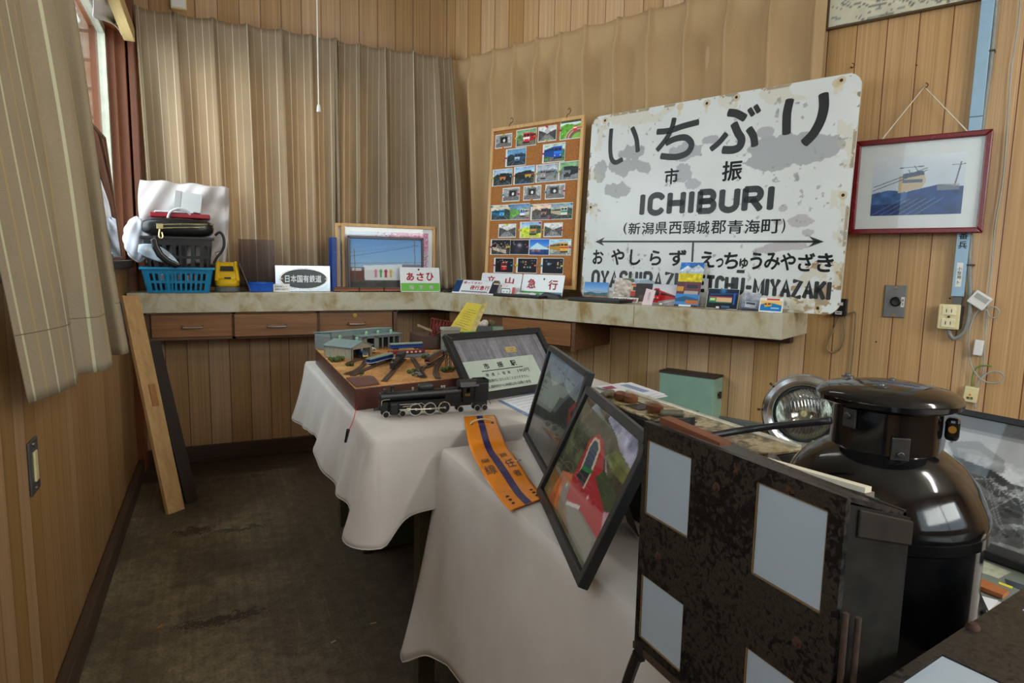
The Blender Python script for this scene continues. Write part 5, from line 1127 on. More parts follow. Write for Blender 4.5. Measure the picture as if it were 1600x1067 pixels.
ax0, ax1 = BX(626, 3.455, 435), BX(688, 3.455, 435); aw = ax1 - ax0; ah = BZ(626, 417, 3.455) - KZ
a_ = sign_plate('train_plate', 'white plate with red kana and a bright green band, beside the framed pictures', (ax0, 3.455, KZ), 0, aw, ah, 10, 0, (.47, .91), GREENINK, .36)
lettering('red_kana', [('あ', aw*.25, ah*.62, aw*.19, ah*.34, .035, 0, -.0036), ('さ', aw*.50, ah*.62, aw*.19, ah*.34, .035, 0, -.0036), ('ひ', aw*.75, ah*.62, aw*.19, ah*.34, .035, 0, -.0036)], REDINK, a_)
lettering('white_characters', [('指', aw*.27, ah*.19, aw*.11, ah*.17, .02, 0, -.0040), ('定', aw*.52, ah*.19, aw*.11, ah*.17, .02, 0, -.0040), ('席', aw*.77, ah*.19, aw*.11, ah*.17, .02, 0, -.0040)], WHITE, a_)
slab('black_tray', 'flat dark object lying in the worktop corner beside the green and white plate', 'tray', BX(690, 3.46, 450), BX(728, 3.46, 450), 3.44, 3.53, KZ, KZ + .014, plain('dark_olive_plastic', (52, 52, 46), .4), bev=.005)
cy_ = 3.56; o = slab('label_box', 'small cream box with a printed label in the worktop corner', 'box', BX(701, cy_, 440), BX(716, cy_, 440), cy_ - .015, cy_ + .02, KZ, BZ(705, 434, cy_), plain('cream_card', (214, 196, 150), .5))

# ------------------------------------------------------------------ on the worktop along the oblique wall
def R_place(px0, px1, ytop, ybot, off):
    t0_, zb_ = on_r(px0, ybot, off); t1_, _ = on_r(px1, ybot, off); zt_ = on_r((px0 + px1)/2, ytop, off)[1]; zbm = on_r((px0 + px1)/2, ybot, off)[1]
    return RW(t0_, off, KZ), t1_ - t0_, zt_ - zbm
GC = 'cards along the worktop'
def card(name, label, px0, px1, ytop, ybot, off, cv, lean=12., border=0., th=.0012, extra=None, cat='card', rzo=0., m=None):
    p, W, Hh = R_place(px0, px1, ytop, ybot, off)
    o = thing(name, label, cat, tuple(p), RA + math.radians(rzo), rx=math.radians(-lean))
    obj('card', box(B(), 0, W, -th, 0, 0, Hh), m or CARD, o)
    if cv is not None: picture('print', cv, border, W - border, border, Hh - border, o, -th - .0003, PRINT)
    return o, W, Hh
# white plates with red characters
p, W, Hh = R_place(749, 808, 421, 455, .205)
o = sign_plate('train_plate', 'white plate with two red characters leaning on the corkboard behind the night train leaflet', tuple(p), RA, W*1.06, Hh, 13, 0)
[lettering('red_character', [q], REDINK, o) for q in (('立', W*.27, Hh*.72, W*.22, Hh*.30, .03, 0, -.0036), ('山', W*.76, Hh*.68, W*.23, Hh*.30, .03, 0, -.0036))]
p, W, Hh = R_place(813, 876, 424, 460, .205)
o = sign_plate('train_plate', 'white plate with two red characters around a hole and a dark green band', tuple(p), RA, W*1.03, Hh, 13, 0, (.53, .80), GREEND, .24)
[lettering('red_character', [q], REDINK, o) for q in (('急', W*.25, Hh*.58, W*.22, Hh*.44, .03, 0, -.0036), ('行', W*.78, Hh*.56, W*.23, Hh*.44, .03, 0, -.0036))]
lettering('white_characters', [('指', W*.30, Hh*.12, W*.1, Hh*.13, .02, 0, -.0040), ('定', W*.52, Hh*.12, W*.1, Hh*.13, .02, 0, -.0040)], WHITE, o)
obj('blue_patch', box(B(), W*.56, W*1.0, -.0040, -.0034, .001, Hh*.22), plain('sky_blue_ink', (52, 120, 190), .4), o)
# night express leaflet
p, W, Hh = R_place(706, 774, 437, 458, .285)
o = thing('leaflet', 'navy and white leaflet with red characters announcing a night express, leaning in the worktop corner', 'leaflet', tuple(p), RA, rx=math.radians(-30)); Hh *= 1.16
cv = Cv(110, 36, (228, 228, 232)); cv.rect(0, 0, .16, 1, (28, 60, 104)); cv.rect(.84, 0, 1, 1, (40, 42, 54)); cv.rect(0, .9, 1, 1, (220, 220, 224)); cv.line(0, .0, 1, .06, .06, (206, 210, 216)); cv.rect(.2, .78, .8, .86, (70, 84, 96), .8)
obj('leaflet_sheet', box(B(), 0, W, -.001, 0, 0, Hh), CARD, o); picture('print', cv, 0, W, 0, Hh, o, -.0013, PRINT)
lettering('red_heading', [('帰ってきた!', W*.40, Hh*.80, W*.42, Hh*.2, .02, 0, -.0018), ('夜行急行', W*.60, Hh*.46, W*.44, Hh*.34, .03, 0, -.0018), ('ヘッドマーク', W*.64, Hh*.07, W*.4, Hh*.1, .02, 0, -.0018)], REDINK, o)
o, W, Hh = card('ticket_strip', 'narrow brown and white strip standing beside the night express leaflet', 769, 777, 437, 460, .265, None, 12); cv = Cv(8, 30, (92, 60, 46)); cv.rect(0, .2, 1, .3, (206, 190, 160)); cv.rect(0, .5, 1, .6, (206, 190, 160)); picture('print', cv, 0, W, 0, Hh, o, -.0015, PRINT)
for nm_, a, b, yt_, yb_, off_, lb, ln in (('face_card', 778, 803, 442, 459, .25, 'white card with a blue-outlined train face and a red edge', 14), ('face_card', 803, 833, 450, 460, .255, 'white card with a dark train face lying nearly flat', 55)):
    o, W, Hh = card(nm_, lb, a, b, yt_, yb_, off_, None, ln)
    cc = plain('face_blue', (44, 84, 140), .4) if ln == 14 else INK
    bm = B(); P = [(W*.2, Hh*.66), (W*.14, Hh*.44), (W*.24, Hh*.1), (W*.66, Hh*.1), (W*.74, Hh*.44), (W*.68, Hh*.66)]; ribbon(bm, P + [P[0]], Hh*.08, -.0018); disc(bm, W*.34, Hh*.36, W*.035, Hh*.06, -.0018, 12); disc(bm, W*.54, Hh*.36, W*.035, Hh*.06, -.0018, 12); obj('train_face', bm, cc, o, recalc=False)
    if ln == 14:
        obj('red_edge', box(B(), W*.84, W, -.0016, -.0012, 0, Hh*.8), REDINK, o); lettering('heading', [('きっぷ', W*.3, Hh*.9, W*.5, Hh*.14, .02, 0, -.0018)], plain('amber_ink', (206, 120, 40), .4), o)
def lay_frame(label, px0, px1, off0, off1, py, h):
    t0_, t1_ = on_r(px0, py, off0)[0], on_r(px1, py, off0)[0]
    o = thing('lying_frame', label, 'picture frame', tuple(RW(t0_, off0, KZ)), RA, group='black frames lying on the worktop')
    d = off0 - off1; w = t1_ - t0_
    bm = B()
    for a in ((0, w, 0, .018), (0, w, d - .018, d), (0, .018, .018, d - .018), (w - .018, w, .018, d - .018)): box(bm, a[0], a[1], a[2], a[3], 0, h)
    obj('frame', bm, FRAME_BLACK, o, bev=.003); obj('face', box(B(), .012, w - .012, .012, d - .012, .002, h*.7), plain('dark_glass_face', (24, 26, 30), .12), o)
lay_frame('black frame lying flat in front of the plate with a green band', 770, 842, .337, .268, 460, .014)
lay_frame('black frame lying flat in front of the blue mountain postcard', 887, 968, .33, .20, 466, .016)
p, W, Hh = R_place(838, 876, 451, 462, .275)
o = obj('dark_pouch', hexa(B(), [(0, 0, 0), (W, 0, 0), (W, .045, 0), (0, .045, 0), (W*.25, .012, .030), (W*.8, .01, .022), (W*.8, .038, .022), (W*.25, .038, .030)]), plain('dark_grey_vinyl', (44, 46, 50), .45), None, bev=.006, seg=3); o.location = p; o.rotation_euler = (0, 0, RA); tag(o, 'small dark grey pouch lying between the two flat black frames', 'pouch')
# postcards
o, W, Hh = card('postcard', 'blue postcard of snowy mountains beside the foot of the corkboard', 911, 948, 434, 462, .16, mountain_pic(31, 60, 46), 10)
cv = Cv(80, 60, (176, 184, 186)); cv.grad(0, .3, (176, 200, 222), (190, 200, 206)); cv.poly([(.5, .1), (1, .0), (1, .4), (.5, .4)], (150, 166, 178)); cv.poly([(.2, .0), (.45, .0), (.5, .12), (.3, .3)], (78, 96, 60)); cv.ell(.18, .45, .34, .42, (190, 176, 164)); cv.tex(12, .4, 6, cv.x < .6); cv.rect(0, .78, 1, 1, (134, 138, 104)); cv.tex(10, .4, 7, cv.y > .6)
cv.rect(.42, .24, .78, .74, (226, 196, 150)); cv.rect(.42, .22, .78, .30, (206, 58, 40)); cv.rect(.42, .54, .78, .74, (206, 58, 40)); cv.rect(.48, .34, .56, .5, (60, 52, 50)); cv.rect(.64, .34, .72, .5, (60, 52, 50)); cv.rect(.42, .74, .78, .8, (50, 50, 50))
o, W, Hh = card('postcard', 'postcard of a red and cream railcar under cherry blossom', 957, 1022, 424, 462, .175, cv, 10, .001)

p, W, Hh = R_place(956, 996, 458, 466, .215)
nc = thing('number_slip', 'white paper slip with red numbers below the cherry blossom postcard', 'card', tuple(p), RA, rx=math.radians(-30)); obj('slip', box(B(), 0, W, -.001, 0, 0, .026), CARD, nc); lettering('numbers', [('52-1251-88', W*.5, .013, W*.9, .016, .03, 0, -.0015)], REDINK, nc)
cv = Cv(60, 44, (44, 26, 22)); cv.tex(6, .6, 3); cv.poly([(.1, .6), (.9, .3), (1, .5), (.2, .9)], (78, 48, 40)); cv.tex(14, .5, 4); cv.rect(0, .9, 1, 1, (200, 180, 160))
card('postcard', 'dark brown postcard partly hidden behind the red train postcard', 991, 1048, 438, 470, .205, cv, 10)
cv = Cv(76, 54, (206, 206, 214)); cv.grad(0, .5, (196, 200, 212), (216, 214, 214)); cv.poly([(.0, .72), (1, .6), (1, 1), (0, 1)], (160, 156, 156)); cv.poly([(.3, .3), (.98, .56), (.98, .66), (.3, .82)], (190, 26, 34)); cv.poly([(.36, .40), (.96, .585), (.96, .61), (.36, .52)], (30, 30, 36)); cv.poly([(.05, .3), (.12, .2), (.26, .2), (.32, .34), (.32, .8), (.26, .9), (.06, .88)], (206, 30, 40)); cv.poly([(.09, .34), (.14, .26), (.25, .27), (.28, .38), (.27, .56), (.1, .56)], (26, 28, 34)); cv.rect(.08, .72, .28, .78, (60, 60, 64)); cv.glow(.12, .66, .04, (250, 240, 230)); cv.glow(.25, .66, .04, (250, 240, 230)); cv.line(.3, .95, 1, .7, .02, (230, 226, 220))
card('postcard', 'postcard of a red limited-express train on the worktop', 1016, 1058, 440, 473, .225, cv, 14)
o, W, Hh = card('pink_tag', 'slim pale pink paper tag in front of the red train postcard', 1003, 1018, 449, 475, .27, None, 10, m=plain('pale_pink_paper', (228, 206, 212), .6, var=.03)); o.rotation_euler = (math.radians(-10), math.radians(10), RA); lettering('faint_text', [('乗車記念', W*.5, Hh*.6, W*.24, Hh*.5, .0, 0, -.0016)], plain('faint_grey_ink', (170, 150, 160), .6), o)
cv = Cv(44, 84, (70, 130, 200)); cv.rect(0, 0, 1, .2, (60, 120, 196)); cv.poly([(0, .2), (.3, .08), (.5, .14), (.75, .06), (1, .15), (1, .22), (0, .22)], (210, 220, 236)); cv.rect(0, .2, 1, .44, (214, 196, 40)); cv.rect(0, .2, 1, .25, (180, 200, 220)); cv.tex(8, .3, 4); cv.rect(0, .44, 1, .72, (96, 60, 74)); cv.rect(.35, .46, .9, .72, (120, 66, 70)); cv.rect(.42, .5, .86, .58, (46, 56, 74)); cv.rect(.02, .55, .3, .66, (206, 150, 60)); cv.rect(.35, .64, .9, .72, (176, 170, 166)); cv.rect(0, .72, 1, .95, (66, 132, 200)); cv.poly([(0, .82), (.4, .76), (1, .82), (1, .88), (0, .88)], (40, 90, 130)); cv.rect(.45, .84, .95, .93, (190, 110, 50)); cv.rect(0, .95, 1, 1, (70, 40, 40)); cv.rect(.2, .955, .7, .99, (236, 236, 236))
card('postcard', 'tall narrow postcard with three train scenes in yellow and blue', 1053, 1090, 406, 478, .245, cv, 16)
cv = Cv(80, 56, (14, 20, 30)); cv.rect(.0, .0, 1, .4, (16, 34, 56)); cv.glow(.5, .1, .14, (60, 130, 200)); cv.line(.1, .3, .95, .22, .05, (30, 80, 140)); cv.rect(.06, .42, .8, .72, (40, 120, 90)); cv.rect(.3, .44, .8, .66, (226, 186, 140)); cv.rect(.1, .48, .26, .6, (200, 230, 140)); cv.rect(.06, .4, .8, .45, (170, 60, 90)); cv.rect(.84, .2, .9, .9, (30, 90, 190)); cv.rect(0, .76, 1, 1, (10, 14, 22)); cv.rect(.5, .86, .75, .94, (70, 110, 160))
o, W, Hh = card('postcard', 'dark postcard of a lit train at night on a clear stand', 1103, 1152, 444, 476, .235, cv, 14, .0012)
cv = Cv(40, 60, (150, 156, 172)); cv.grad(0, 1, (176, 180, 190), (92, 104, 130)); cv.tex(6, .3, 3); cv.rect(.2, .5, .8, .8, (190, 196, 206)); cv.rect(.26, .54, .74, .64, (60, 70, 90)); cv.rect(0, .86, 1, 1, (50, 54, 66))
o, W, Hh = card('postcard', 'pale blue-grey postcard leaning at an angle near the worktop end', 1157, 1184, 452, 483, .25, cv, 18)
o.rotation_euler = (math.radians(-18), math.radians(6), RA + math.radians(20))
cv = Cv(64, 48, (232, 230, 226)); cv.rect(.3, .05, .85, .16, (206, 60, 40)); cv.rect(.04, .2, .96, .92, (30, 120, 190)); cv.poly([(.04, .2), (.96, .2), (.96, .5), (.55, .36), (.3, .34), (.04, .5)], (236, 200, 120)); cv.poly([(.18, .36), (.5, .3), (.54, .56), (.24, .66)], (226, 170, 60)); cv.rect(.22, .4, .32, .5, (60, 60, 70)); cv.rect(.36, .38, .48, .47, (60, 60, 70)); cv.rect(.5, .66, .85, .74, (160, 210, 230))
card('sticker_card', 'small white-bordered card with a yellow train on blue at the worktop end', 1185, 1222, 464, 487, .27, cv, 14, .001)
for a, b, off_, lb in ((1027, 1042, .285, 'small clear acrylic card stand in front of the red train postcard'), (1115, 1133, .285, 'small clear acrylic card stand under the night train postcard')):
    p, W, Hh = R_place(a, b, 470, 480, off_); o = thing('card_stand', lb, 'card stand', tuple(p), RA, group='clear card stands'); bm = B(); box(bm, 0, W, 0, .05, 0, .002); obj('stand_base', bm, ACRYL, o, bev=.0006)
    obj('stand_lip', box(B(), 0, W, 0, .002, .002, .014), ACRYL, o); obj('clip', box(B(), W*.2, W*.45, -.002, .004, .004, .012), WHITE, o, bev=.001)
# ------------------------------------------------------------------ tables and cloths
t = NT('white_tablecloth'); co = t.co()
n1 = t.noise(co, 5., 4); n2 = t.noise(co, 420., 2)
t.base(t.ramp(n1, [(.3, lin((194, 188, 183))), (.7, lin((210, 205, 200)))]), .75, spec=.25); t.bump(t.math('ADD', n2, t.math('MULTIPLY', n1, 2.)), .08, .002)
CLOTH = t.m
TX0, TX1, TY0, TY1 = .318, 1.235, 1.440, 2.66
UX0, UX1, UY0, UY1 = .472, 1.235, -.15, 1.405
OLIVE = plain('olive_table_steel', (72, 68, 50), .5)
def table(label, x0, x1, y0, y1, z, lx, ly):
    o = thing('table', label, 'table', ((x0 + x1)/2, (y0 + y1)/2, 0)); w, d = (x1 - x0)/2, (y1 - y0)/2
    obj('tabletop', box(B(), -w + .004, w - .004, -d + .004, d - .004, z - .03, z - .004), wood('table_ply', (110, 84, 56), (140, 110, 78), 'x', .5), o)
    bm = B(); box(bm, -w + .03, w - .03, -d + .03, -d + .05, z - .09, z - .031); box(bm, -w + .03, w - .03, d - .05, d - .03, z - .09, z - .031); obj('apron', bm, OLIVE, o)
    for sx in (-1, 1):
        for sy in (-1, 1): x, y = sx*(w - lx), sy*(d - ly); obj('leg', box(B(), x - .022, x + .022, y - .022, y + .022, 0, z - .031), OLIVE, o, bev=.003)
    return o
table('folding table under the white cloth that carries the model landscape', TX0, TX1, TY0, TY1, ZT - .002, .14, .05)
table('lower folding table under the white cloth that carries the black lanterns', UX0, UX1, UY0, UY1, ZU - .002, .10, .12)
def cloth(label, x0, x1, y0, y1, z, drop, flare, seed):
    """top plus hanging sides; drop(x,y) = hanging length, flare(x,y) = how far the hem stands out"""
    rs = random.Random(seed); ph = [rs.uniform(0, 6.28) for _ in range(8)]; r = .014
    P = []; N = []
    def seg(a, b, n, nrm):
        for i in range(n):
            P.append((a[0] + (b[0] - a[0])*i/n, a[1] + (b[1] - a[1])*i/n)); N.append(nrm)
    def corner(cx_, cy_, a0):
        for i in range(10): a = math.radians(a0 + 9*i); P.append((cx_ + r*math.cos(a), cy_ + r*math.sin(a))); N.append((math.cos(a), math.sin(a)))
    seg((x0 + r, y0), (x1 - r, y0), 90, (0, -1)); corner(x1 - r, y0 + r, -90); seg((x1, y0 + r), (x1, y1 - r), 110, (1, 0)); corner(x1 - r, y1 - r, 0)
    seg((x1 - r, y1), (x0 + r, y1), 90, (0, 1)); corner(x0 + r, y1 - r, 90); seg((x0, y1 - r), (x0, y0 + r), 110, (-1, 0)); corner(x0 + r, y0 + r, 180)
    n = len(P); cxm, cym = (x0 + x1)/2, (y0 + y1)/2; bm = B(); rings = []
    nt = 8
    for k in range(1, nt + 1):
        e = k/nt; rings.append([bm.verts.new((cxm + (p[0] - nn[0]*.004 - cxm)*e, cym + (p[1] - nn[1]*.004 - cym)*e, z + .0008*math.sin(9*p[0]*e + ph[0]) * (e < 1))) for p, nn in zip(P, N)])
    rings.append([bm.verts.new((p[0] - nn[0]*.001, p[1] - nn[1]*.001, z - .0015)) for p, nn in zip(P, N)])
    L = [0.]
    for i in range(1, n): L.append(L[-1] + math.hypot(P[i][0] - P[i-1][0], P[i][1] - P[i-1][1]) + .0015)
    m = 22
    for k in range(1, m + 1):
        v = k/m; ring = []
        for i in range(n):
            p, nn = P[i], N[i]; d = drop(*p); f = flare(*p); s = L[i]
            w = .010*math.sin(9*s + ph[1]) + .008*math.sin(17*s + ph[2] + 2*v) + .004*math.sin(31*s + ph[3] + 3*v)
            o = .002 + f*v**1.2 + max(0, (w + .012))*v**1.1
            ring.append(bm.verts.new((p[0] + nn[0]*o, p[1] + nn[1]*o, z - .003 - d*v)))
        rings.append(ring)
    c = bm.verts.new((cxm, cym, z))
    for i in range(n): bm.faces.new((c, rings[0][i], rings[0][(i+1) % n]))
    for a, b in zip(rings, rings[1:]):
        for i in range(n): j = (i+1) % n; bm.faces.new((a[i], b[i], b[j], a[j]))
    hemp = [v.co.copy() for v in rings[-1]]
    o = obj('tablecloth', bm, CLOTH, None, smooth='all', recalc=False); solid(o, .0015); obj('hem', tube(B(), hemp, .0016, 6, 0, True), CLOTH, o, smooth='all'); return tag(o, label, 'tablecloth')
def dist(x, y, a, b): return math.hypot(x - a, y - b)
cloth('white tablecloth under the model landscape and the black steam engine', TX0, TX1, TY0, TY1, ZT,
      lambda x, y: (.135 + .045*max(0, 1 - (x - TX0)/.35) + .055*math.exp(-(dist(x, y, TX0, TY0)/.05)**2)) if y < TY0 + .02 else (.20 + .035*math.exp(-(dist(x, y, TX0, TY0)/.06)**2) + .02*math.sin(8*y)),
      lambda x, y: .026 + .035*math.exp(-(dist(x, y, TX0, TY0)/.05)**2) if y > TY0 + .005 or x < TX0 + .2 else .004, 4)
cloth('white tablecloth reaching nearly to the floor under the tilted frames and lantern', UX0, UX1, UY0, UY1, ZU,
      lambda x, y: .44 + .03*math.sin(5*y) + .05*math.exp(-(dist(x, y, UX0, UY1)/.06)**2) if y < UY1 - .004 or x < UX0 + .02 else .10,
      lambda x, y: (.035 + .05*math.exp(-(dist(x, y, UX0, UY1)/.05)**2)) if x < UX0 + .02 else (.0 if y > UY1 - .03 else .02), 9)
o = thing('storage_box', 'dark green metal box on the floor under the far cloth-covered table', 'box', (.60, 2.42, .001), .1)
obj('box_body', box(B(), -.14, .14, -.1, .1, 0, .26), plain('dark_green_metal', (40, 52, 44), .5), o, bev=.004); obj('box_lid', box(B(), -.145, .145, -.105, .105, .261, .285), plain('dark_green_lid', (34, 44, 38), .5), o, bev=.004)

# ------------------------------------------------------------------ model landscape
def D(x, y, z=None): return at_z(490 + x/7.273, 500 + y/7.273, z or ZD)
dn = at_z(555, 641, ZT + .002); dx0_, dy0_ = dn.x, dn.y; dy1_ = 2.575; dx1_ = .985
dio = thing('model_landscape', 'model railway landscape with sheds and turntable on a dark brown box', 'model', (0, 0, 0))
DPOLY = [(dx0_, dy0_), (dx1_, dy0_ + .13), (dx1_, dy1_), (dx0_ + .012, dy1_)]
obj('box_base', prism(B(), DPOLY, ZT + .001, ZD - .001), plain('dark_brown_paint', (78, 44, 34), .35, var=.08), dio, bev=.002)
t = NT('sand_ground'); co = t.co(); n1 = t.noise(co, 9., 5, .6); n2 = t.noise(co, 130., 4); n3 = t.noise(co, 6.5, 4, .6, 1.)
c_ = t.ramp(t.math('ADD', t.math('MULTIPLY', n1, .6), t.math('MULTIPLY', n2, .4)), [(.36, lin((126, 78, 38))), (.5, lin((182, 128, 68))), (.64, lin((204, 160, 98)))])
c_ = t.mix(t.math('MULTIPLY', t.math('GREATER_THAN', t.math('ADD', n3, t.math('MULTIPLY', n2, .25)), .72), .6), c_, lin((122, 120, 52)))
t.base(c_, .9); t.bump(n2, .6, .002)
fb = fbm(60, 60, 5, 3)
def terr(u, v):
    a = Vector(DPOLY[0] + (0,)).lerp(Vector(DPOLY[1] + (0,)), u); b = Vector(DPOLY[3] + (0,)).lerp(Vector(DPOLY[2] + (0,)), u); p = a.lerp(b, v)
    e = min(u, 1 - u, v, 1 - v); return Vector((p.x, p.y, ZD - .0008 + min(1, e*14)*.004*fb[int(v*59)][int(u*59)]))
obj('ground', surface(B(), terr, 59, 59), t.m, dio, smooth='all', recalc=False)
ZG = ZD + .0022
bp = [D(372, 668), D(655, 645), D(700, 670), D(745, 735), D(480, 768)]
obj('brown_corner', prism(B(), [(p.x, p.y) for p in bp], ZD + .0005, ZD + .0042), plain('brown_corner_paint', (96, 60, 50), .5), dio)
BALL = plain('track_ballast', (84, 62, 44), .9, var=.3, scale=300); RAILM = plain('model_rail', (112, 84, 66), .35, .7)
def track(pts, gauge=.0095):
    P = smooth_path([Vector((p.x, p.y, ZG + .0026)) for p in pts], 6); bm = B()
    def off(d, dz): return [P[i] + Vector((-(P[min(i+1, len(P)-1)] - P[max(0, i-1)]).normalized().y, (P[min(i+1, len(P)-1)] - P[max(0, i-1)]).normalized().x, 0))*d + Vector((0, 0, dz)) for i in range(len(P))]
    L_, R_ = off(gauge*.9, -.0012), off(-gauge*.9, -.0012); Lv = [bm.verts.new(p) for p in L_]; Rv = [bm.verts.new(p) for p in R_]
    for i in range(len(P) - 1): bm.faces.new((Rv[i], Rv[i+1], Lv[i+1], Lv[i]))
    o = obj('track', bm, BALL, dio, recalc=False); solid(o, .002, -1)
    bm = B(); tube(bm, off(gauge/2, .0008), .0009, 5); tube(bm, off(-gauge/2, .0008), .0009, 5); obj('rail', bm, RAILM, o)
for pts in ([D(370, 625), D(470, 590), D(550, 530), D(590, 470), D(560, 455)], [D(440, 640), D(560, 585), D(700, 525), D(880, 450)], [D(800, 705), D(850, 645), D(900, 590), D(1030, 450)], [D(1260, 660), D(1200, 570), D(1150, 480), D(1120, 435)], [D(1240, 665), D(1215, 590), D(1250, 545), D(1300, 540), D(1470, 420)],
            [D(1415, 672), D(1385, 610), D(1400, 540), D(1470, 440)], [D(380, 510), D(470, 470), D(540, 462)], [D(1180, 235), D(1300, 275), D(1440, 300)]): track(pts)
tt = D(1090, 400); bm = B(); lathe(bm, [(.072, 0), (.072, .0035), (.066, .0035), (.064, .001), (.0, .001)], 40, Matrix.Translation((tt.x, tt.y, ZG - .001))); obj('turntable_pit', bm, plain('pit_grey', (92, 98, 104), .6), dio, smooth=True)
def bush(x, y, r, seed, c=(70, 84, 38)):
    p = D(x, y); rs = random.Random(seed); bm = B()
    for k in range(7):
        q = Vector((p.x + rs.uniform(-1, 1)*r, p.y + rs.uniform(-1, 1)*r, ZG + r*.3 + rs.uniform(0, .4)*r)); bmesh.ops.create_icosphere(bm, subdivisions=2, radius=r*rs.uniform(.35, .6), matrix=Matrix.Translation(q))
    for v in bm.verts: v.co += Vector((rs.uniform(-1, 1), rs.uniform(-1, 1), rs.uniform(-1, 1)))*r*.09
    obj('bush', bm, plain('bush_%d_%d' % (c[0], c[1]), c, .95, var=.4, scale=400), dio)
for i, (x, y, r) in enumerate(((175, 392, .010), (230, 475, .014), (290, 470, .015), (270, 410, .011), (340, 432, .011), (390, 440, .013), (425, 528, .011), (165, 335, .008), (1110, 605, .010), (1150, 590, .008), (1240, 438, .012), (1290, 430, .009), (1180, 275, .016), (1240, 285, .015), (1120, 285, .011), (525, 625, .008), (1500, 590, .013), (1540, 580, .012))):
    bush(x, y, r, i, (74, 88, 40) if i % 3 else (60, 66, 30))
SHEDW = plain('shed_wall_beige', (150, 144, 126), .7, var=.08, scale=60); SHEDG = plain('shed_wall_grey', (112, 116, 116), .7, var=.06); ROOFG = plain('shed_roof_grey_green', (116, 134, 134), .55, var=.12, scale=40); DARKIN = plain('shed_interior', (28, 28, 30), .8); VENTM = plain('roof_vent_green', (136, 178, 150), .5)
def local(o, u, origin):
    M = Matrix(((u[0], -u[1], 0, origin.x), (u[1], u[0], 0, origin.y), (0, 0, 1, ZG), (0, 0, 0, 1))); return M
fl = D(432, 458); fr = D(688, 368); uu = Vector((fr.x - fl.x, fr.y - fl.y, 0)); wF = .108; ang = math.atan2(uu.y, uu.x) - .32; u_ = (math.cos(ang), math.sin(ang)); M = local(dio, u_, fl); dF = .128
bm = B(); e_, r_ = .040, .058
box(bm, 0, .004, 0, dF, 0, e_, M); box(bm, wF - .004, wF, 0, dF, 0, e_, M); box(bm, 0, wF, dF - .004, dF, 0, e_, M); box(bm, wF*.46, wF*.54, 0, .004, 0, e_*.86, M); box(bm, 0, wF*.08, 0, .004, 0, e_, M); box(bm, wF*.92, wF, 0, .004, 0, e_, M)
prism(bm, [(0, e_*.84), (wF, e_*.84), (wF, e_), (wF/2, r_), (0, e_)], 0, .004, 'xz', M); prism(bm, [(0, e_), (wF, e_), (wF/2, r_)], dF - .004, dF, 'xz', M)
for k in range(7): box(bm, -.0008, .0, dF*(.08 + .14*k), dF*(.08 + .14*k) + .0016, .004, e_, M)
sh = obj('engine_shed', bm, SHEDW, dio)
bm = B(); prism(bm, [(-.004, e_ - .001), (wF/2, r_), (wF/2, r_ + .003), (-.004, e_ + .002)], -.004, dF + .004, 'xz', M); prism(bm, [(wF/2, r_), (wF + .004, e_ - .001), (wF + .004, e_ + .002), (wF/2, r_ + .003)], -.004, dF + .004, 'xz', M); obj('shed_roof', bm, ROOFG, sh)
def vent(x, y, z, M, par):
    bm = B(); lathe(bm, [(.006, 0), (.006, .004), (.003, .005), (.003, .007), (.0065, .008), (.005, .013), (0, .016)], 12, M @ Matrix.Translation((x, y, z))); obj('roof_vent', bm, VENTM, par, smooth=True)
vent(wF/2, dF*.18, r_ + .001, M, sh); vent(wF/2, dF*.80, r_ + .001, M, sh)
fl = D(555, 352); fr = D(992, 305); ang = math.atan2(fr.y - fl.y, fr.x - fl.x); wR = math.hypot(fr.x - fl.x, fr.y - fl.y); M2 = local(dio, (math.cos(ang), math.sin(ang)), fl); dR = .17; hF, hB = .052, .070
bm = B(); box(bm, 0, .004, 0, dR, 0, hF, M2); box(bm, wR - .004, wR, 0, dR, 0, hF, M2); box(bm, -.05, wR, dR - .004, dR, 0, hF, M2); box(bm, 0, wR, 0, .004, hF*.84, hF, M2); box(bm, -.10, .0, .06, .064, 0, hF, M2); box(bm, -.1, -.096, .06, dR, 0, hF, M2)
for k in (0, .30, .5, .66, .80, .95): box(bm, wR*k, wR*k + (.022 if k in (0, .30) else .006), 0, .004, 0, hF, M2)
rh = obj('roundhouse', bm, SHEDG, dio)
obj('dark_interior', box(B(), .004, wR - .004, .05, .054, 0, hF*.84, M2), DARKIN, rh)
bm = B(); box(bm, -.004, wR + .004, -.005, .062, hF, hF + .003, M2); box(bm, -.1, wR + .003, .060, .064, hF, hB, M2); prism(bm, [(.058, hB), (dR + .005, hB - .010), (dR + .005, hB - .007), (.058, hB + .003)], -.104, wR + .004, 'yz', M2); prism(bm, [(.060, hF), (dR, hF), (dR, hB - .010), (.060, hB)], wR - .004, wR, 'yz', M2); prism(bm, [(.060, hF), (dR, hF), (dR, hB - .010), (.060, hB)], -.1, -.096, 'yz', M2); obj('roundhouse_roof', bm, ROOFG, rh)
for k in (.22, .52, .86): vent(wR*k, .03, hF + .002, M2, rh)
p = D(1530, 560); bm = B()
for a in (-.008, .008):
    for b in (-.008, .008): tube(bm, [(p.x + a, p.y + b, ZG), (p.x + a*.6, p.y + b*.6, ZG + .05)], .0014, 5)
for z in (.012, .026, .04): tube(bm, [(p.x - .008, p.y - .008, ZG + z), (p.x + .007, p.y + .007, ZG + z + .01)], .001, 5)
obj('trestle', bm, plain('trestle_black', (44, 38, 34), .6), dio)
p = D(545, 690); bm = B(); cyl(bm, (p.x, p.y, ZD + .004), (p.x, p.y, ZD + .014), .0016, 8); cyl(bm, (p.x - .001, p.y, ZD + .014), (p.x - .001, p.y, ZD + .017), .004, 12); obj('thumb_switch', bm, STEEL, dio)
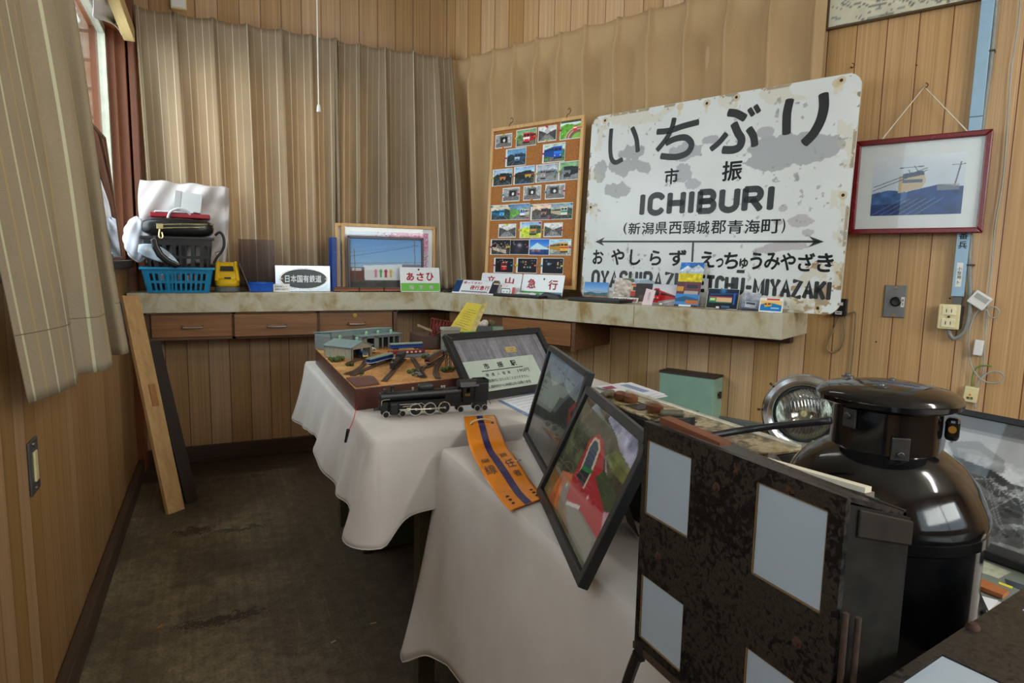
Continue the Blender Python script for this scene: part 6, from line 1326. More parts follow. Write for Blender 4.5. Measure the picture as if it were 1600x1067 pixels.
# rolling stock, loose on the landscape
def mtrain(name, label, a, b, body, roof, band=None, L=None, w=.0195, h=.026, group=None, lift=.0):
    p, q = D(*a), D(*b); ang = math.atan2(q.y - p.y, q.x - p.x); L = L or math.hypot(q.x - p.x, q.y - p.y); c = (p + q)/2
    o = thing(name, label, 'model train', (c.x, c.y, ZG + .0040 + lift), ang, group); coach(o, L, w, h, body, roof, band); return o, L
MB_, MBR, MWH = plain('model_blue', (24, 62, 140), .35), plain('model_roof_sage', (130, 148, 128), .5), plain('model_white', (214, 210, 196), .4)
mtrain('model_coach', 'blue model coach with white lines and a sage roof near the landscape corner', (625, 540), (880, 470), MB_, MBR, MWH)
p, q = D(860, 400), D(1235, 378); ang = math.atan2(q.y - p.y, q.x - p.x); c = (p + q)/2; L = math.hypot(q.x - p.x, q.y - p.y)
tb_ = obj('turntable_bridge', box(B(), -L*.52, L*.56, -.011, .011, .0015, .0125), plain('turntable_red', (134, 26, 32), .45), dio, bev=.001); tb_.location = (c.x, c.y, ZG); tb_.rotation_euler = (0, 0, ang)
bm = B()
for k in range(5): box(bm, L*(-.12 + .13*k) - .004, L*(-.12 + .13*k) + .004, -.0114, -.0109, .004, .0105)
obj('bridge_panel', bm, MWH, tb_)
mtrain('model_coach', 'blue model coach standing on the red turntable bridge', (870, 392), (1230, 372), MB_, MBR, None, lift=.0105)
mtrain('model_coach', 'grey-blue model coach at the rear corner of the landscape', (1235, 272), (1440, 300), plain('model_slate', (70, 92, 112), .45), plain('model_slate_roof', (92, 108, 120), .5), None)
mtrain('model_coach', 'dark slate model coach coupled behind the red model locomotive', (1455, 440), (1590, 352), plain('model_dark_slate', (52, 60, 70), .45), plain('model_slate_roof2', (88, 100, 110), .5), None)
o, L = mtrain('model_locomotive', 'red model electric locomotive running toward the model car', (1290, 535), (1440, 442), plain('model_red', (142, 52, 44), .4), plain('model_red_roof', (64, 60, 62), .5), MWH)
bm = B(); tube(bm, [(-L*.2, -.006, .027), (-L*.1, -.006, .032), (0, -.006, .027)], .0008, 5); tube(bm, [(L*.1, .006, .027), (L*.2, .006, .032), (L*.3, .006, .027)], .0008, 5); box(bm, -L*.4, L*.4, -.004, .004, .0262, .0275); obj('pantograph', bm, GREY, o)
o, L = mtrain('model_locomotive', 'blue and yellow model locomotive coming out of the beige shed', (590, 455), (500, 415), MB_, plain('model_blue_roof', (46, 92, 150), .5), None, L=.09, h=.022); obj('cab_front', box(B(), -L*.508, -L*.5, -.0094, .0094, .006, .0155), plain('model_yellow', (214, 196, 110), .4), o); obj('cab_window', box(B(), -L*.511, -L*.508, -.0075, .0075, .0115, .0145), BLACK, o)
o, L = mtrain('model_locomotive', 'small cream and red model railcar in the second door of the beige shed', (690, 400), (625, 372), plain('model_cream', (210, 190, 140), .4), plain('model_pale_roof', (190, 192, 188), .5), plain('model_red2', (150, 40, 36), .4), L=.07, w=.016, h=.021)
p, q = D(892, 590), D(1015, 455); ang = math.atan2(q.y - p.y, q.x - p.x); c = (p + q)/2; L = math.hypot(q.x - p.x, q.y - p.y)
o = thing('model_steam_locomotive', 'small black model steam locomotive in the middle of the landscape tracks', 'model train', (c.x, c.y, ZG + .004), ang); BL_ = plain('model_black', (30, 32, 34), .45)
obj('boiler', cyl(B(), (-L*.5, 0, .0165), (L*.08, 0, .0165), .0085, 18), BL_, o, smooth=True); obj('frame', box(B(), -L*.5, L*.5, -.008, .008, .004, .009), BL_, o); obj('cab', box(B(), L*.06, L*.2, -.0095, .0095, .008, .030), BL_, o, bev=.001); obj('tender', box(B(), L*.22, L*.5, -.0095, .0095, .008, .026), BL_, o, bev=.001)
obj('chimney', cyl(B(), (-L*.40, 0, .023), (-L*.40, 0, .031), .0032, 12), BL_, o, smooth=True); obj('dome', cyl(B(), (-L*.15, 0, .023), (-L*.15, 0, .0285), .005, 12, .003), BL_, o, smooth=True); obj('lamp', cyl(B(), (-L*.505, 0, .024), (-L*.49, 0, .024), .0025, 12), STEEL, o)
for k in range(5): obj('wheel', cyl(B(), (-L*.42 + L*.2*k, -.0085, .0045), (-L*.42 + L*.2*k, .0085, .0045), .0045, 14), plain('wheel_dark', (52, 48, 46), .4, .5), o, smooth=True)
p = D(1175, 650); o = thing('model_car', 'tiny grey model car parked beside the track near the landscape edge', 'model car', (p.x, p.y, ZG + .001), math.radians(120))
obj('car_body', prism(B(), [(-.017, .003), (.017, .003), (.017, .007), (.009, .008), (.004, .0125), (-.009, .0125), (-.014, .008), (-.017, .008)], -.007, .007, 'xz'), plain('car_grey', (120, 126, 124), .3, .4), o, bev=.001); obj('car_window', box(B(), -.010, .006, -.0072, .0072, .0085, .0115), BLACK, o)
bm = B()
for a in (-.011, .011): cyl(bm, (a, -.0075, .003), (a, .0075, .003), .003, 12)
obj('wheel', bm, BLACK, o)
# bridge block, booklet and rock block at the back
Yb = 2.40; q = lambda x, y, Y=Yb: at_y(640 + x/6.667, 460 + y/6.667, Y)
br = thing('truss_bridge_model', 'red model truss bridge on a grey pier behind the ticket frame', 'model', (0, 0, 0)); BRR = plain('bridge_red', (116, 30, 30), .5)
a0, a1 = q(232, 425), q(565, 400); b0, b1 = q(258, 256), q(560, 322); bm = B(); zb_ = min(a0.z, a1.z) - .002
for dy in (0, .034):
    P0 = [Vector((a0.x + (a1.x - a0.x)*k/6, Yb + dy + .12*k/6, a0.z + (a1.z - a0.z)*k/6)) for k in range(7)]; P1 = [Vector((b0.x + (b1.x - b0.x)*k/6, Yb + dy + .12*k/6, b0.z + (b1.z - b0.z)*k/6)) for k in range(7)]
    tube(bm, P0, .0026, 6); tube(bm, P1, .0026, 6)
    for k in range(7): tube(bm, [P0[k], P1[k]], .002, 6)
    for k in range(6): tube(bm, [P0[k], P1[k+1]] if k % 2 else [P1[k], P0[k+1]], .0017, 6)
for k in range(7): tube(bm, [(b0.x + (b1.x - b0.x)*k/6, Yb + .12*k/6, b0.z + (b1.z - b0.z)*k/6), (b0.x + (b1.x - b0.x)*k/6, Yb + .034 + .12*k/6, b0.z + (b1.z - b0.z)*k/6)], .0017, 6)
obj('truss', bm, BRR, br)
p0, p1 = q(350, 375, Yb - .04), q(515, 440, Yb - .04); obj('pier', box(B(), p0.x, p1.x, Yb - .05, Yb - .01, ZD + .003, p0.z), plain('pier_grey', (122, 122, 112), .7), br, bev=.001); obj('pier_cap', box(B(), p0.x - .003, p1.x + .003, Yb - .053, Yb - .008, p0.z + .0004, q(350, 345, Yb - .04).z), plain('pier_cap_grey', (150, 148, 138), .7), br, bev=.001)
p0 = q(105, 325); p1 = q(235, 378); bm = B(); hexa(bm, [(p0.x, Yb, p0.z - .006), (p1.x, Yb, p1.z - .006), (p1.x, Yb + .03, p1.z - .006), (p0.x, Yb + .03, p0.z - .006), (p0.x, Yb, p0.z + .004), (p1.x, Yb, p1.z + .004), (p1.x, Yb + .03, p1.z + .004), (p0.x, Yb + .03, p0.z + .004)]); obj('approach_deck', bm, plain('deck_stone', (142, 128, 104), .8), br)
obj('base_block', box(B(), p0.x + .005, a1.x + .01, Yb + .002, Yb + .16, ZD + .004, zb_ - .001), plain('base_brown', (66, 42, 32), .6), br)
Y2 = 2.47; bk = thing('booklet', 'yellow booklet standing open behind the red truss bridge', 'booklet', (0, 0, 0)); YEL = plain('pale_yellow_paper', (222, 204, 74), .55, var=.05)
def bq(x, y, Y=Y2): return at_y(640 + x/6.667, 460 + y/6.667, Y)
BL0, TL0, TR0, BR0 = bq(418, 350), bq(603, 80), bq(752, 104), bq(615, 420)
hexa(bmk := B(), [tuple(BL0), tuple(BR0), tuple(BR0 + Vector((0, .004, 0))), tuple(BL0 + Vector((0, .004, 0))), tuple(TL0), tuple(TR0), tuple(TR0 + Vector((0, .004, 0))), tuple(TL0 + Vector((0, .004, 0)))]); obj('cover', bmk, YEL, bk)
S1, S2 = bq(668, 425, Y2 + .004), bq(815, 84, Y2 + .004); hexa(bmk := B(), [tuple(BR0 + Vector((.0005, .0005, 0))), tuple(S1), tuple(S1 + Vector((0, .006, 0))), tuple(BR0 + Vector((.0005, .0065, 0))), tuple(TR0 + Vector((.0005, .0005, 0))), tuple(S2), tuple(S2 + Vector((0, .006, 0))), tuple(TR0 + Vector((.0005, .0065, 0)))]); obj('spine', bmk, plain('worn_yellow_spine', (206, 190, 120), .6, var=.25, scale=60), bk)
bm = B(); rs_ = random.Random(2)
for k in range(9):
    f = .12 + .08*k; a = BL0.lerp(TL0, f); b = BR0.lerp(TR0, f); s0 = rs_.uniform(.12, .3); s1 = rs_.uniform(.6, .9); A, Bp = a.lerp(b, s0), a.lerp(b, s1); tube(bm, [A + Vector((0, -.0012, 0)), Bp + Vector((0, -.0012, 0))], .0006, 4)
obj('printed_line', bm, plain('faint_olive_ink', (150, 140, 60), .6), bk)
g0, g1 = q(515, 390, Yb + .02), q(665, 430, Yb + .02); sg = obj('green_block', box(B(), g0.x, g1.x, Yb - .03, Yb - .004, ZD + .004, ZD + .004 + max(.012, q(515, 392, Yb - .02).z - ZD - .004)), plain('bright_green_card', (40, 150, 66), .5), None, bev=.001); tag(sg, 'bright green block at the foot of the yellow booklet', 'block')
r0, r1 = at_y(640 + 672/6.667, 520, 2.50), at_y(640 + 975/6.667, 520, 2.50); zr0 = at_y(640 + 800/6.667, 460 + 335/6.667, 2.50).z
rb = thing('rock_garden_box', 'grey box of white rocks and moss behind the yellow booklet', 'model', (0, 0, 0)); obj('box_body', box(B(), max(r0.x, dx1_ + .004), r1.x, 2.50, 2.60, ZT + .002, zr0), plain('slate_grey_paint', (66, 72, 76), .6), rb, bev=.002)
obj('box_patch', box(B(), r1.x - .05, r1.x - .0005, 2.4985, 2.4999, zr0 - .03, zr0 - .001), plain('patch_sage', (122, 138, 122), .7, var=.25, scale=90), rb)
rs_ = random.Random(7); xm0 = max(r0.x, dx1_ + .004)
def lump(name, n, m, x0, x1, r0_, r1_):
    for k in range(n):
        bm = B(); r_ = rs_.uniform(r0_, r1_); bmesh.ops.create_icosphere(bm, subdivisions=3, radius=r_, matrix=Matrix.Translation((rs_.uniform(x0, x1), rs_.uniform(2.515, 2.57), zr0 + r_*.55)))
        for v in bm.verts: v.co += Vector((rs_.uniform(-1, 1), rs_.uniform(-1, 1), rs_.uniform(-1, 1)))*r_*.12
        obj(name, bm, m, rb)
lump('rock', 6, plain('pale_rock', (196, 186, 176), .9, var=.15, scale=120), xm0 + .015, r1.x - .03, .010, .016); lump('moss', 5, plain('moss', (92, 88, 52), .95, var=.4, scale=300), r1.x - .075, r1.x - .015, .010, .015)

# ------------------------------------------------------------------ black steam engine model
p, q = at_z(588, 658, ZT), at_z(768, 644, ZT); ang = math.atan2(q.y - p.y, q.x - p.x); k_ = math.hypot(q.x - p.x, q.y - p.y)/1400.
p = at_z(590, 654, ZT + .001); p.y += .012
SE = thing('steam_locomotive_model', 'large black model steam locomotive with silver-rimmed wheels on the white cloth', 'model train', (p.x, p.y, ZT + .0015), ang)
def m_(x): return (x - 95)*k_
def h_(y): return (478 - y)*k_
LB_ = plain('loco_black', (19, 20, 22), .42, var=.2, scale=80); LG = plain('loco_dark_grey', (34, 37, 39), .45); SIL = plain('loco_silver', (206, 200, 186), .3, .7)
obj('boiler', cyl(B(), (m_(320), 0, h_(238)), (m_(1110), 0, h_(232)), .0128*k_/.00022, 28, .0135*k_/.00022), LB_, SE, smooth=True)
obj('smokebox', cyl(B(), (m_(140), 0, h_(240)), (m_(325), 0, h_(240)), .0140*k_/.00022, 28), LB_, SE, smooth=True)
obj('smokebox_door', lathe(B(), [(.0125*k_/.00022, 0), (.011*k_/.00022, .003), (.004, .0055), (0, .006)], 28, Matrix.Translation((m_(140), 0, h_(240))) @ Matrix.Rotation(-math.pi/2, 4, 'Y')), LG, SE, smooth=True)
w2 = .019*k_/.00022
obj('chimney', lathe(B(), [(.006, 0), (.0048, .004), (.0048, .012), (.006, .0135), (.006, .015)], 18, Matrix.Translation((m_(280), 0, h_(185)))), LB_, SE, smooth=True)
obj('feedwater_heater', cyl(B(), (m_(200), -.011, h_(168)), (m_(200), .011, h_(168)), .005, 16), LB_, SE, smooth=True)
bm = B(); box(bm, m_(580), m_(782), -.0085, .0085, h_(190), h_(110)); obj('dome', bm, LG, SE, smooth=True, bev=.0075, seg=4)
bm = B()
for x in (520, 875, 905): lathe(bm, [(.0022, 0), (.0022, .004), (.0034, .005), (.0034, .007), (0, .009)], 10, Matrix.Translation((m_(x), -.002, h_(182))))
obj('whistle', bm, SIL, SE, smooth=True)
obj('running_board', box(B(), m_(235), m_(1260), -w2, w2, h_(306), h_(294)), LB_, SE)
obj('main_frame', box(B(), m_(150), m_(1240), -.010, .010, h_(400), h_(300)), LB_, SE)
for s in (-1, 1): obj('cylinder', box(B(), m_(232), m_(326), s*w2*.98 - .007, s*w2*.98 + .007, h_(440), h_(306)), LB_, SE, bev=.003)
obj('buffer_beam', box(B(), m_(128), m_(150), -w2*1.02, w2*1.02, h_(400), h_(340)), LB_, SE, bev=.001)
bm = B(); cyl(bm, (m_(70), 0, h_(385)), (m_(130), 0, h_(385)), .0035, 12); box(bm, m_(64), m_(84), -.004, .004, h_(400), h_(370)); obj('coupler', bm, LG, SE)
bm = B()
for s in (-1, 1): tube(bm, [(m_(140), s*w2*.8, h_(330)), (m_(150), s*w2*.8, h_(270)), (m_(235), s*w2*.8, h_(262))], .0009, 5, 3)
obj('handrail', bm, SIL, SE)
def wheel(x, y, r, spoke, tread=.004):
    for s in (-1, 1):
        o = obj('wheel', cyl(B(), (m_(x), s*w2*.72 - .0015, h_(y)), (m_(x), s*w2*.72 + .0015, h_(y)), r*.90, 26), LB_, SE, smooth=True)
        bm = B(); lathe(bm, [(r*.86, -.0022), (r, -.0022), (r, .0022), (r*.86, .0022), (r*.86, -.0022)], 32, Matrix.Translation((m_(x), s*w2*.74, h_(y))) @ Matrix.Rotation(math.pi/2, 4, 'X'), cap=False); obj('wheel_rim', bm, SIL, o, smooth=True)
        if spoke:
            bm = B()
            for k in range(10): a = math.pi*2*k/10; tube(bm, [(m_(x), s*(w2*.72 + .002), h_(y)), (m_(x) + r*.88*math.cos(a), s*(w2*.72 + .002), h_(y) + r*.88*math.sin(a))], .0009, 4)
            obj('spoke', bm, LG, o)
rd = h_(403)
for x in (540, 715, 890): wheel(x, 478 - rd/k_, rd, True)
rp = h_(440)
for x in (190, 385): wheel(x, 478 - rp/k_, rp, True)
wheel(1095, 478 - rp/k_, rp, True)
for s in (-1, 1):
    bm = B(); ys = s*(w2 + .001); box(bm, m_(530), m_(900), ys - .001, ys + .001, h_(404), h_(392))
    for x in (540, 715, 890): cyl(bm, (m_(x), ys - s*.003, h_(398)), (m_(x), ys + s*.0022, h_(398)), .003, 12)
    obj('side_rod', bm, SIL, SE)
    bm = B(); ys = s*(w2 + .0045); tube(bm, [(m_(340), ys, h_(385)), (m_(440), ys, h_(385)), (m_(715), ys, h_(400))], .0014, 6); box(bm, m_(425), m_(465), ys - .002, ys + .002, h_(405), h_(365)); tube(bm, [(m_(380), ys, h_(350)), (m_(470), ys, h_(345)), (m_(600), ys, h_(318)), (m_(640), ys, h_(345)), (m_(620), ys, h_(380))], .0010, 5); tube(bm, [(m_(340), ys, h_(322)), (m_(580), ys, h_(325))], .001, 5); obj('valve_gear', bm, SIL, SE)
obj('firebox', box(B(), m_(900), m_(1115), -.0125, .0125, h_(345), h_(215)), LB_, SE, bev=.003)
bm = B(); c0, c1 = m_(1112), m_(1262); box(bm, c0, c1, -w2, -w2 + .0015, h_(350), h_(235)); box(bm, c0, c1, w2 - .0015, w2, h_(350), h_(235)); box(bm, c0, c0 + .0015, -w2, w2, h_(350), h_(170))
for s in (-1, 1):
    yy = s*(w2 - .00075); box(bm, c0, m_(1160), yy - .00075, yy + .00075, h_(235), h_(165)); box(bm, m_(1205), c1, yy - .00075, yy + .00075, h_(235), h_(165)); box(bm, c0, c1, yy - .00075, yy + .00075, h_(182), h_(165))
obj('cab', bm, LB_, SE)
bm = B(); prism(bm, [(-w2*1.12, h_(165)), (w2*1.12, h_(165)), (w2*.85, h_(112)), (w2*.4, h_(90)), (-w2*.4, h_(90)), (-w2*.85, h_(112))], m_(1085), m_(1320), 'yz'); obj('cab_roof', bm, LG, SE)
obj('number_plate', box(B(), m_(1143), m_(1205), -w2 - .0008, -w2, h_(277), h_(247)), BRASS, SE); lettering('number_plate_digits', [('C57', m_(1174), h_(262), None, .0045, .02, 0, -w2 - .0012)], INK, SE)
obj('tender', box(B(), m_(1268), m_(1448), -w2, w2, h_(345), h_(130)), LB_, SE, bev=.0015)
bm = B(); box(bm, m_(1290), m_(1448), -w2, -w2 + .0012, h_(130), h_(88)); box(bm, m_(1290), m_(1448), w2 - .0012, w2, h_(130), h_(88)); box(bm, m_(1444), m_(1448), -w2, w2, h_(130), h_(88)); obj('tender_side', bm, LB_, SE)
bm = B(); rs_ = random.Random(4)
for k in range(26): bmesh.ops.create_icosphere(bm, subdivisions=1, radius=rs_.uniform(.003, .005), matrix=Matrix.Translation((rs_.uniform(m_(1300), m_(1430)), rs_.uniform(-w2*.8, w2*.8), h_(130) + .001)))
obj('coal', bm, plain('coal', (22, 22, 24), .35), SE)
obj('tender_truck', box(B(), m_(1280), m_(1440), -.012, .012, h_(420), h_(346)), LG, SE)
for x in (1310, 1405): wheel(x, 478 - rp/k_, rp, False)
bm = B(); cyl(bm, (m_(1448), 0, h_(350)), (m_(1490), 0, h_(350)), .003, 10); tube(bm, [(m_(1450), -w2*.9, h_(330)), (m_(1470), -w2*.9, h_(380)), (m_(1480), -w2*.9, h_(400))], .0009, 5); obj('rear_coupler', bm, LG, SE)
# red lead with a black plug hanging over the cloth edge
pe_ = Vector((TX0 - .012, at_x(553, 660, TX0 - .01).y, ZT + .004)); a = at_z(576, 620, ZT + .03); p2 = at_x(541, 680, TX0 - .05); bm = B()
w_ = thing('test_lead', 'thin red lead with a black plug draped over the edge of the white cloth', 'cable', (0, 0, 0))
RP = [Vector((a.x, a.y, ZT + .034)), Vector((.345, a.y - .02, ZT + .014)), pe_, Vector((TX0 - .03, pe_.y - .02, ZT - .02)), Vector(at_x(544, 672, TX0 - .05))]
obj('red_wire', tube(bm, RP, .0012, 6, 6), plain('red_wire_plastic', (196, 20, 30), .4), w_, smooth='all')
pp = at_x(544, 672, TX0 - .05); pq = at_x(540, 690, TX0 - .05); obj('plug', cyl(B(), pp, pq, .0042, 12, .0032), BLACK, w_, smooth=True)
# ------------------------------------------------------------------ tilted frames, armband and papers on the tables
def basis(loc, rz, lean): return Matrix.Translation(loc) @ Matrix.Rotation(rz, 4, 'Z') @ Matrix.Rotation(-lean, 4, 'X')
def on_plane(M, x, y, yp=0.):                   # where the sight line through a picture point meets the plane local y = yp
    I = M.inverted(); o = I @ Vector((0, 0, EYE)); d = (I.to_3x3() @ Vector(ray(x, y))); s = (yp - o.y)/d.y; p = o + d*s; return p.x, p.z
def strut(o, L, Hh, lean, m):
    y = .11; z = y*math.tan(lean) + .004; bm = B(); hexa(bm, [(L*.42, y - .003, z), (L*.58, y - .003, z), (L*.58, y, z), (L*.42, y, z), (L*.45, .001, Hh*.72), (L*.55, .001, Hh*.72), (L*.55, .004, Hh*.72), (L*.45, .004, Hh*.72)]); return obj('easel_strut', bm, m, o)
kT, kU = (EYE - ZT)/.4005, (EYE - ZU)/.4505
# station ticket frame
loc = Vector((.6444*kT, 1.6593*kT + .002, ZT + .002)); rz, ln, L, Hh = math.radians(17.1), math.radians(39.2), .3905*kT, .2245*kT
tf = thing('framed_ticket', 'black framed wood-grain print with an enlarged platform ticket, propped against the model landscape', 'picture', loc, rz, rx=-ln); M = basis(loc, rz, ln)
cv = Cv(150, 90, (132, 130, 140)); g = fbm(150, 90, 70, 3, 3, 1.)[:1].repeat(90, 0); g2 = fbm(150, 90, 30, 5, 4); cv.a *= (.72 + .5*g + .22*(g2 - .5))[..., None]; cv.put(cv.y > .80, (84, 66, 62), .85); cv.put(cv.y < .07, (120, 116, 120), .6)
cv.put((cv.x < .16) & (cv.y > .42), (98, 82, 84), .5)
frame(tf, L, Hh, .0205, .020, FRAME_BLACK, cv, 0, bev=.002)
yp = -.0105
q = [on_plane(M, *p, yp) for p in ((728, 566), (832.5, 554), (853, 600), (736, 617))]
x0 = (q[0][0] + q[3][0])/2; x1 = (q[1][0] + q[2][0])/2; z1 = (q[0][1] + q[1][1])/2; z0 = (q[2][1] + q[3][1])/2; x1 = min(x1, L - .03); W = x1 - x0; Hk = z1 - z0
tk = obj('ticket', box(B(), x0, x1, yp - .0008, yp, z0, z1), plain('pale_green_ticket', (188, 200, 188), .5, var=.05), tf)
yt_ = yp - .0014
lettering('ticket_lettering', [('市', x0 + W*.29, z0 + Hk*.80, W*.075, Hk*.19, .02, 0, yt_), ('振', x0 + W*.48, z0 + Hk*.80, W*.08, Hk*.19, .02, 0, yt_), ('駅', x0 + W*.67, z0 + Hk*.80, W*.08, Hk*.19, .02, 0, yt_),
    *[(c, x0 + W*(.25 + .075*i), z0 + Hk*.52, W*.042, Hk*.10, .008, 0, yt_) for i, c in enumerate('普通入場券')], ('190円', x0 + W*.76, z0 + Hk*.53, W*.17, Hk*.12, .008, 0, yt_),
    ('旅客車内に立ち入ることはできません。', x0 + W*.50, z0 + Hk*.335, W*.60, Hk*.10, .005, 0, yt_), ('入場時刻から2時間以内1回限り有効', x0 + W*.49, z0 + Hk*.15, W*.60, Hk*.10, .005, 0, yt_)], INK, tk)
bm = B(); quad(bm, x0 + W*.2, x0 + W*.78, z0 + Hk*.64, z0 + Hk*.665, yt_); obj('rule', bm, INK, tk, recalc=False)
gx, gz = on_plane(M, 798, 546, yp); gw, gh = L*.06, Hh*.045
gt = obj('gold_tag', prism(B(), [(gx - gw*.85, gz - gh), (gx + gw*.85, gz - gh), (gx + gw, gz - gh*.6), (gx + gw, gz + gh*.6), (gx + gw*.85, gz + gh), (gx - gw*.85, gz + gh), (gx - gw, gz + gh*.6), (gx - gw, gz - gh*.6)], yp - .001, yp, 'xz'), plain('pale_gold_plate', (206, 182, 120), .3, .3), tf)
lettering('tag_text', [('記念入場券', gx, gz + gh*.3, gw*1.0, gh*.4, .01, 0, yp - .0014), ('市振駅', gx, gz - gh*.4, gw*.5, gh*.35, .01, 0, yp - .0014)], plain('tag_brown', (120, 96, 50), .5), gt)
# the two tilted photographs on the nearer table
def tilted(label, x, y, rz, lean, L, Hh, bw, paint, n=(130, 84), dp=.016):
    loc = Vector((x*kU, y*kU, ZU + .001)); rz, lean = math.radians(rz), math.radians(lean); L, Hh = L*kU, Hh*kU
    o = thing('framed_photograph', label, 'picture', loc, rz, rx=-lean); M = basis(loc, rz, lean); cv = Cv(n[0], n[1])
    def U(px, py): a, b = on_plane(M, px, py, -dp*.5); return (a - bw)/(L - 2*bw), 1 - (b - bw)/(Hh - 2*bw)
    paint(cv, U); frame(o, L, Hh, bw, dp, FRAME_BLACK, cv, 0, bev=.0015, pm=PRINT); strut(o, L, Hh, lean, FRAME_BLACK); return o
def paint2(cv, U):
    cv.grad(0, .5, (128, 146, 166), (176, 178, 168)); cv.poly([(0, .30), (.12, .2), (.3, .32), (.55, .2), (1, .34), (1, .7), (0, .7)], (96, 108, 108)); cv.tex(7, .2, 3)
    cv.poly([(0, .58), (1, .46), (1, 1), (0, 1)], (66, 70, 66)); cv.poly([(.0, .8), (.6, .6), (1, .9), (1, 1), (0, 1)], (92, 92, 88)); cv.tex(16, .3, 4, cv.y > .5)
    cv.poly([U(858, 655), U(890, 618), U(908, 640), U(905, 670), U(884, 668)], (52, 54, 56)); cv.poly([U(888, 640), U(905, 622), U(914, 640), U(902, 668), U(886, 664)], (148, 52, 52)); cv.poly([U(890, 646), U(904, 632), U(909, 642), U(895, 656)], (44, 48, 60)); cv.poly([U(888, 660), U(906, 652), U(902, 672), U(886, 668)], (196, 196, 200))
    for k in range(5): cv.line(.0, .9 - .02*k, .7, .62 - .01*k, .008, (130, 128, 122), .6)
    cv.line(.55, .05, .57, .6, .012, (70, 74, 78)); cv.line(.2, .1, .9, .16, .006, (80, 84, 90))
tilted('black framed station photograph standing farther along the cloth edge, with a pale sky', .7264, 1.4529, -107.45, 15.06, .4075, .2468, .0135, paint2)
def paint3(cv, U):
    cv.a[:] = (74, 78, 52); cv.tex(8, .6, 11); cv.poly([(0, 0), (1, 0), (1, .25), (0, .3)], (88, 84, 64)); cv.tex(14, .4, 12)
    cv.poly([U(950, 656), U(962, 680), U(968, 705), U(978, 722), U(990, 742), U(996, 700), U(996, 660), U(960, 640)], (176, 172, 196)); cv.poly([U(945, 712), U(966, 704), U(978, 726), U(988, 738), U(975, 760), U(955, 735)], (112, 118, 60))
    cv.poly([U(855, 778), U(880, 735), U(900, 742), U(890, 770), U(875, 800)], (196, 100, 40)); cv.tex(18, .35, 13)
    cv.poly([U(870, 792), U(882, 752), U(905, 765), U(935, 820), U(942, 856), U(918, 890)], (132, 132, 122)); cv.poly([U(880, 800), U(890, 770), U(925, 840), U(918, 880)], (152, 148, 136))
    cv.poly([U(884, 778), U(897, 742), U(922, 686), U(933, 679), U(942, 688), U(945, 710), U(940, 742), U(946, 800), U(934, 846), U(908, 800)], (186, 34, 46)); cv.poly([U(946, 712), U(952, 790), U(950, 812), U(936, 846), U(944, 790)], (206, 150, 170))
    cv.poly([U(903, 742), U(921, 696), U(929, 683), U(937, 688), U(938, 702), U(926, 736), U(912, 764)], (224, 204, 172)); cv.poly([U(906, 741), U(922, 699), U(929, 688), U(934, 692), U(935, 702), U(923, 734), U(911, 757)], (60, 84, 104)); cv.poly([U(900, 744), U(911, 728), U(923, 737), U(912, 760)], (30, 30, 44)); cv.poly([U(908, 733), U(912, 727), U(926, 735), U(923, 741)], (24, 140, 70))
    cv.poly([U(930, 745), U(945, 735), U(962, 775), U(955, 800), U(944, 800)], (62, 78, 44)); cv.line(*U(886, 785), *U(905, 792), .03, (230, 226, 224))
    for a in ((886, 757), (918, 777)): cv.glow(*U(*a), .02, (240, 236, 220))
tilted('black framed photograph of a red train beside a platform, tilted over the cloth edge', .5691, 1.0679, -107.98, 24.11, .3740, .2315, .0150, paint3, (150, 96))
# big black and white aerial photograph, leaning beside the lantern
def paint4(cv, U):
    cv.a[:] = (150, 150, 158); cv.grad(0, .25, (120, 124, 136), (206, 206, 214)); cv.rect(.08, .13, .92, .93, (196, 194, 202)); cv.grad(.13, .45, (206, 204, 212), (226, 224, 230))
    cv.put((cv.x < .05) | (cv.x > .95) | (cv.y < .10), (112, 118, 128)); cv.tex(5, .12, 2)
    cv.poly([U(1480, 690), U(1530, 690), U(1570, 720), U(1570, 740), U(1500, 730)], (168, 164, 174)); cv.poly([U(1490, 710), U(1600, 790), U(1600, 830), U(1490, 745)], (92, 90, 98)); cv.poly([U(1490, 722), U(1600, 812), U(1600, 826), U(1490, 735)], (150, 150, 156)); cv.poly([U(1500, 716), U(1552, 736), U(1576, 752), U(1570, 762), U(1505, 731)], (74, 74, 80)); cv.poly([U(1496, 700), U(1530, 704), U(1556, 722), U(1540, 730), U(1500, 716)], (196, 196, 202), .7); cv.poly([U(1572, 752), U(1600, 762), U(1600, 782), U(1574, 766)], (98, 96, 100))
    cv.poly([U(1500, 770), U(1600, 800), U(1600, 858), U(1500, 830)], (120, 118, 126))
    rs = np.random.RandomState(3)
    for k in range(46):
        x, y = U(rs.uniform(1505, 1600), rs.uniform(755, 845)); s = rs.uniform(.01, .035); c = rs.uniform(50, 215); cv.poly([(x - s, y), (x, y - s*.8), (x + s*1.3, y - s*.2), (x + s*.4, y + s)], (c, c, c + 5), .85)
    for k in range(14):
        a, b = U(rs.uniform(1500, 1600), rs.uniform(740, 850)), U(rs.uniform(1500, 1600), rs.uniform(740, 850)); cv.line(*a, *b, .008, (206, 206, 212), .6)
    cv.tex(20, .35, 5, (cv.y > .3)); cv.poly([U(1586, 680), U(1600, 673), U(1600, 690)], (108, 108, 116)); cv.line(*U(1478, 660), *U(1488, 690), .03, (84, 84, 90)); cv.gray(.9)
    cv.put(cv.y > .93, (96, 94, 96))
tilted('large black framed aerial photograph in grey tones leaning beside the black lantern', 1.0861, .6728, -86.04, 14.4, .3052, .2244, .0105, paint4, (150, 108), .014)
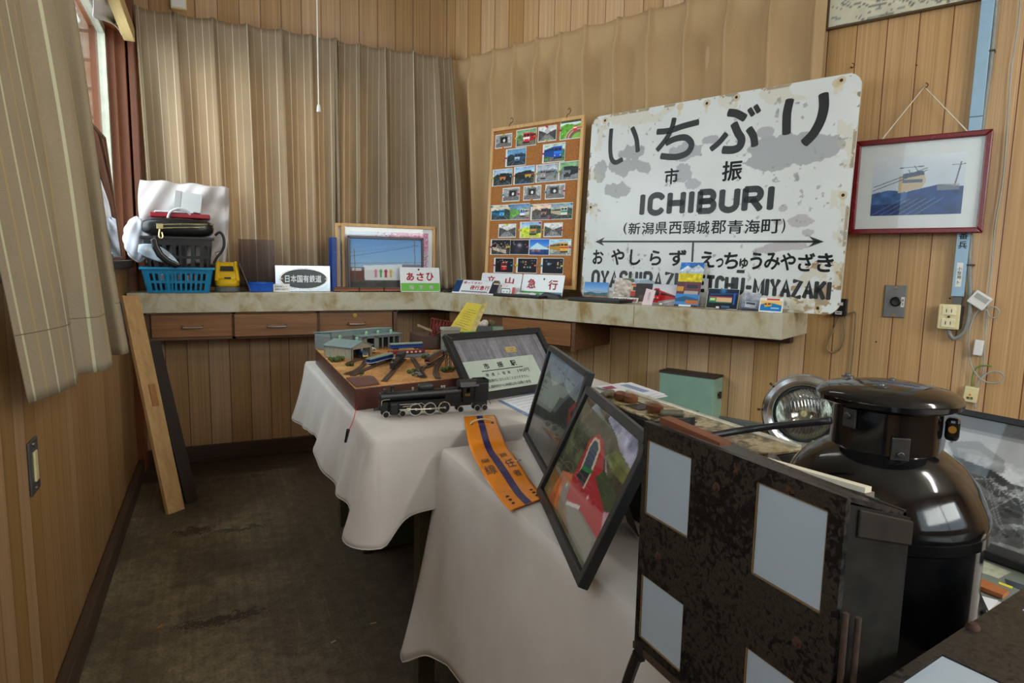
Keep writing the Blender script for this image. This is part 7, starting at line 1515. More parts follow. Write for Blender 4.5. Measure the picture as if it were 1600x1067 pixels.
# orange armband
ctr = [at_z(749, 650, ZT + .0035), at_z(755, 672, ZT + .0045), at_z(759.5, 688, ZT + .001), at_z(766, 704, ZU + .018), at_z(775, 718, ZU + .017), at_z(786, 736, ZU + .0165), at_z(799, 756, ZU + .008), at_z(811, 772, ZU + .006), at_z(826, 787, ZU + .0055)]
CP = smooth_path(ctr, 8); wa = (at_z(773, 648.5, ZT) - at_z(725, 651, ZT)); wb = (at_z(853, 775, ZU) - at_z(797, 796, ZU)); LEN = sum((b - a).length for a, b in zip(CP, CP[1:])); WID = wa.length
def band(v, u, lift=0.):
    k = min(len(CP) - 2, int(u*(len(CP) - 1))); f = u*(len(CP) - 1) - k; p = CP[k].lerp(CP[k+1], f); w = wa.lerp(wb, u); w = w.normalized()*(wa.length*(1 - u) + wb.length*u); T = (CP[k+1] - CP[k]).normalized(); n = w.normalized().cross(T).normalized()
    n = n if n.z > 0 else -n
    return p + w*(v - .5) + n*(lift + .0022*math.sin(9*u + 3*v)*math.sin(math.pi*u))
ab = thing('armband', 'orange vinyl armband with a navy stripe lying over the step between the two white cloths', 'armband', (0, 0, 0))
ORV = plain('orange_vinyl', (240, 140, 20), .22, var=.04); NAV = plain('navy_vinyl', (34, 30, 98), .25, var=.06)
ob = obj('band', surface(B(), lambda a, b: band(a, b), 14, 80), ORV, ab, smooth='all', recalc=False); solid(ob, .0012)
st_ = obj('stripe', surface(B(), lambda a, b: band(.405 + .19*a, b, .0011), 4, 80), NAV, ab, smooth='all', recalc=False)
def on_band(items, m, name):
    bm = B()
    for s, v, u, w, h in items:
        V, Fc = text_verts(s); lo, hi = V.min(0), V.max(0); c = (lo + hi)/2; d = hi - lo
        nv = [bm.verts.new(band(v + (a[0] - c[0])/d[0]*w, u - (a[1] - c[1])/d[1]*h, .0014)) for a in V]
        for f in Fc:
            try: bm.faces.new([nv[i] for i in f])
            except ValueError: pass
    return obj(name, bm, m, ab, recalc=False)
on_band([('責', .75, .465, .22, .055), ('任', .77, .575, .25, .085), ('者', .79, .675, .22, .055), ('架', .22, .49, .22, .045), ('線', .22, .59, .27, .095)], plain('navy_print', (30, 26, 60), .4), 'lettering')
bm = B()
for v0 in (.2, .84):
    for k in range(3):
        c0 = band(v0, .87 + .035*k, .0016); bm.faces.new([bm.verts.new(band(v0 + .045*math.cos(math.pi*2*i/14), .87 + .035*k + .0075*math.sin(math.pi*2*i/14), .0016)) for i in range(14)])
obj('eyelet', bm, plain('eyelet_dark', (40, 40, 36), .4, .5), ab, recalc=False)
obj('cord', tube(B(), [band(.17, .075, -.001), band(.22, .07, .004), band(.5, .062, .007), band(.8, .062, .004), band(.85, .066, -.001)], .0024, 8, 6), plain('cream_cord', (222, 202, 160), .7), ab, smooth='all')
bm = B()
for v0 in (.19, .84): bm.faces.new([bm.verts.new(band(v0 + .04*math.cos(math.pi*2*i/14), .072 + .011*math.sin(math.pi*2*i/14), .0013)) for i in range(14)])
obj('cord_hole', bm, INK, ab, recalc=False)
c0 = band(1.02, .56, .0); obj('ring', tube(B(), [c0 + Vector((.006*math.cos(a), .006*math.sin(a), .001)) for a in [math.pi*2*i/14 for i in range(14)]], .0009, 6, 0, True), STEEL, ab, smooth='all')
# papers
def flat(name, label, pts, z, m, cat='paper', th=.0008, group=None):
    P = [at_z(x, y, z) for x, y in pts]; c = sum(P, Vector())/len(P); o = obj(name, prism(B(), [(p.x - c.x, p.y - c.y) for p in P], 0, th), m, None); o.location = (c.x, c.y, z); return tag(o, label, cat, group)
o = thing('paper_sleeve', 'handwritten sheet in a clear blue-edged sleeve lying in front of the ticket frame', 'sleeve', (0, 0, 0)); zz = ZT + .0012
def flatpart(name, pts, z, m, par, th=.0008): P = [at_z(x, y, z) for x, y in pts]; return obj(name, prism(B(), [(p.x, p.y) for p in P], z, z + th), m, par)
flatpart('sleeve', [(778, 626), (850, 611), (880, 636), (832, 655)], zz, plain('blue_film', (120, 150, 190), .25), o); flatpart('sheet', [(783, 625), (849, 613), (876, 634), (833, 650)], zz + .0009, PAPER, o, .0004)
bm = B(); rs_ = random.Random(3)
for k in range(6):
    a = at_z(792 + 8*k, 627 + 3.2*k, zz + .0015); b = at_z(838 + 6*k, 618 + 3.2*k, zz + .0015); n_ = 9
    pts = [a.lerp(b, i/n_) + Vector((0, rs_.uniform(-.0012, .0012), 0)) for i in range(n_ + 1)]
    tube(bm, pts, .0004, 4)
obj('handwriting', bm, plain('pale_blue_ink', (110, 120, 150), .6), o)
for i, (pts, z, lb) in enumerate((([(932, 606), (984, 598.5), (1044, 619), (1003, 627)], ZT + .002, 'lowest of the loose white sheets behind the brass-topped box'), ([(936, 604), (986, 597.5), (1040, 616), (1006, 624)], ZT + .0045, 'middle one of the loose white sheets behind the brass-topped box'), ([(931, 604), (974, 598), (1032, 613), (994, 622)], ZT + .007, 'top loose white sheet with a red and blue print behind the brass-topped box'))):
    s = flat('paper_sheet', lb, pts, z, PAPER, group='loose white sheets on the far table')
    if i == 2:
        P = [at_z(x, y, z + .0011) - s.location for x, y in ((940, 605), (956, 602.5), (964, 606.5), (948, 609))]; bm = B(); bm.faces.new([bm.verts.new(p) for p in P]); obj('print', bm, plain('leaflet_print', (150, 60, 90), .5, var=.5, scale=120), s, recalc=False)
        P = [at_z(x, y, z + .0011) - s.location for x, y in ((968, 601.5), (980, 600), (1016, 611), (1005, 613))]; bm = B(); bm.faces.new([bm.verts.new(p) for p in P]); obj('print_patch', bm, plain('leaflet_blue', (136, 156, 190), .5), s, recalc=False)

# ------------------------------------------------------------------ brass-topped box, framed board, black panels, lantern, headlamp
t = NT('tarnished_brass'); co = t.co(); n1 = t.noise(co, 16., 5, .65, 1.); n2 = t.noise(co, 70., 4, .6)
f = t.math('ADD', t.math('MULTIPLY', n1, .65), t.math('MULTIPLY', n2, .35))
t.base(t.ramp(f, [(.40, lin((52, 42, 30))), (.47, lin((112, 92, 58))), (.54, lin((190, 176, 138))), (.62, lin((150, 128, 82)))]), .38, .35); t.bump(n2, .25, .001)
bz = .858*1; zb0 = at_z(960, 606, bz); bzx0, bzx1, by0, by1 = .645, .735, .62, 1.035
ib = thing('instrument_box', 'long old instrument box with a tarnished brass top behind the tilted red train frame', 'box', ((bzx0 + bzx1)/2, (by0 + by1)/2, ZU + .001)); bw_, bd_ = (bzx1 - bzx0)/2, (by1 - by0)/2; bh = .19
obj('box_body', box(B(), -bw_, bw_, -bd_, bd_, 0, bh - .006), plain('old_black_wood', (40, 36, 32), .6, var=.2), ib, bev=.003); obj('brass_top', box(B(), -bw_ - .002, bw_ + .002, -bd_ - .002, bd_ + .002, bh - .0055, bh), t.m, ib, bev=.002)
BAKE = plain('brown_bakelite', (98, 56, 30), .3, var=.2); OLB = plain('olive_grey_bar', (92, 86, 68), .5)
for x, y, s in ((-.012, bd_ - .060, 1.), (-.008, bd_ - .085, 1.), (-.015, bd_ - .165, 1.1)):
    obj('knob', lathe(B(), [(.0, .016), (.006, .0155), (.012*s, .012), (.0125*s, .006), (.010*s, .0)], 22, Matrix.Translation((x, y, bh + .0005)) @ Matrix.Diagonal((1, 1.3, 1, 1))), BAKE, ib, smooth=True)
for x, y, r in ((-.018, bd_ - .025, .5), (-.005, bd_ - .20, -.5)): obj('lever', box(B(), -.020, .020, -.007, .007, 0, .010, Matrix.Translation((x, y, bh + .0005)) @ Matrix.Rotation(r, 4, 'Z')), OLB, ib, bev=.004)
bm = B(); box(bm, .004, .006, -bd_*.2, bd_*.85, bh + .0002, bh + .001); obj('groove', bm, INK, ib)
for a, b in ((.3, .5), (-.1, .05)): obj('label_plate', box(B(), -.034, .0, bd_*a, bd_*b, bh + .0002, bh + .0012), plain('label_black_worn', (46, 42, 38), .5, var=.5, scale=160), ib)
obj('side_rail', box(B(), bw_ - .006, bw_ + .004, -bd_, bd_, bh - .004, bh + .004), plain('worn_silver_edge', (190, 184, 166), .35, .4, var=.25, scale=40), ib, bev=.002)
# white-edged board right behind the panel
bdx = .512; bdp = thing('edge_board', 'white-edged board standing on edge between the black panel and the lantern', 'board', (0, 0, 0))
hexa(bm := B(), [(bdx, .36, ZU + .001), (bdx + .012, .36, ZU + .001), (bdx + .012, .56, ZU + .001), (bdx, .56, ZU + .001), (bdx, .36, .905), (bdx + .012, .36, .905), (bdx + .012, .56, .892), (bdx, .56, .892)]); obj('board', bm, plain('board_grey', (120, 110, 96), .7), bdp)
hexa(bm := B(), [(bdx - .001, .36, .9055), (bdx + .0075, .36, .9055), (bdx + .0075, .56, .8925), (bdx - .001, .56, .8925), (bdx - .001, .36, .9105), (bdx + .0075, .36, .9105), (bdx + .0075, .56, .8975), (bdx - .001, .56, .8975)]); obj('white_edge', bm, plain('aged_white_edge', (216, 206, 182), .6, var=.1, scale=40), bdp)
# upright black panel with milk-glass windows
t = NT('chipped_black_paint'); co = t.co(); n1 = t.noise(co, 34., 6, .62); n2 = t.noise(co, 7., 4); n3 = t.noise(co, 150., 5, .6, .5)
f = t.math('ADD', t.math('MULTIPLY', n3, .55), t.math('MULTIPLY', n2, .45))
c1 = t.ramp(f, [(.44, lin((10, 12, 18))), (.475, lin((16, 17, 20))), (.50, lin((50, 46, 41))), (.58, lin((35, 32, 29))), (.62, lin((20, 19, 20)))]); c1 = t.mix(t.math('MULTIPLY', t.math('GREATER_THAN', n1, .68), .7), c1, lin((84, 54, 38)))
t.base(c1, t.math('MULTIPLY_ADD', f, .7, .0), 0., .35); t.bump(f, .35, .0015); CHIP = t.m
MILK = plain('milk_glass', (162, 174, 184), .16, var=.015)
EDGER = plain('rusty_edge', (62, 46, 36), .6, var=.4, scale=120)
pxF = .4265; tl, trr, blc = at_x(996, 657, pxF), at_x(1325, 772, pxF), at_x(1003, 1022, pxF)
py1, py0 = (tl.y + blc.y)/2, trr.y; pz0, pz1 = ZU + .002, (tl.z + trr.z)/2
pn = thing('signal_panel', 'upright black metal box with white milk-glass windows and chipped paint', 'signal box', (pxF, (py0 + py1)/2, pz0), -math.pi/2)   # local x runs toward the viewer side, face towards -y
HW, HH_ = (py1 - py0)/2, pz1 - pz0
def PX(px, py): p = at_x(px, py, pxF); return (py0 + py1)/2 - p.y, p.z - pz0
wins = []
for a, b, c, d in (((1007, 685), (1077, 712), (1080, 840), (1013, 808)), ((1015, 906), (1082, 952), (1085, 1062), (1020, 1020)), ((1177, 750), (1290, 795), (1288, 962), (1180, 900))):
    P = [PX(*p) for p in (a, b, c, d)]; wins.append(((P[0][0] + P[3][0])/2, (P[1][0] + P[2][0])/2, (P[2][1] + P[3][1])/2, (P[0][1] + P[1][1])/2))
wins[1] = (wins[0][0], wins[0][1], wins[1][2], wins[1][3]); p4 = PX(1178, 1018); wins.append((wins[2][0], wins[2][1], max(.018, p4[1] - (wins[2][3] - wins[2][2])*.9), p4[1]))
xs = sorted([-HW, HW] + [w[0] for w in wins[:3:2]] + [w[1] for w in wins[:3:2]])
bm = B(); th = .004
xa, xb, xc, xd = wins[0][0], wins[0][1], wins[2][0], wins[2][1]
box(bm, -HW, xa, -.001, th, 0, HH_); box(bm, xb, xc, -.001, th, 0, HH_); box(bm, xd, HW, -.001, th, 0, HH_)
for (x0, x1), (u, l) in (((xa, xb), (wins[0], wins[1])), ((xc, xd), (wins[2], wins[3]))):
    box(bm, x0, x1, -.001, th, u[3], HH_); box(bm, x0, x1, -.001, th, l[3], u[2]); box(bm, x0, x1, -.001, th, 0, l[2])
obj('front_plate', bm, CHIP, pn)
for w in wins:
    g = obj('milk_window', box(B(), w[0], w[1], .0012, .0032, w[2], w[3]), MILK, pn); bm = B()
    for a in ((w[0], w[0] + .0012, w[2], w[3]), (w[1] - .0012, w[1], w[2], w[3]), (w[0], w[1], w[2], w[2] + .0012), (w[0], w[1], w[3] - .0012, w[3])): box(bm, a[0], a[1], -.0004, .0012, a[2], a[3])
    obj('window_edge', bm, plain('amber_edge', (118, 92, 60), .6), g)
DP = .068
bm = B(); box(bm, -HW, -HW + .003, th, DP, 0, HH_ - .001); box(bm, -HW, HW, DP, DP + .003, 0, HH_ - .02); hexa(bm, [(-HW, th, HH_ - .004), (HW, th, HH_ - .004), (HW, DP + .003, HH_ - .026), (-HW, DP + .003, HH_ - .020), (-HW, th, HH_), (HW, th, HH_), (HW, DP + .003, HH_ - .022), (-HW, DP + .003, HH_ - .016)]); box(bm, -HW, HW, th, DP, 0, .003); obj('casing', bm, CHIP, pn)
bm = B(); hexa(bm, [(HW - .004, th, 0), (HW, th, 0), (HW + .006, DP, 0), (HW + .002, DP, 0), (HW - .004, th, HH_ - .006), (HW, th, HH_ - .006), (HW + .006, DP, HH_ - .024), (HW + .002, DP, HH_ - .024)]); obj('side_door', bm, plain('dark_oily_metal', (26, 24, 20), .6, var=.5, scale=60, bump=.2, spec=.25), pn)
bm = B(); hexa(bm, [(HW + .001, .012, HH_ - .032), (HW + .003, .012, HH_ - .032), (HW + .009, DP, HH_ - .046), (HW + .006, DP, HH_ - .046), (HW + .001, .012, HH_ - .010), (HW + .003, .012, HH_ - .010), (HW + .009, DP, HH_ - .026), (HW + .006, DP, HH_ - .026)]); obj('door_flange', bm, plain('flange_brown', (36, 31, 25), .6, var=.4, scale=60, spec=.3), pn, bev=.001)
obj('hinge', cyl(B(), (HW + .004, .004, HH_*.40), (HW + .004, .004, HH_*.66), .0024, 14), EDGER, pn, smooth=True); obj('hinge_knuckle', cyl(B(), (HW + .0075, .014, HH_*.42), (HW + .0075, .014, HH_*.645), .0024, 14), EDGER, pn, smooth=True)
for px_, py_ in ((1121, 761), (1030, 868), (1247, 1003)):
    x, z = PX(px_, py_); bm = B(); lathe(bm, [(0, .0036), (.0024, .0034), (.0027, .0012), (.0044, .0008), (.0046, 0)], 18, Matrix.Translation((x, -.001, z)) @ Matrix.Rotation(math.pi/2, 4, 'X')); obj('screw', bm, RUST, pn, smooth=True)
bm = B(); hexa(bm, [(-HW + .018, .006, HH_ + .0005), (-HW + .11, .006, HH_ + .0005), (-HW + .11, .020, HH_ + .0005), (-HW + .018, .020, HH_ + .0005), (-HW + .018, .006, HH_ + .008), (-HW + .11, .006, HH_ + .004), (-HW + .11, .020, HH_ + .004), (-HW + .018, .020, HH_ + .008)]); obj('batten', bm, wood('batten_red_wood', (84, 44, 26), (128, 72, 44), 'x', .5), pn)
obj('front_rim', box(B(), -HW, HW, -.003, -.001, 0, .008), EDGER, pn)
bm = B(); x_, z_ = PX(1003, 1020); hexa(bm, [(-HW + .006, -.006, -.006), (-HW + .020, -.006, -.006), (-HW + .020, .0, -.006), (-HW + .006, .0, -.006), (-HW + .004, -.002, .012), (-HW + .018, -.002, .012), (-HW + .018, .002, .012), (-HW + .004, .002, .012)])
tube(bm, [(-HW + .012, -.004, .0), (-HW + .004, -.008, -.03), (-HW - .012, -.012, -.09), (-HW - .02, -.014, -.13)], .0065, 8, 4); obj('support_bar', bm, BLACK, pn, smooth=True)
# black signal lantern
t = NT('gloss_black_japan'); co = t.co(); n1 = t.noise(co, 26., 5, .65); n2 = t.noise(co, 5., 3)
t.base(t.ramp(n1, [(.4, lin((10, 11, 13))), (.7, lin((24, 23, 23)))]), t.math('MULTIPLY_ADD', n1, .30, -.05), 0., .5); t.bump(n1, .05, .001); JAP = t.m
lxy = (.722*kU, .491*kU); z_ = lambda d: EYE - d*kU
ln_ = thing('lantern', 'large glossy black signal lantern with a flat round lid and domed shoulder', 'lantern', (lxy[0], lxy[1], ZU + .001)); zr = lambda d: z_(d) - ZU - .001
R0 = .1055
obj('body', lathe(B(), [(R0*.995, 0), (R0, .004), (R0, zr(.283)), (R0 + .0015, zr(.282))], 64), JAP, ln_, smooth=True)
obj('shoulder', lathe(B(), [(R0 + .003, zr(.286)), (R0 + .004, zr(.276)), (R0 + .002, zr(.268)), (R0*.98, zr(.258)), (R0*.90, zr(.240)), (R0*.76, zr(.222)), (R0*.60, zr(.210)), (R0*.535, zr(.207))], 64, cap=False), JAP, ln_, smooth=True)
obj('band', lathe(B(), [(R0 + .002, zr(.300)), (R0 + .004, zr(.298)), (R0 + .004, zr(.2865)), (R0 + .002, zr(.286))], 64, cap=False), JAP, ln_, smooth=True)
obj('neck', lathe(B(), [(R0*.545, zr(.209)), (R0*.54, zr(.206)), (R0*.535, zr(.160)), (R0*.56, zr(.158))], 48, cap=False), JAP, ln_, smooth=True)
RL = .0755
obj('lid', lathe(B(), [(0, zr(.131)), (RL*.5, zr(.1335)), (RL*.85, zr(.1385)), (RL*.97, zr(.1435)), (RL, zr(.148)), (RL*.985, zr(.1535)), (RL*.93, zr(.156)), (RL*.5, zr(.156)), (0, zr(.156))], 64), JAP, ln_, smooth=True)
LD = plain('lantern_metal', (84, 84, 84), .35, .8)
for a, rr, s in ((math.radians(200), .030, 1.0), (math.radians(25), .020, .8), (math.radians(95), .05, .8)):
    obj('lid_bolt', lathe(B(), [(.0095*s, 0), (.0085*s, .0016), (.0045*s, .002), (.004*s, .0042), (0, .0050)], 20, Matrix.Translation((rr*math.cos(a), rr*math.sin(a), zr(.1345)))), LD, ln_, smooth=True)
def radial(a, r, z): return Matrix.Translation((r*math.cos(a), r*math.sin(a), z)) @ Matrix.Rotation(a + math.pi/2, 4, 'Z')    # local -y outward
ac = math.atan2(-lxy[1], -lxy[0])                    # towards the viewer
M_ = radial(ac + .28, R0*.545, zr(.215)); bm = B(); box(bm, -.009, .009, -.004, .0, -.004, .03, M_); box(bm, -.008, .008, -.016, .0, -.006, -.003, M_); cyl(bm, M_ @ Vector((0, -.004, .012)), M_ @ Vector((0, -.0075, .012)), .0035, 12); obj('latch', bm, LD, ln_, bev=.001)
M_ = radial(ac - .62, R0*.55, zr(.170)); bm = B(); box(bm, -.008, .008, -.003, .0, -.012, .010, M_); cyl(bm, M_ @ Vector((-.001, -.003, .002)), M_ @ Vector((-.001, -.006, .002)), .004, 12); obj('bracket', bm, LD, ln_, bev=.001)
M_ = radial(ac + 1.5, R0*.55, zr(.175)); bm = B(); box(bm, -.009, .009, -.014, .0, -.016, .010, M_); obj('lug', bm, JAP, ln_, bev=.005, seg=3); obj('lug_pin', cyl(B(), M_ @ Vector((-.011, -.007, -.002)), M_ @ Vector((.011, -.007, -.002)), .004, 12), BRASS, ln_, smooth=True)
a1 = at_z(1298, 657, z_(.166)); I_ = Vector((lxy[0], lxy[1], ZU + .001)); b1 = at_z(1190, 668, z_(.19)); c1_ = at_z(1120, 679, z_(.2)); d1 = at_z(1085, 688, z_(.205))
obj('carrying_rod', tube(B(), [a1 - I_, b1 - I_, c1_ - I_, d1 - I_], .0042, 10, 5), BLACK, ln_, smooth='all')
M_ = radial(ac - 1.12, R0*.93, zr(.245)); obj('wire_loop', tube(B(), [M_ @ Vector(p) for p in ((-.016, .0, -.012), (-.016, -.016, .006), (-.006, -.026, .014), (.006, -.024, .004), (.008, -.016, -.014))], .0042, 10, 5), plain('loop_grey', (128, 122, 116), .4, .6), ln_, smooth='all')
# panel lying in the near corner
zP = .80; e0, e1 = at_z(1380, 1062, zP), at_z(1600, 918, zP); ang = math.atan2(e1.y - e0.y, e1.x - e0.x)
p2_ = thing('signal_panel', 'black metal box lying flat with pale windows on top, beside the lantern foot', 'signal box', (e0.x, e0.y, ZU + .002), ang); zt_ = zP - ZU - .002
M2_ = Matrix.Translation(p2_.location) @ Matrix.Rotation(ang, 4, 'Z'); I2 = M2_.inverted()
def L2(px, py): p = I2 @ at_z(px, py, zP); return p.x, p.y
w1 = [L2(*p) for p in ((1472, 1022), (1600, 1063), (1402, 1066))]; w2 = L2(1594, 952)
wx0, wx1, wy1 = w1[2][0], w1[0][0], w1[0][1]; wy0 = wy1 - (wx1 - wx0)*1.25; vx0 = w2[0]; vx1 = vx0 + (wx1 - wx0); vy1 = min(w2[1], -.008)
Xa, Xb, Ya, Yb_ = -.045, .42, -.155, .0
bm = B(); box(bm, Xa, Xb, Ya, Yb_, 0, zt_ - .004); obj('casing', bm, CHIP, p2_, bev=.002)
bm = B(); zl, zh = zt_ - .0038, zt_; vy0 = wy0
box(bm, Xa, wx0, Ya, Yb_, zl, zh); box(bm, wx1, vx0, Ya, Yb_, zl, zh); box(bm, vx1, Xb, Ya, Yb_, zl, zh)
for x0, x1, ya_, yb_ in ((wx0, wx1, wy0, wy1), (vx0, vx1, vy0, vy1)): box(bm, x0, x1, Ya, ya_, zl, zh); box(bm, x0, x1, yb_, Yb_, zl, zh)
obj('front_plate', bm, CHIP, p2_)
for x0, x1, ya_, yb_ in ((wx0, wx1, wy0, wy1), (vx0, vx1, vy0, vy1)): obj('milk_window', box(B(), x0 + .0005, x1 - .0005, ya_ + .0005, yb_ - .0005, zl + .0002, zh - .0012), MILK, p2_)
sx_, sy_ = L2(1520, 981); obj('screw', lathe(B(), [(.0055, 0), (.005, .002), (.0035, .0042), (0, .005)], 18, Matrix.Translation((sx_, sy_, zh))), RUST, p2_, smooth=True)
# poster sheet, wood strip and white papers on the table beyond the lantern
o = thing('poster_sheet', 'grey-green printed poster sheet lying below the aerial photograph', 'poster', (0, 0, 0)); zs = ZU + .0012
flatpart('sheet', [(1505, 862), (1606, 893), (1640, 960), (1500, 922)], zs, plain('poster_grey_green', (116, 124, 116), .4, var=.08), o, .0006)
flatpart('pale_print', [(1515, 868), (1580, 894), (1560, 904), (1515, 888)], zs + .0007, plain('poster_pale', (176, 180, 156), .5, var=.25, scale=90), o, .0003); flatpart('yellow_bar', [(1561, 909), (1583, 917), (1581, 920), (1560, 912)], zs + .0008, plain('poster_yellow', (222, 208, 60), .5), o, .0003); flatpart('dark_print', [(1570, 904), (1602, 915), (1602, 925), (1572, 912)], zs + .0007, plain('poster_dark', (56, 64, 72), .5, var=.3, scale=120), o, .0003)
flat('wood_strip', 'orange-brown wooden strip lying across the papers beside the lantern', [(1505, 902), (1530, 908), (1576, 929), (1566, 936), (1505, 912)], ZU + .003, wood('orange_strip', (150, 84, 40), (188, 118, 66), 'x', .5), 'wood strip', .006)
flat('paper_sheet', 'white sheet under the wooden strip beside the lantern', [(1500, 912), (1562, 936), (1540, 960), (1500, 985)], ZU + .0008, PAPER)
pa, pb, pc_ = at_z(1521, 918, ZU + .012), at_z(1530, 940, ZU + .008), at_z(1540, 962, ZU + .008)
o = obj('black_strap', tube(B(), [pa, pb, pc_], .006, 8, 4), BLACK, None, smooth='all'); tag(o, 'short curved black strap end beside the foot of the lantern', 'strap')
# chrome headlamp on a small stand against the panelled wall
hc = at_z(1256, 647, .733); rH = 62*(RM @ (np.array(hc) - np.array([0, 0, EYE])))[2]/1000.
sx0, sx1 = hc.x - .055, hc.x + .19; sy0, sy1 = hc.y - .14, hc.y + .055
sd = thing('display_stand', 'small wooden stand under the chrome headlamp, next to the cloth-covered tables', 'stand', ((sx0 + sx1)/2, (sy0 + sy1)/2, 0)); w_, d_ = (sx1 - sx0)/2, (sy1 - sy0)/2; zS = hc.z - rH - .004
SWD = wood('stand_wood', (96, 66, 40), (130, 94, 60), 'z', .5); obj('stand_top', box(B(), -w_, w_, -d_, d_, zS - .022, zS), SWD, sd, bev=.003)
for a in (-1, 1):
    for b in (-1, 1): obj('leg', box(B(), a*(w_ - .02) - .014, a*(w_ - .02) + .014, b*(d_ - .02) - .014, b*(d_ - .02) + .014, 0, zS - .0225), SWD, sd)
toc = Vector((-hc.x*.92, -hc.y, .10)).normalized(); Mh = Matrix.Translation(hc) @ toc.to_track_quat('Z', 'Y').to_matrix().to_4x4()
hl = thing('headlamp', 'round chrome locomotive headlamp with a ribbed lens behind the black lantern', 'lamp', hc)
Ml = Matrix.Translation(-hc) @ Mh
obj('shell', lathe(B(), [(0, -rH*1.15), (rH*.55, -rH*1.08), (rH*.88, -rH*.75), (rH*.99, -rH*.3), (rH, -.008)], 56, Ml, cap=False), plain('shell_dark', (54, 54, 56), .35, .5), hl, smooth=True)
obj('rim', lathe(B(), [(rH, -.012), (rH*1.0, -.002), (rH*.96, .006), (rH*.86, .010), (rH*.76, .006), (rH*.70, -.004), (rH*.69, -.010)], 56, Ml, cap=False), CHROME, hl, smooth=True)
obj('lens_ring', lathe(B(), [(rH*.69, -.010), (rH*.70, -.003), (rH*.665, -.001), (rH*.645, -.006)], 48, Ml, cap=False), BLACK, hl, smooth=True)
obj('reflector', lathe(B(), [(0, -rH*.62), (rH*.25, -rH*.56), (rH*.48, -rH*.36), (rH*.66, -.012)], 48, Ml, cap=False), plain('reflector_silver', (196, 198, 194), .08, 1., var=.03), hl, smooth=True)
t = NT('ribbed_lens'); sx = t.n('ShaderNodeSeparateXYZ'); tc = t.n('ShaderNodeTexCoord'); t.l(tc.outputs['UV'], sx.inputs[0])
tr_ = t.n('ShaderNodeBsdfTransparent'); tr_.inputs[0].default_value = (.86, .86, .80, 1); gl = t.n('ShaderNodeBsdfGlossy'); gl.inputs['Roughness'].default_value = .1; bpn = t.n('ShaderNodeBump'); wv = t.n('ShaderNodeTexWave'); wv.inputs['Scale'].default_value = 60.; t.l(tc.outputs['Object'], wv.inputs['Vector']); bpn.inputs['Strength'].default_value = .8; bpn.inputs['Distance'].default_value = .002; t.l(wv.outputs['Fac'], bpn.inputs['Height']); t.l(bpn.outputs[0], gl.inputs['Normal']); fz = t.n('ShaderNodeLayerWeight'); fz.inputs['Blend'].default_value = .3; t.l(bpn.outputs[0], fz.inputs['Normal']); mx = t.n('ShaderNodeMixShader'); t.l(t.math('MULTIPLY_ADD', fz.outputs['Facing'], .4, .12), mx.inputs[0]); t.l(tr_.outputs[0], mx.inputs[1]); t.l(gl.outputs[0], mx.inputs[2]); t.l(mx.outputs[0], t.out.inputs['Surface'])
obj('lens', lathe(B(), [(rH*.65, -.008), (rH*.45, .002), (rH*.2, .006), (0, .007)], 48, Ml, cap=False), t.m, hl, smooth=True)
bm = B()
for k in range(-8, 9):
    x = k*rH*.075; h = math.sqrt(max(0, (rH*.63)**2 - x*x)); tube(bm, [Ml @ Vector((x, -h, -.006)), Ml @ Vector((x, 0, .0075 - .010*(x/rH)**2)), Ml @ Vector((x, h, -.006))], .0006, 4, 4)
obj('lens_rib', bm, ACRYL, hl, smooth='all')
obj('bulb', lathe(B(), [(0, -.002), (.008, -.006), (.010, -.016), (.006, -.026)], 16, Ml), plain('bulb_glass', (220, 210, 170), .1), hl, smooth=True)
for a in (math.radians(140), math.radians(180)): q = Ml @ Vector((rH*1.02*math.cos(a), rH*1.02*math.sin(a), -.006)); obj('rim_screw', cyl(B(), q, q + (Ml @ Vector((rH*1.1*math.cos(a), rH*1.1*math.sin(a), -.006)) - q), .003, 10), RUST, hl)
obj('foot', box(B(), -.035, .035, -.02, .02, -rH - .003, -rH*.93), BLACK, hl, bev=.003)

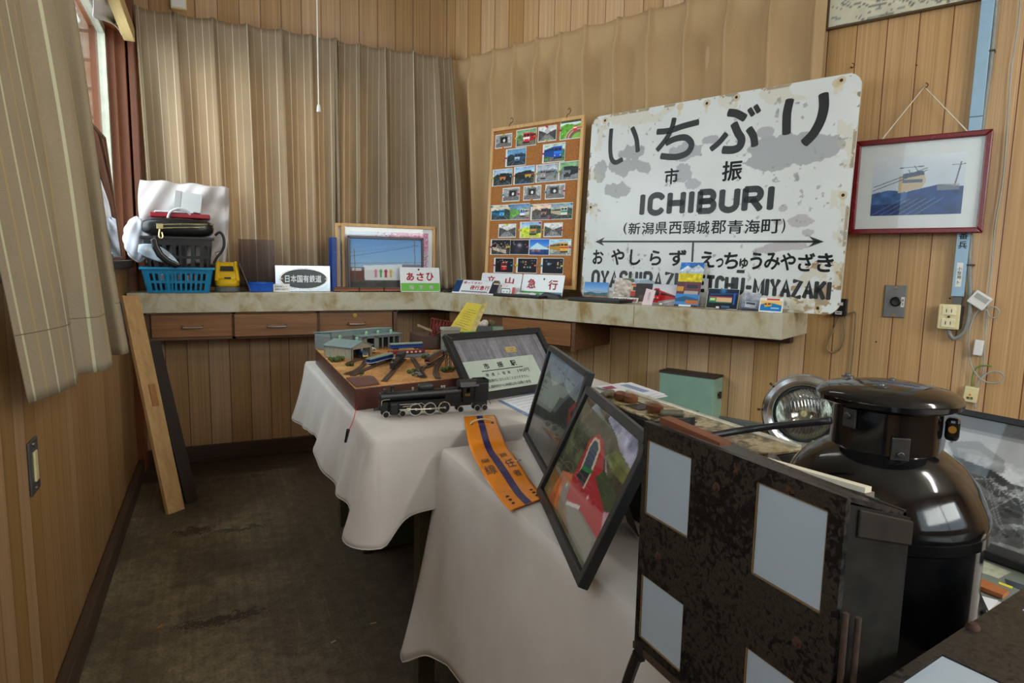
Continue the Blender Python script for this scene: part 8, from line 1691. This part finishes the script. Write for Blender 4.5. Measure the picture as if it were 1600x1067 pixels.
# ------------------------------------------------------------------ boards leaning in the corner by the side wall, scraps on the floor
def plank(name, label, foot, top, wdir, w, th, m, parts=None):
    f, tp = Vector(foot), Vector(top); ax = (tp - f).normalized(); wd = Vector(wdir); wd = (wd - ax*wd.dot(ax)).normalized(); n = ax.cross(wd); bm = B()
    c = [f, f + wd*w, f + wd*w + n*th, f + n*th]; ax_l = (tp - f).length
    hexa(bm, [tuple(q) for q in c] + [tuple(q + ax*ax_l) for q in c]); o = obj(name, bm, m, None, bev=.0015); return tag(o, label, 'board'), f, ax, wd, n
PINE = wood('raw_pine', (172, 132, 82), (214, 176, 122), 'z', .55, 40, 3)
o, f, ax, wd, n = plank('pine_plank', 'pale pine plank leaning against the side wall beside the worktop', (-.215, 2.995, .002), (-.372, 3.27, .925), (.75, .66, 0), .080, .020, PINE)
bm = B(); a = f + ax*.47 - n*.0006; hexa(bm, [tuple(a + wd*.03), tuple(a + wd*.06), tuple(a + wd*.06 - n*.004), tuple(a + wd*.03 - n*.004)] + [tuple(a + ax*.1 + wd*.03), tuple(a + ax*.1 + wd*.06), tuple(a + ax*.1 + wd*.06 - n*.004), tuple(a + ax*.1 + wd*.03 - n*.004)]); obj('nailed_block', bm, wood('block_wood', (146, 98, 52), (180, 128, 76), 'z', .5), o)
plank('dark_board', 'dark brown board leaning in front of the pale pine plank', (-.150, 3.10, .002), (-.285, 3.30, .715), (.8, .6, 0), .058, .016, plain('dark_brown_board', (40, 28, 24), .5, var=.15))
P = [at_x(x, y, xx) for x, y, xx in ((189, 470, -.365), (195, 510, -.36), (206, 545, -.345), (220, 590, -.325), (230, 630, -.305), (245, 660, -.28), (256, 690, -.255), (262, 730, -.23), (270, 770, -.20))]
o = obj('steel_strip', tube(B(), P, .003, 8, 5), plain('bluish_steel', (120, 130, 142), .3, .7), None, smooth='all'); tag(o, 'thin bluish steel strip bowed behind the pale pine plank', 'strip')
for i, (x, y, s, c, lb) in enumerate(((583, 974, .010, (176, 140, 84), 'small tan scrap on the floor under the lower table edge'), (521, 1003, .008, (196, 186, 160), 'small pale scrap on the open floor near the viewer'), (250, 979, .009, (190, 130, 60), 'tiny orange scrap on the floor by the side wall baseboard'), (353, 750, .010, (120, 110, 90), 'greyish scrap on the floor in front of the back baseboard'))):
    p = at_z(x, y, .0005); o = obj('floor_scrap', hexa(B(), [(-s, -s*.3, 0), (s, -s*.2, 0), (s*.9, s*.3, 0), (-s*.9, s*.25, 0), (-s, -s*.3, .002), (s, -s*.2, .0015), (s*.9, s*.3, .002), (-s*.9, s*.25, .0015)]), plain('scrap_%d' % i, c, .8), None); o.location = p; o.rotation_euler = (0, 0, .4*i); tag(o, lb, 'scrap')
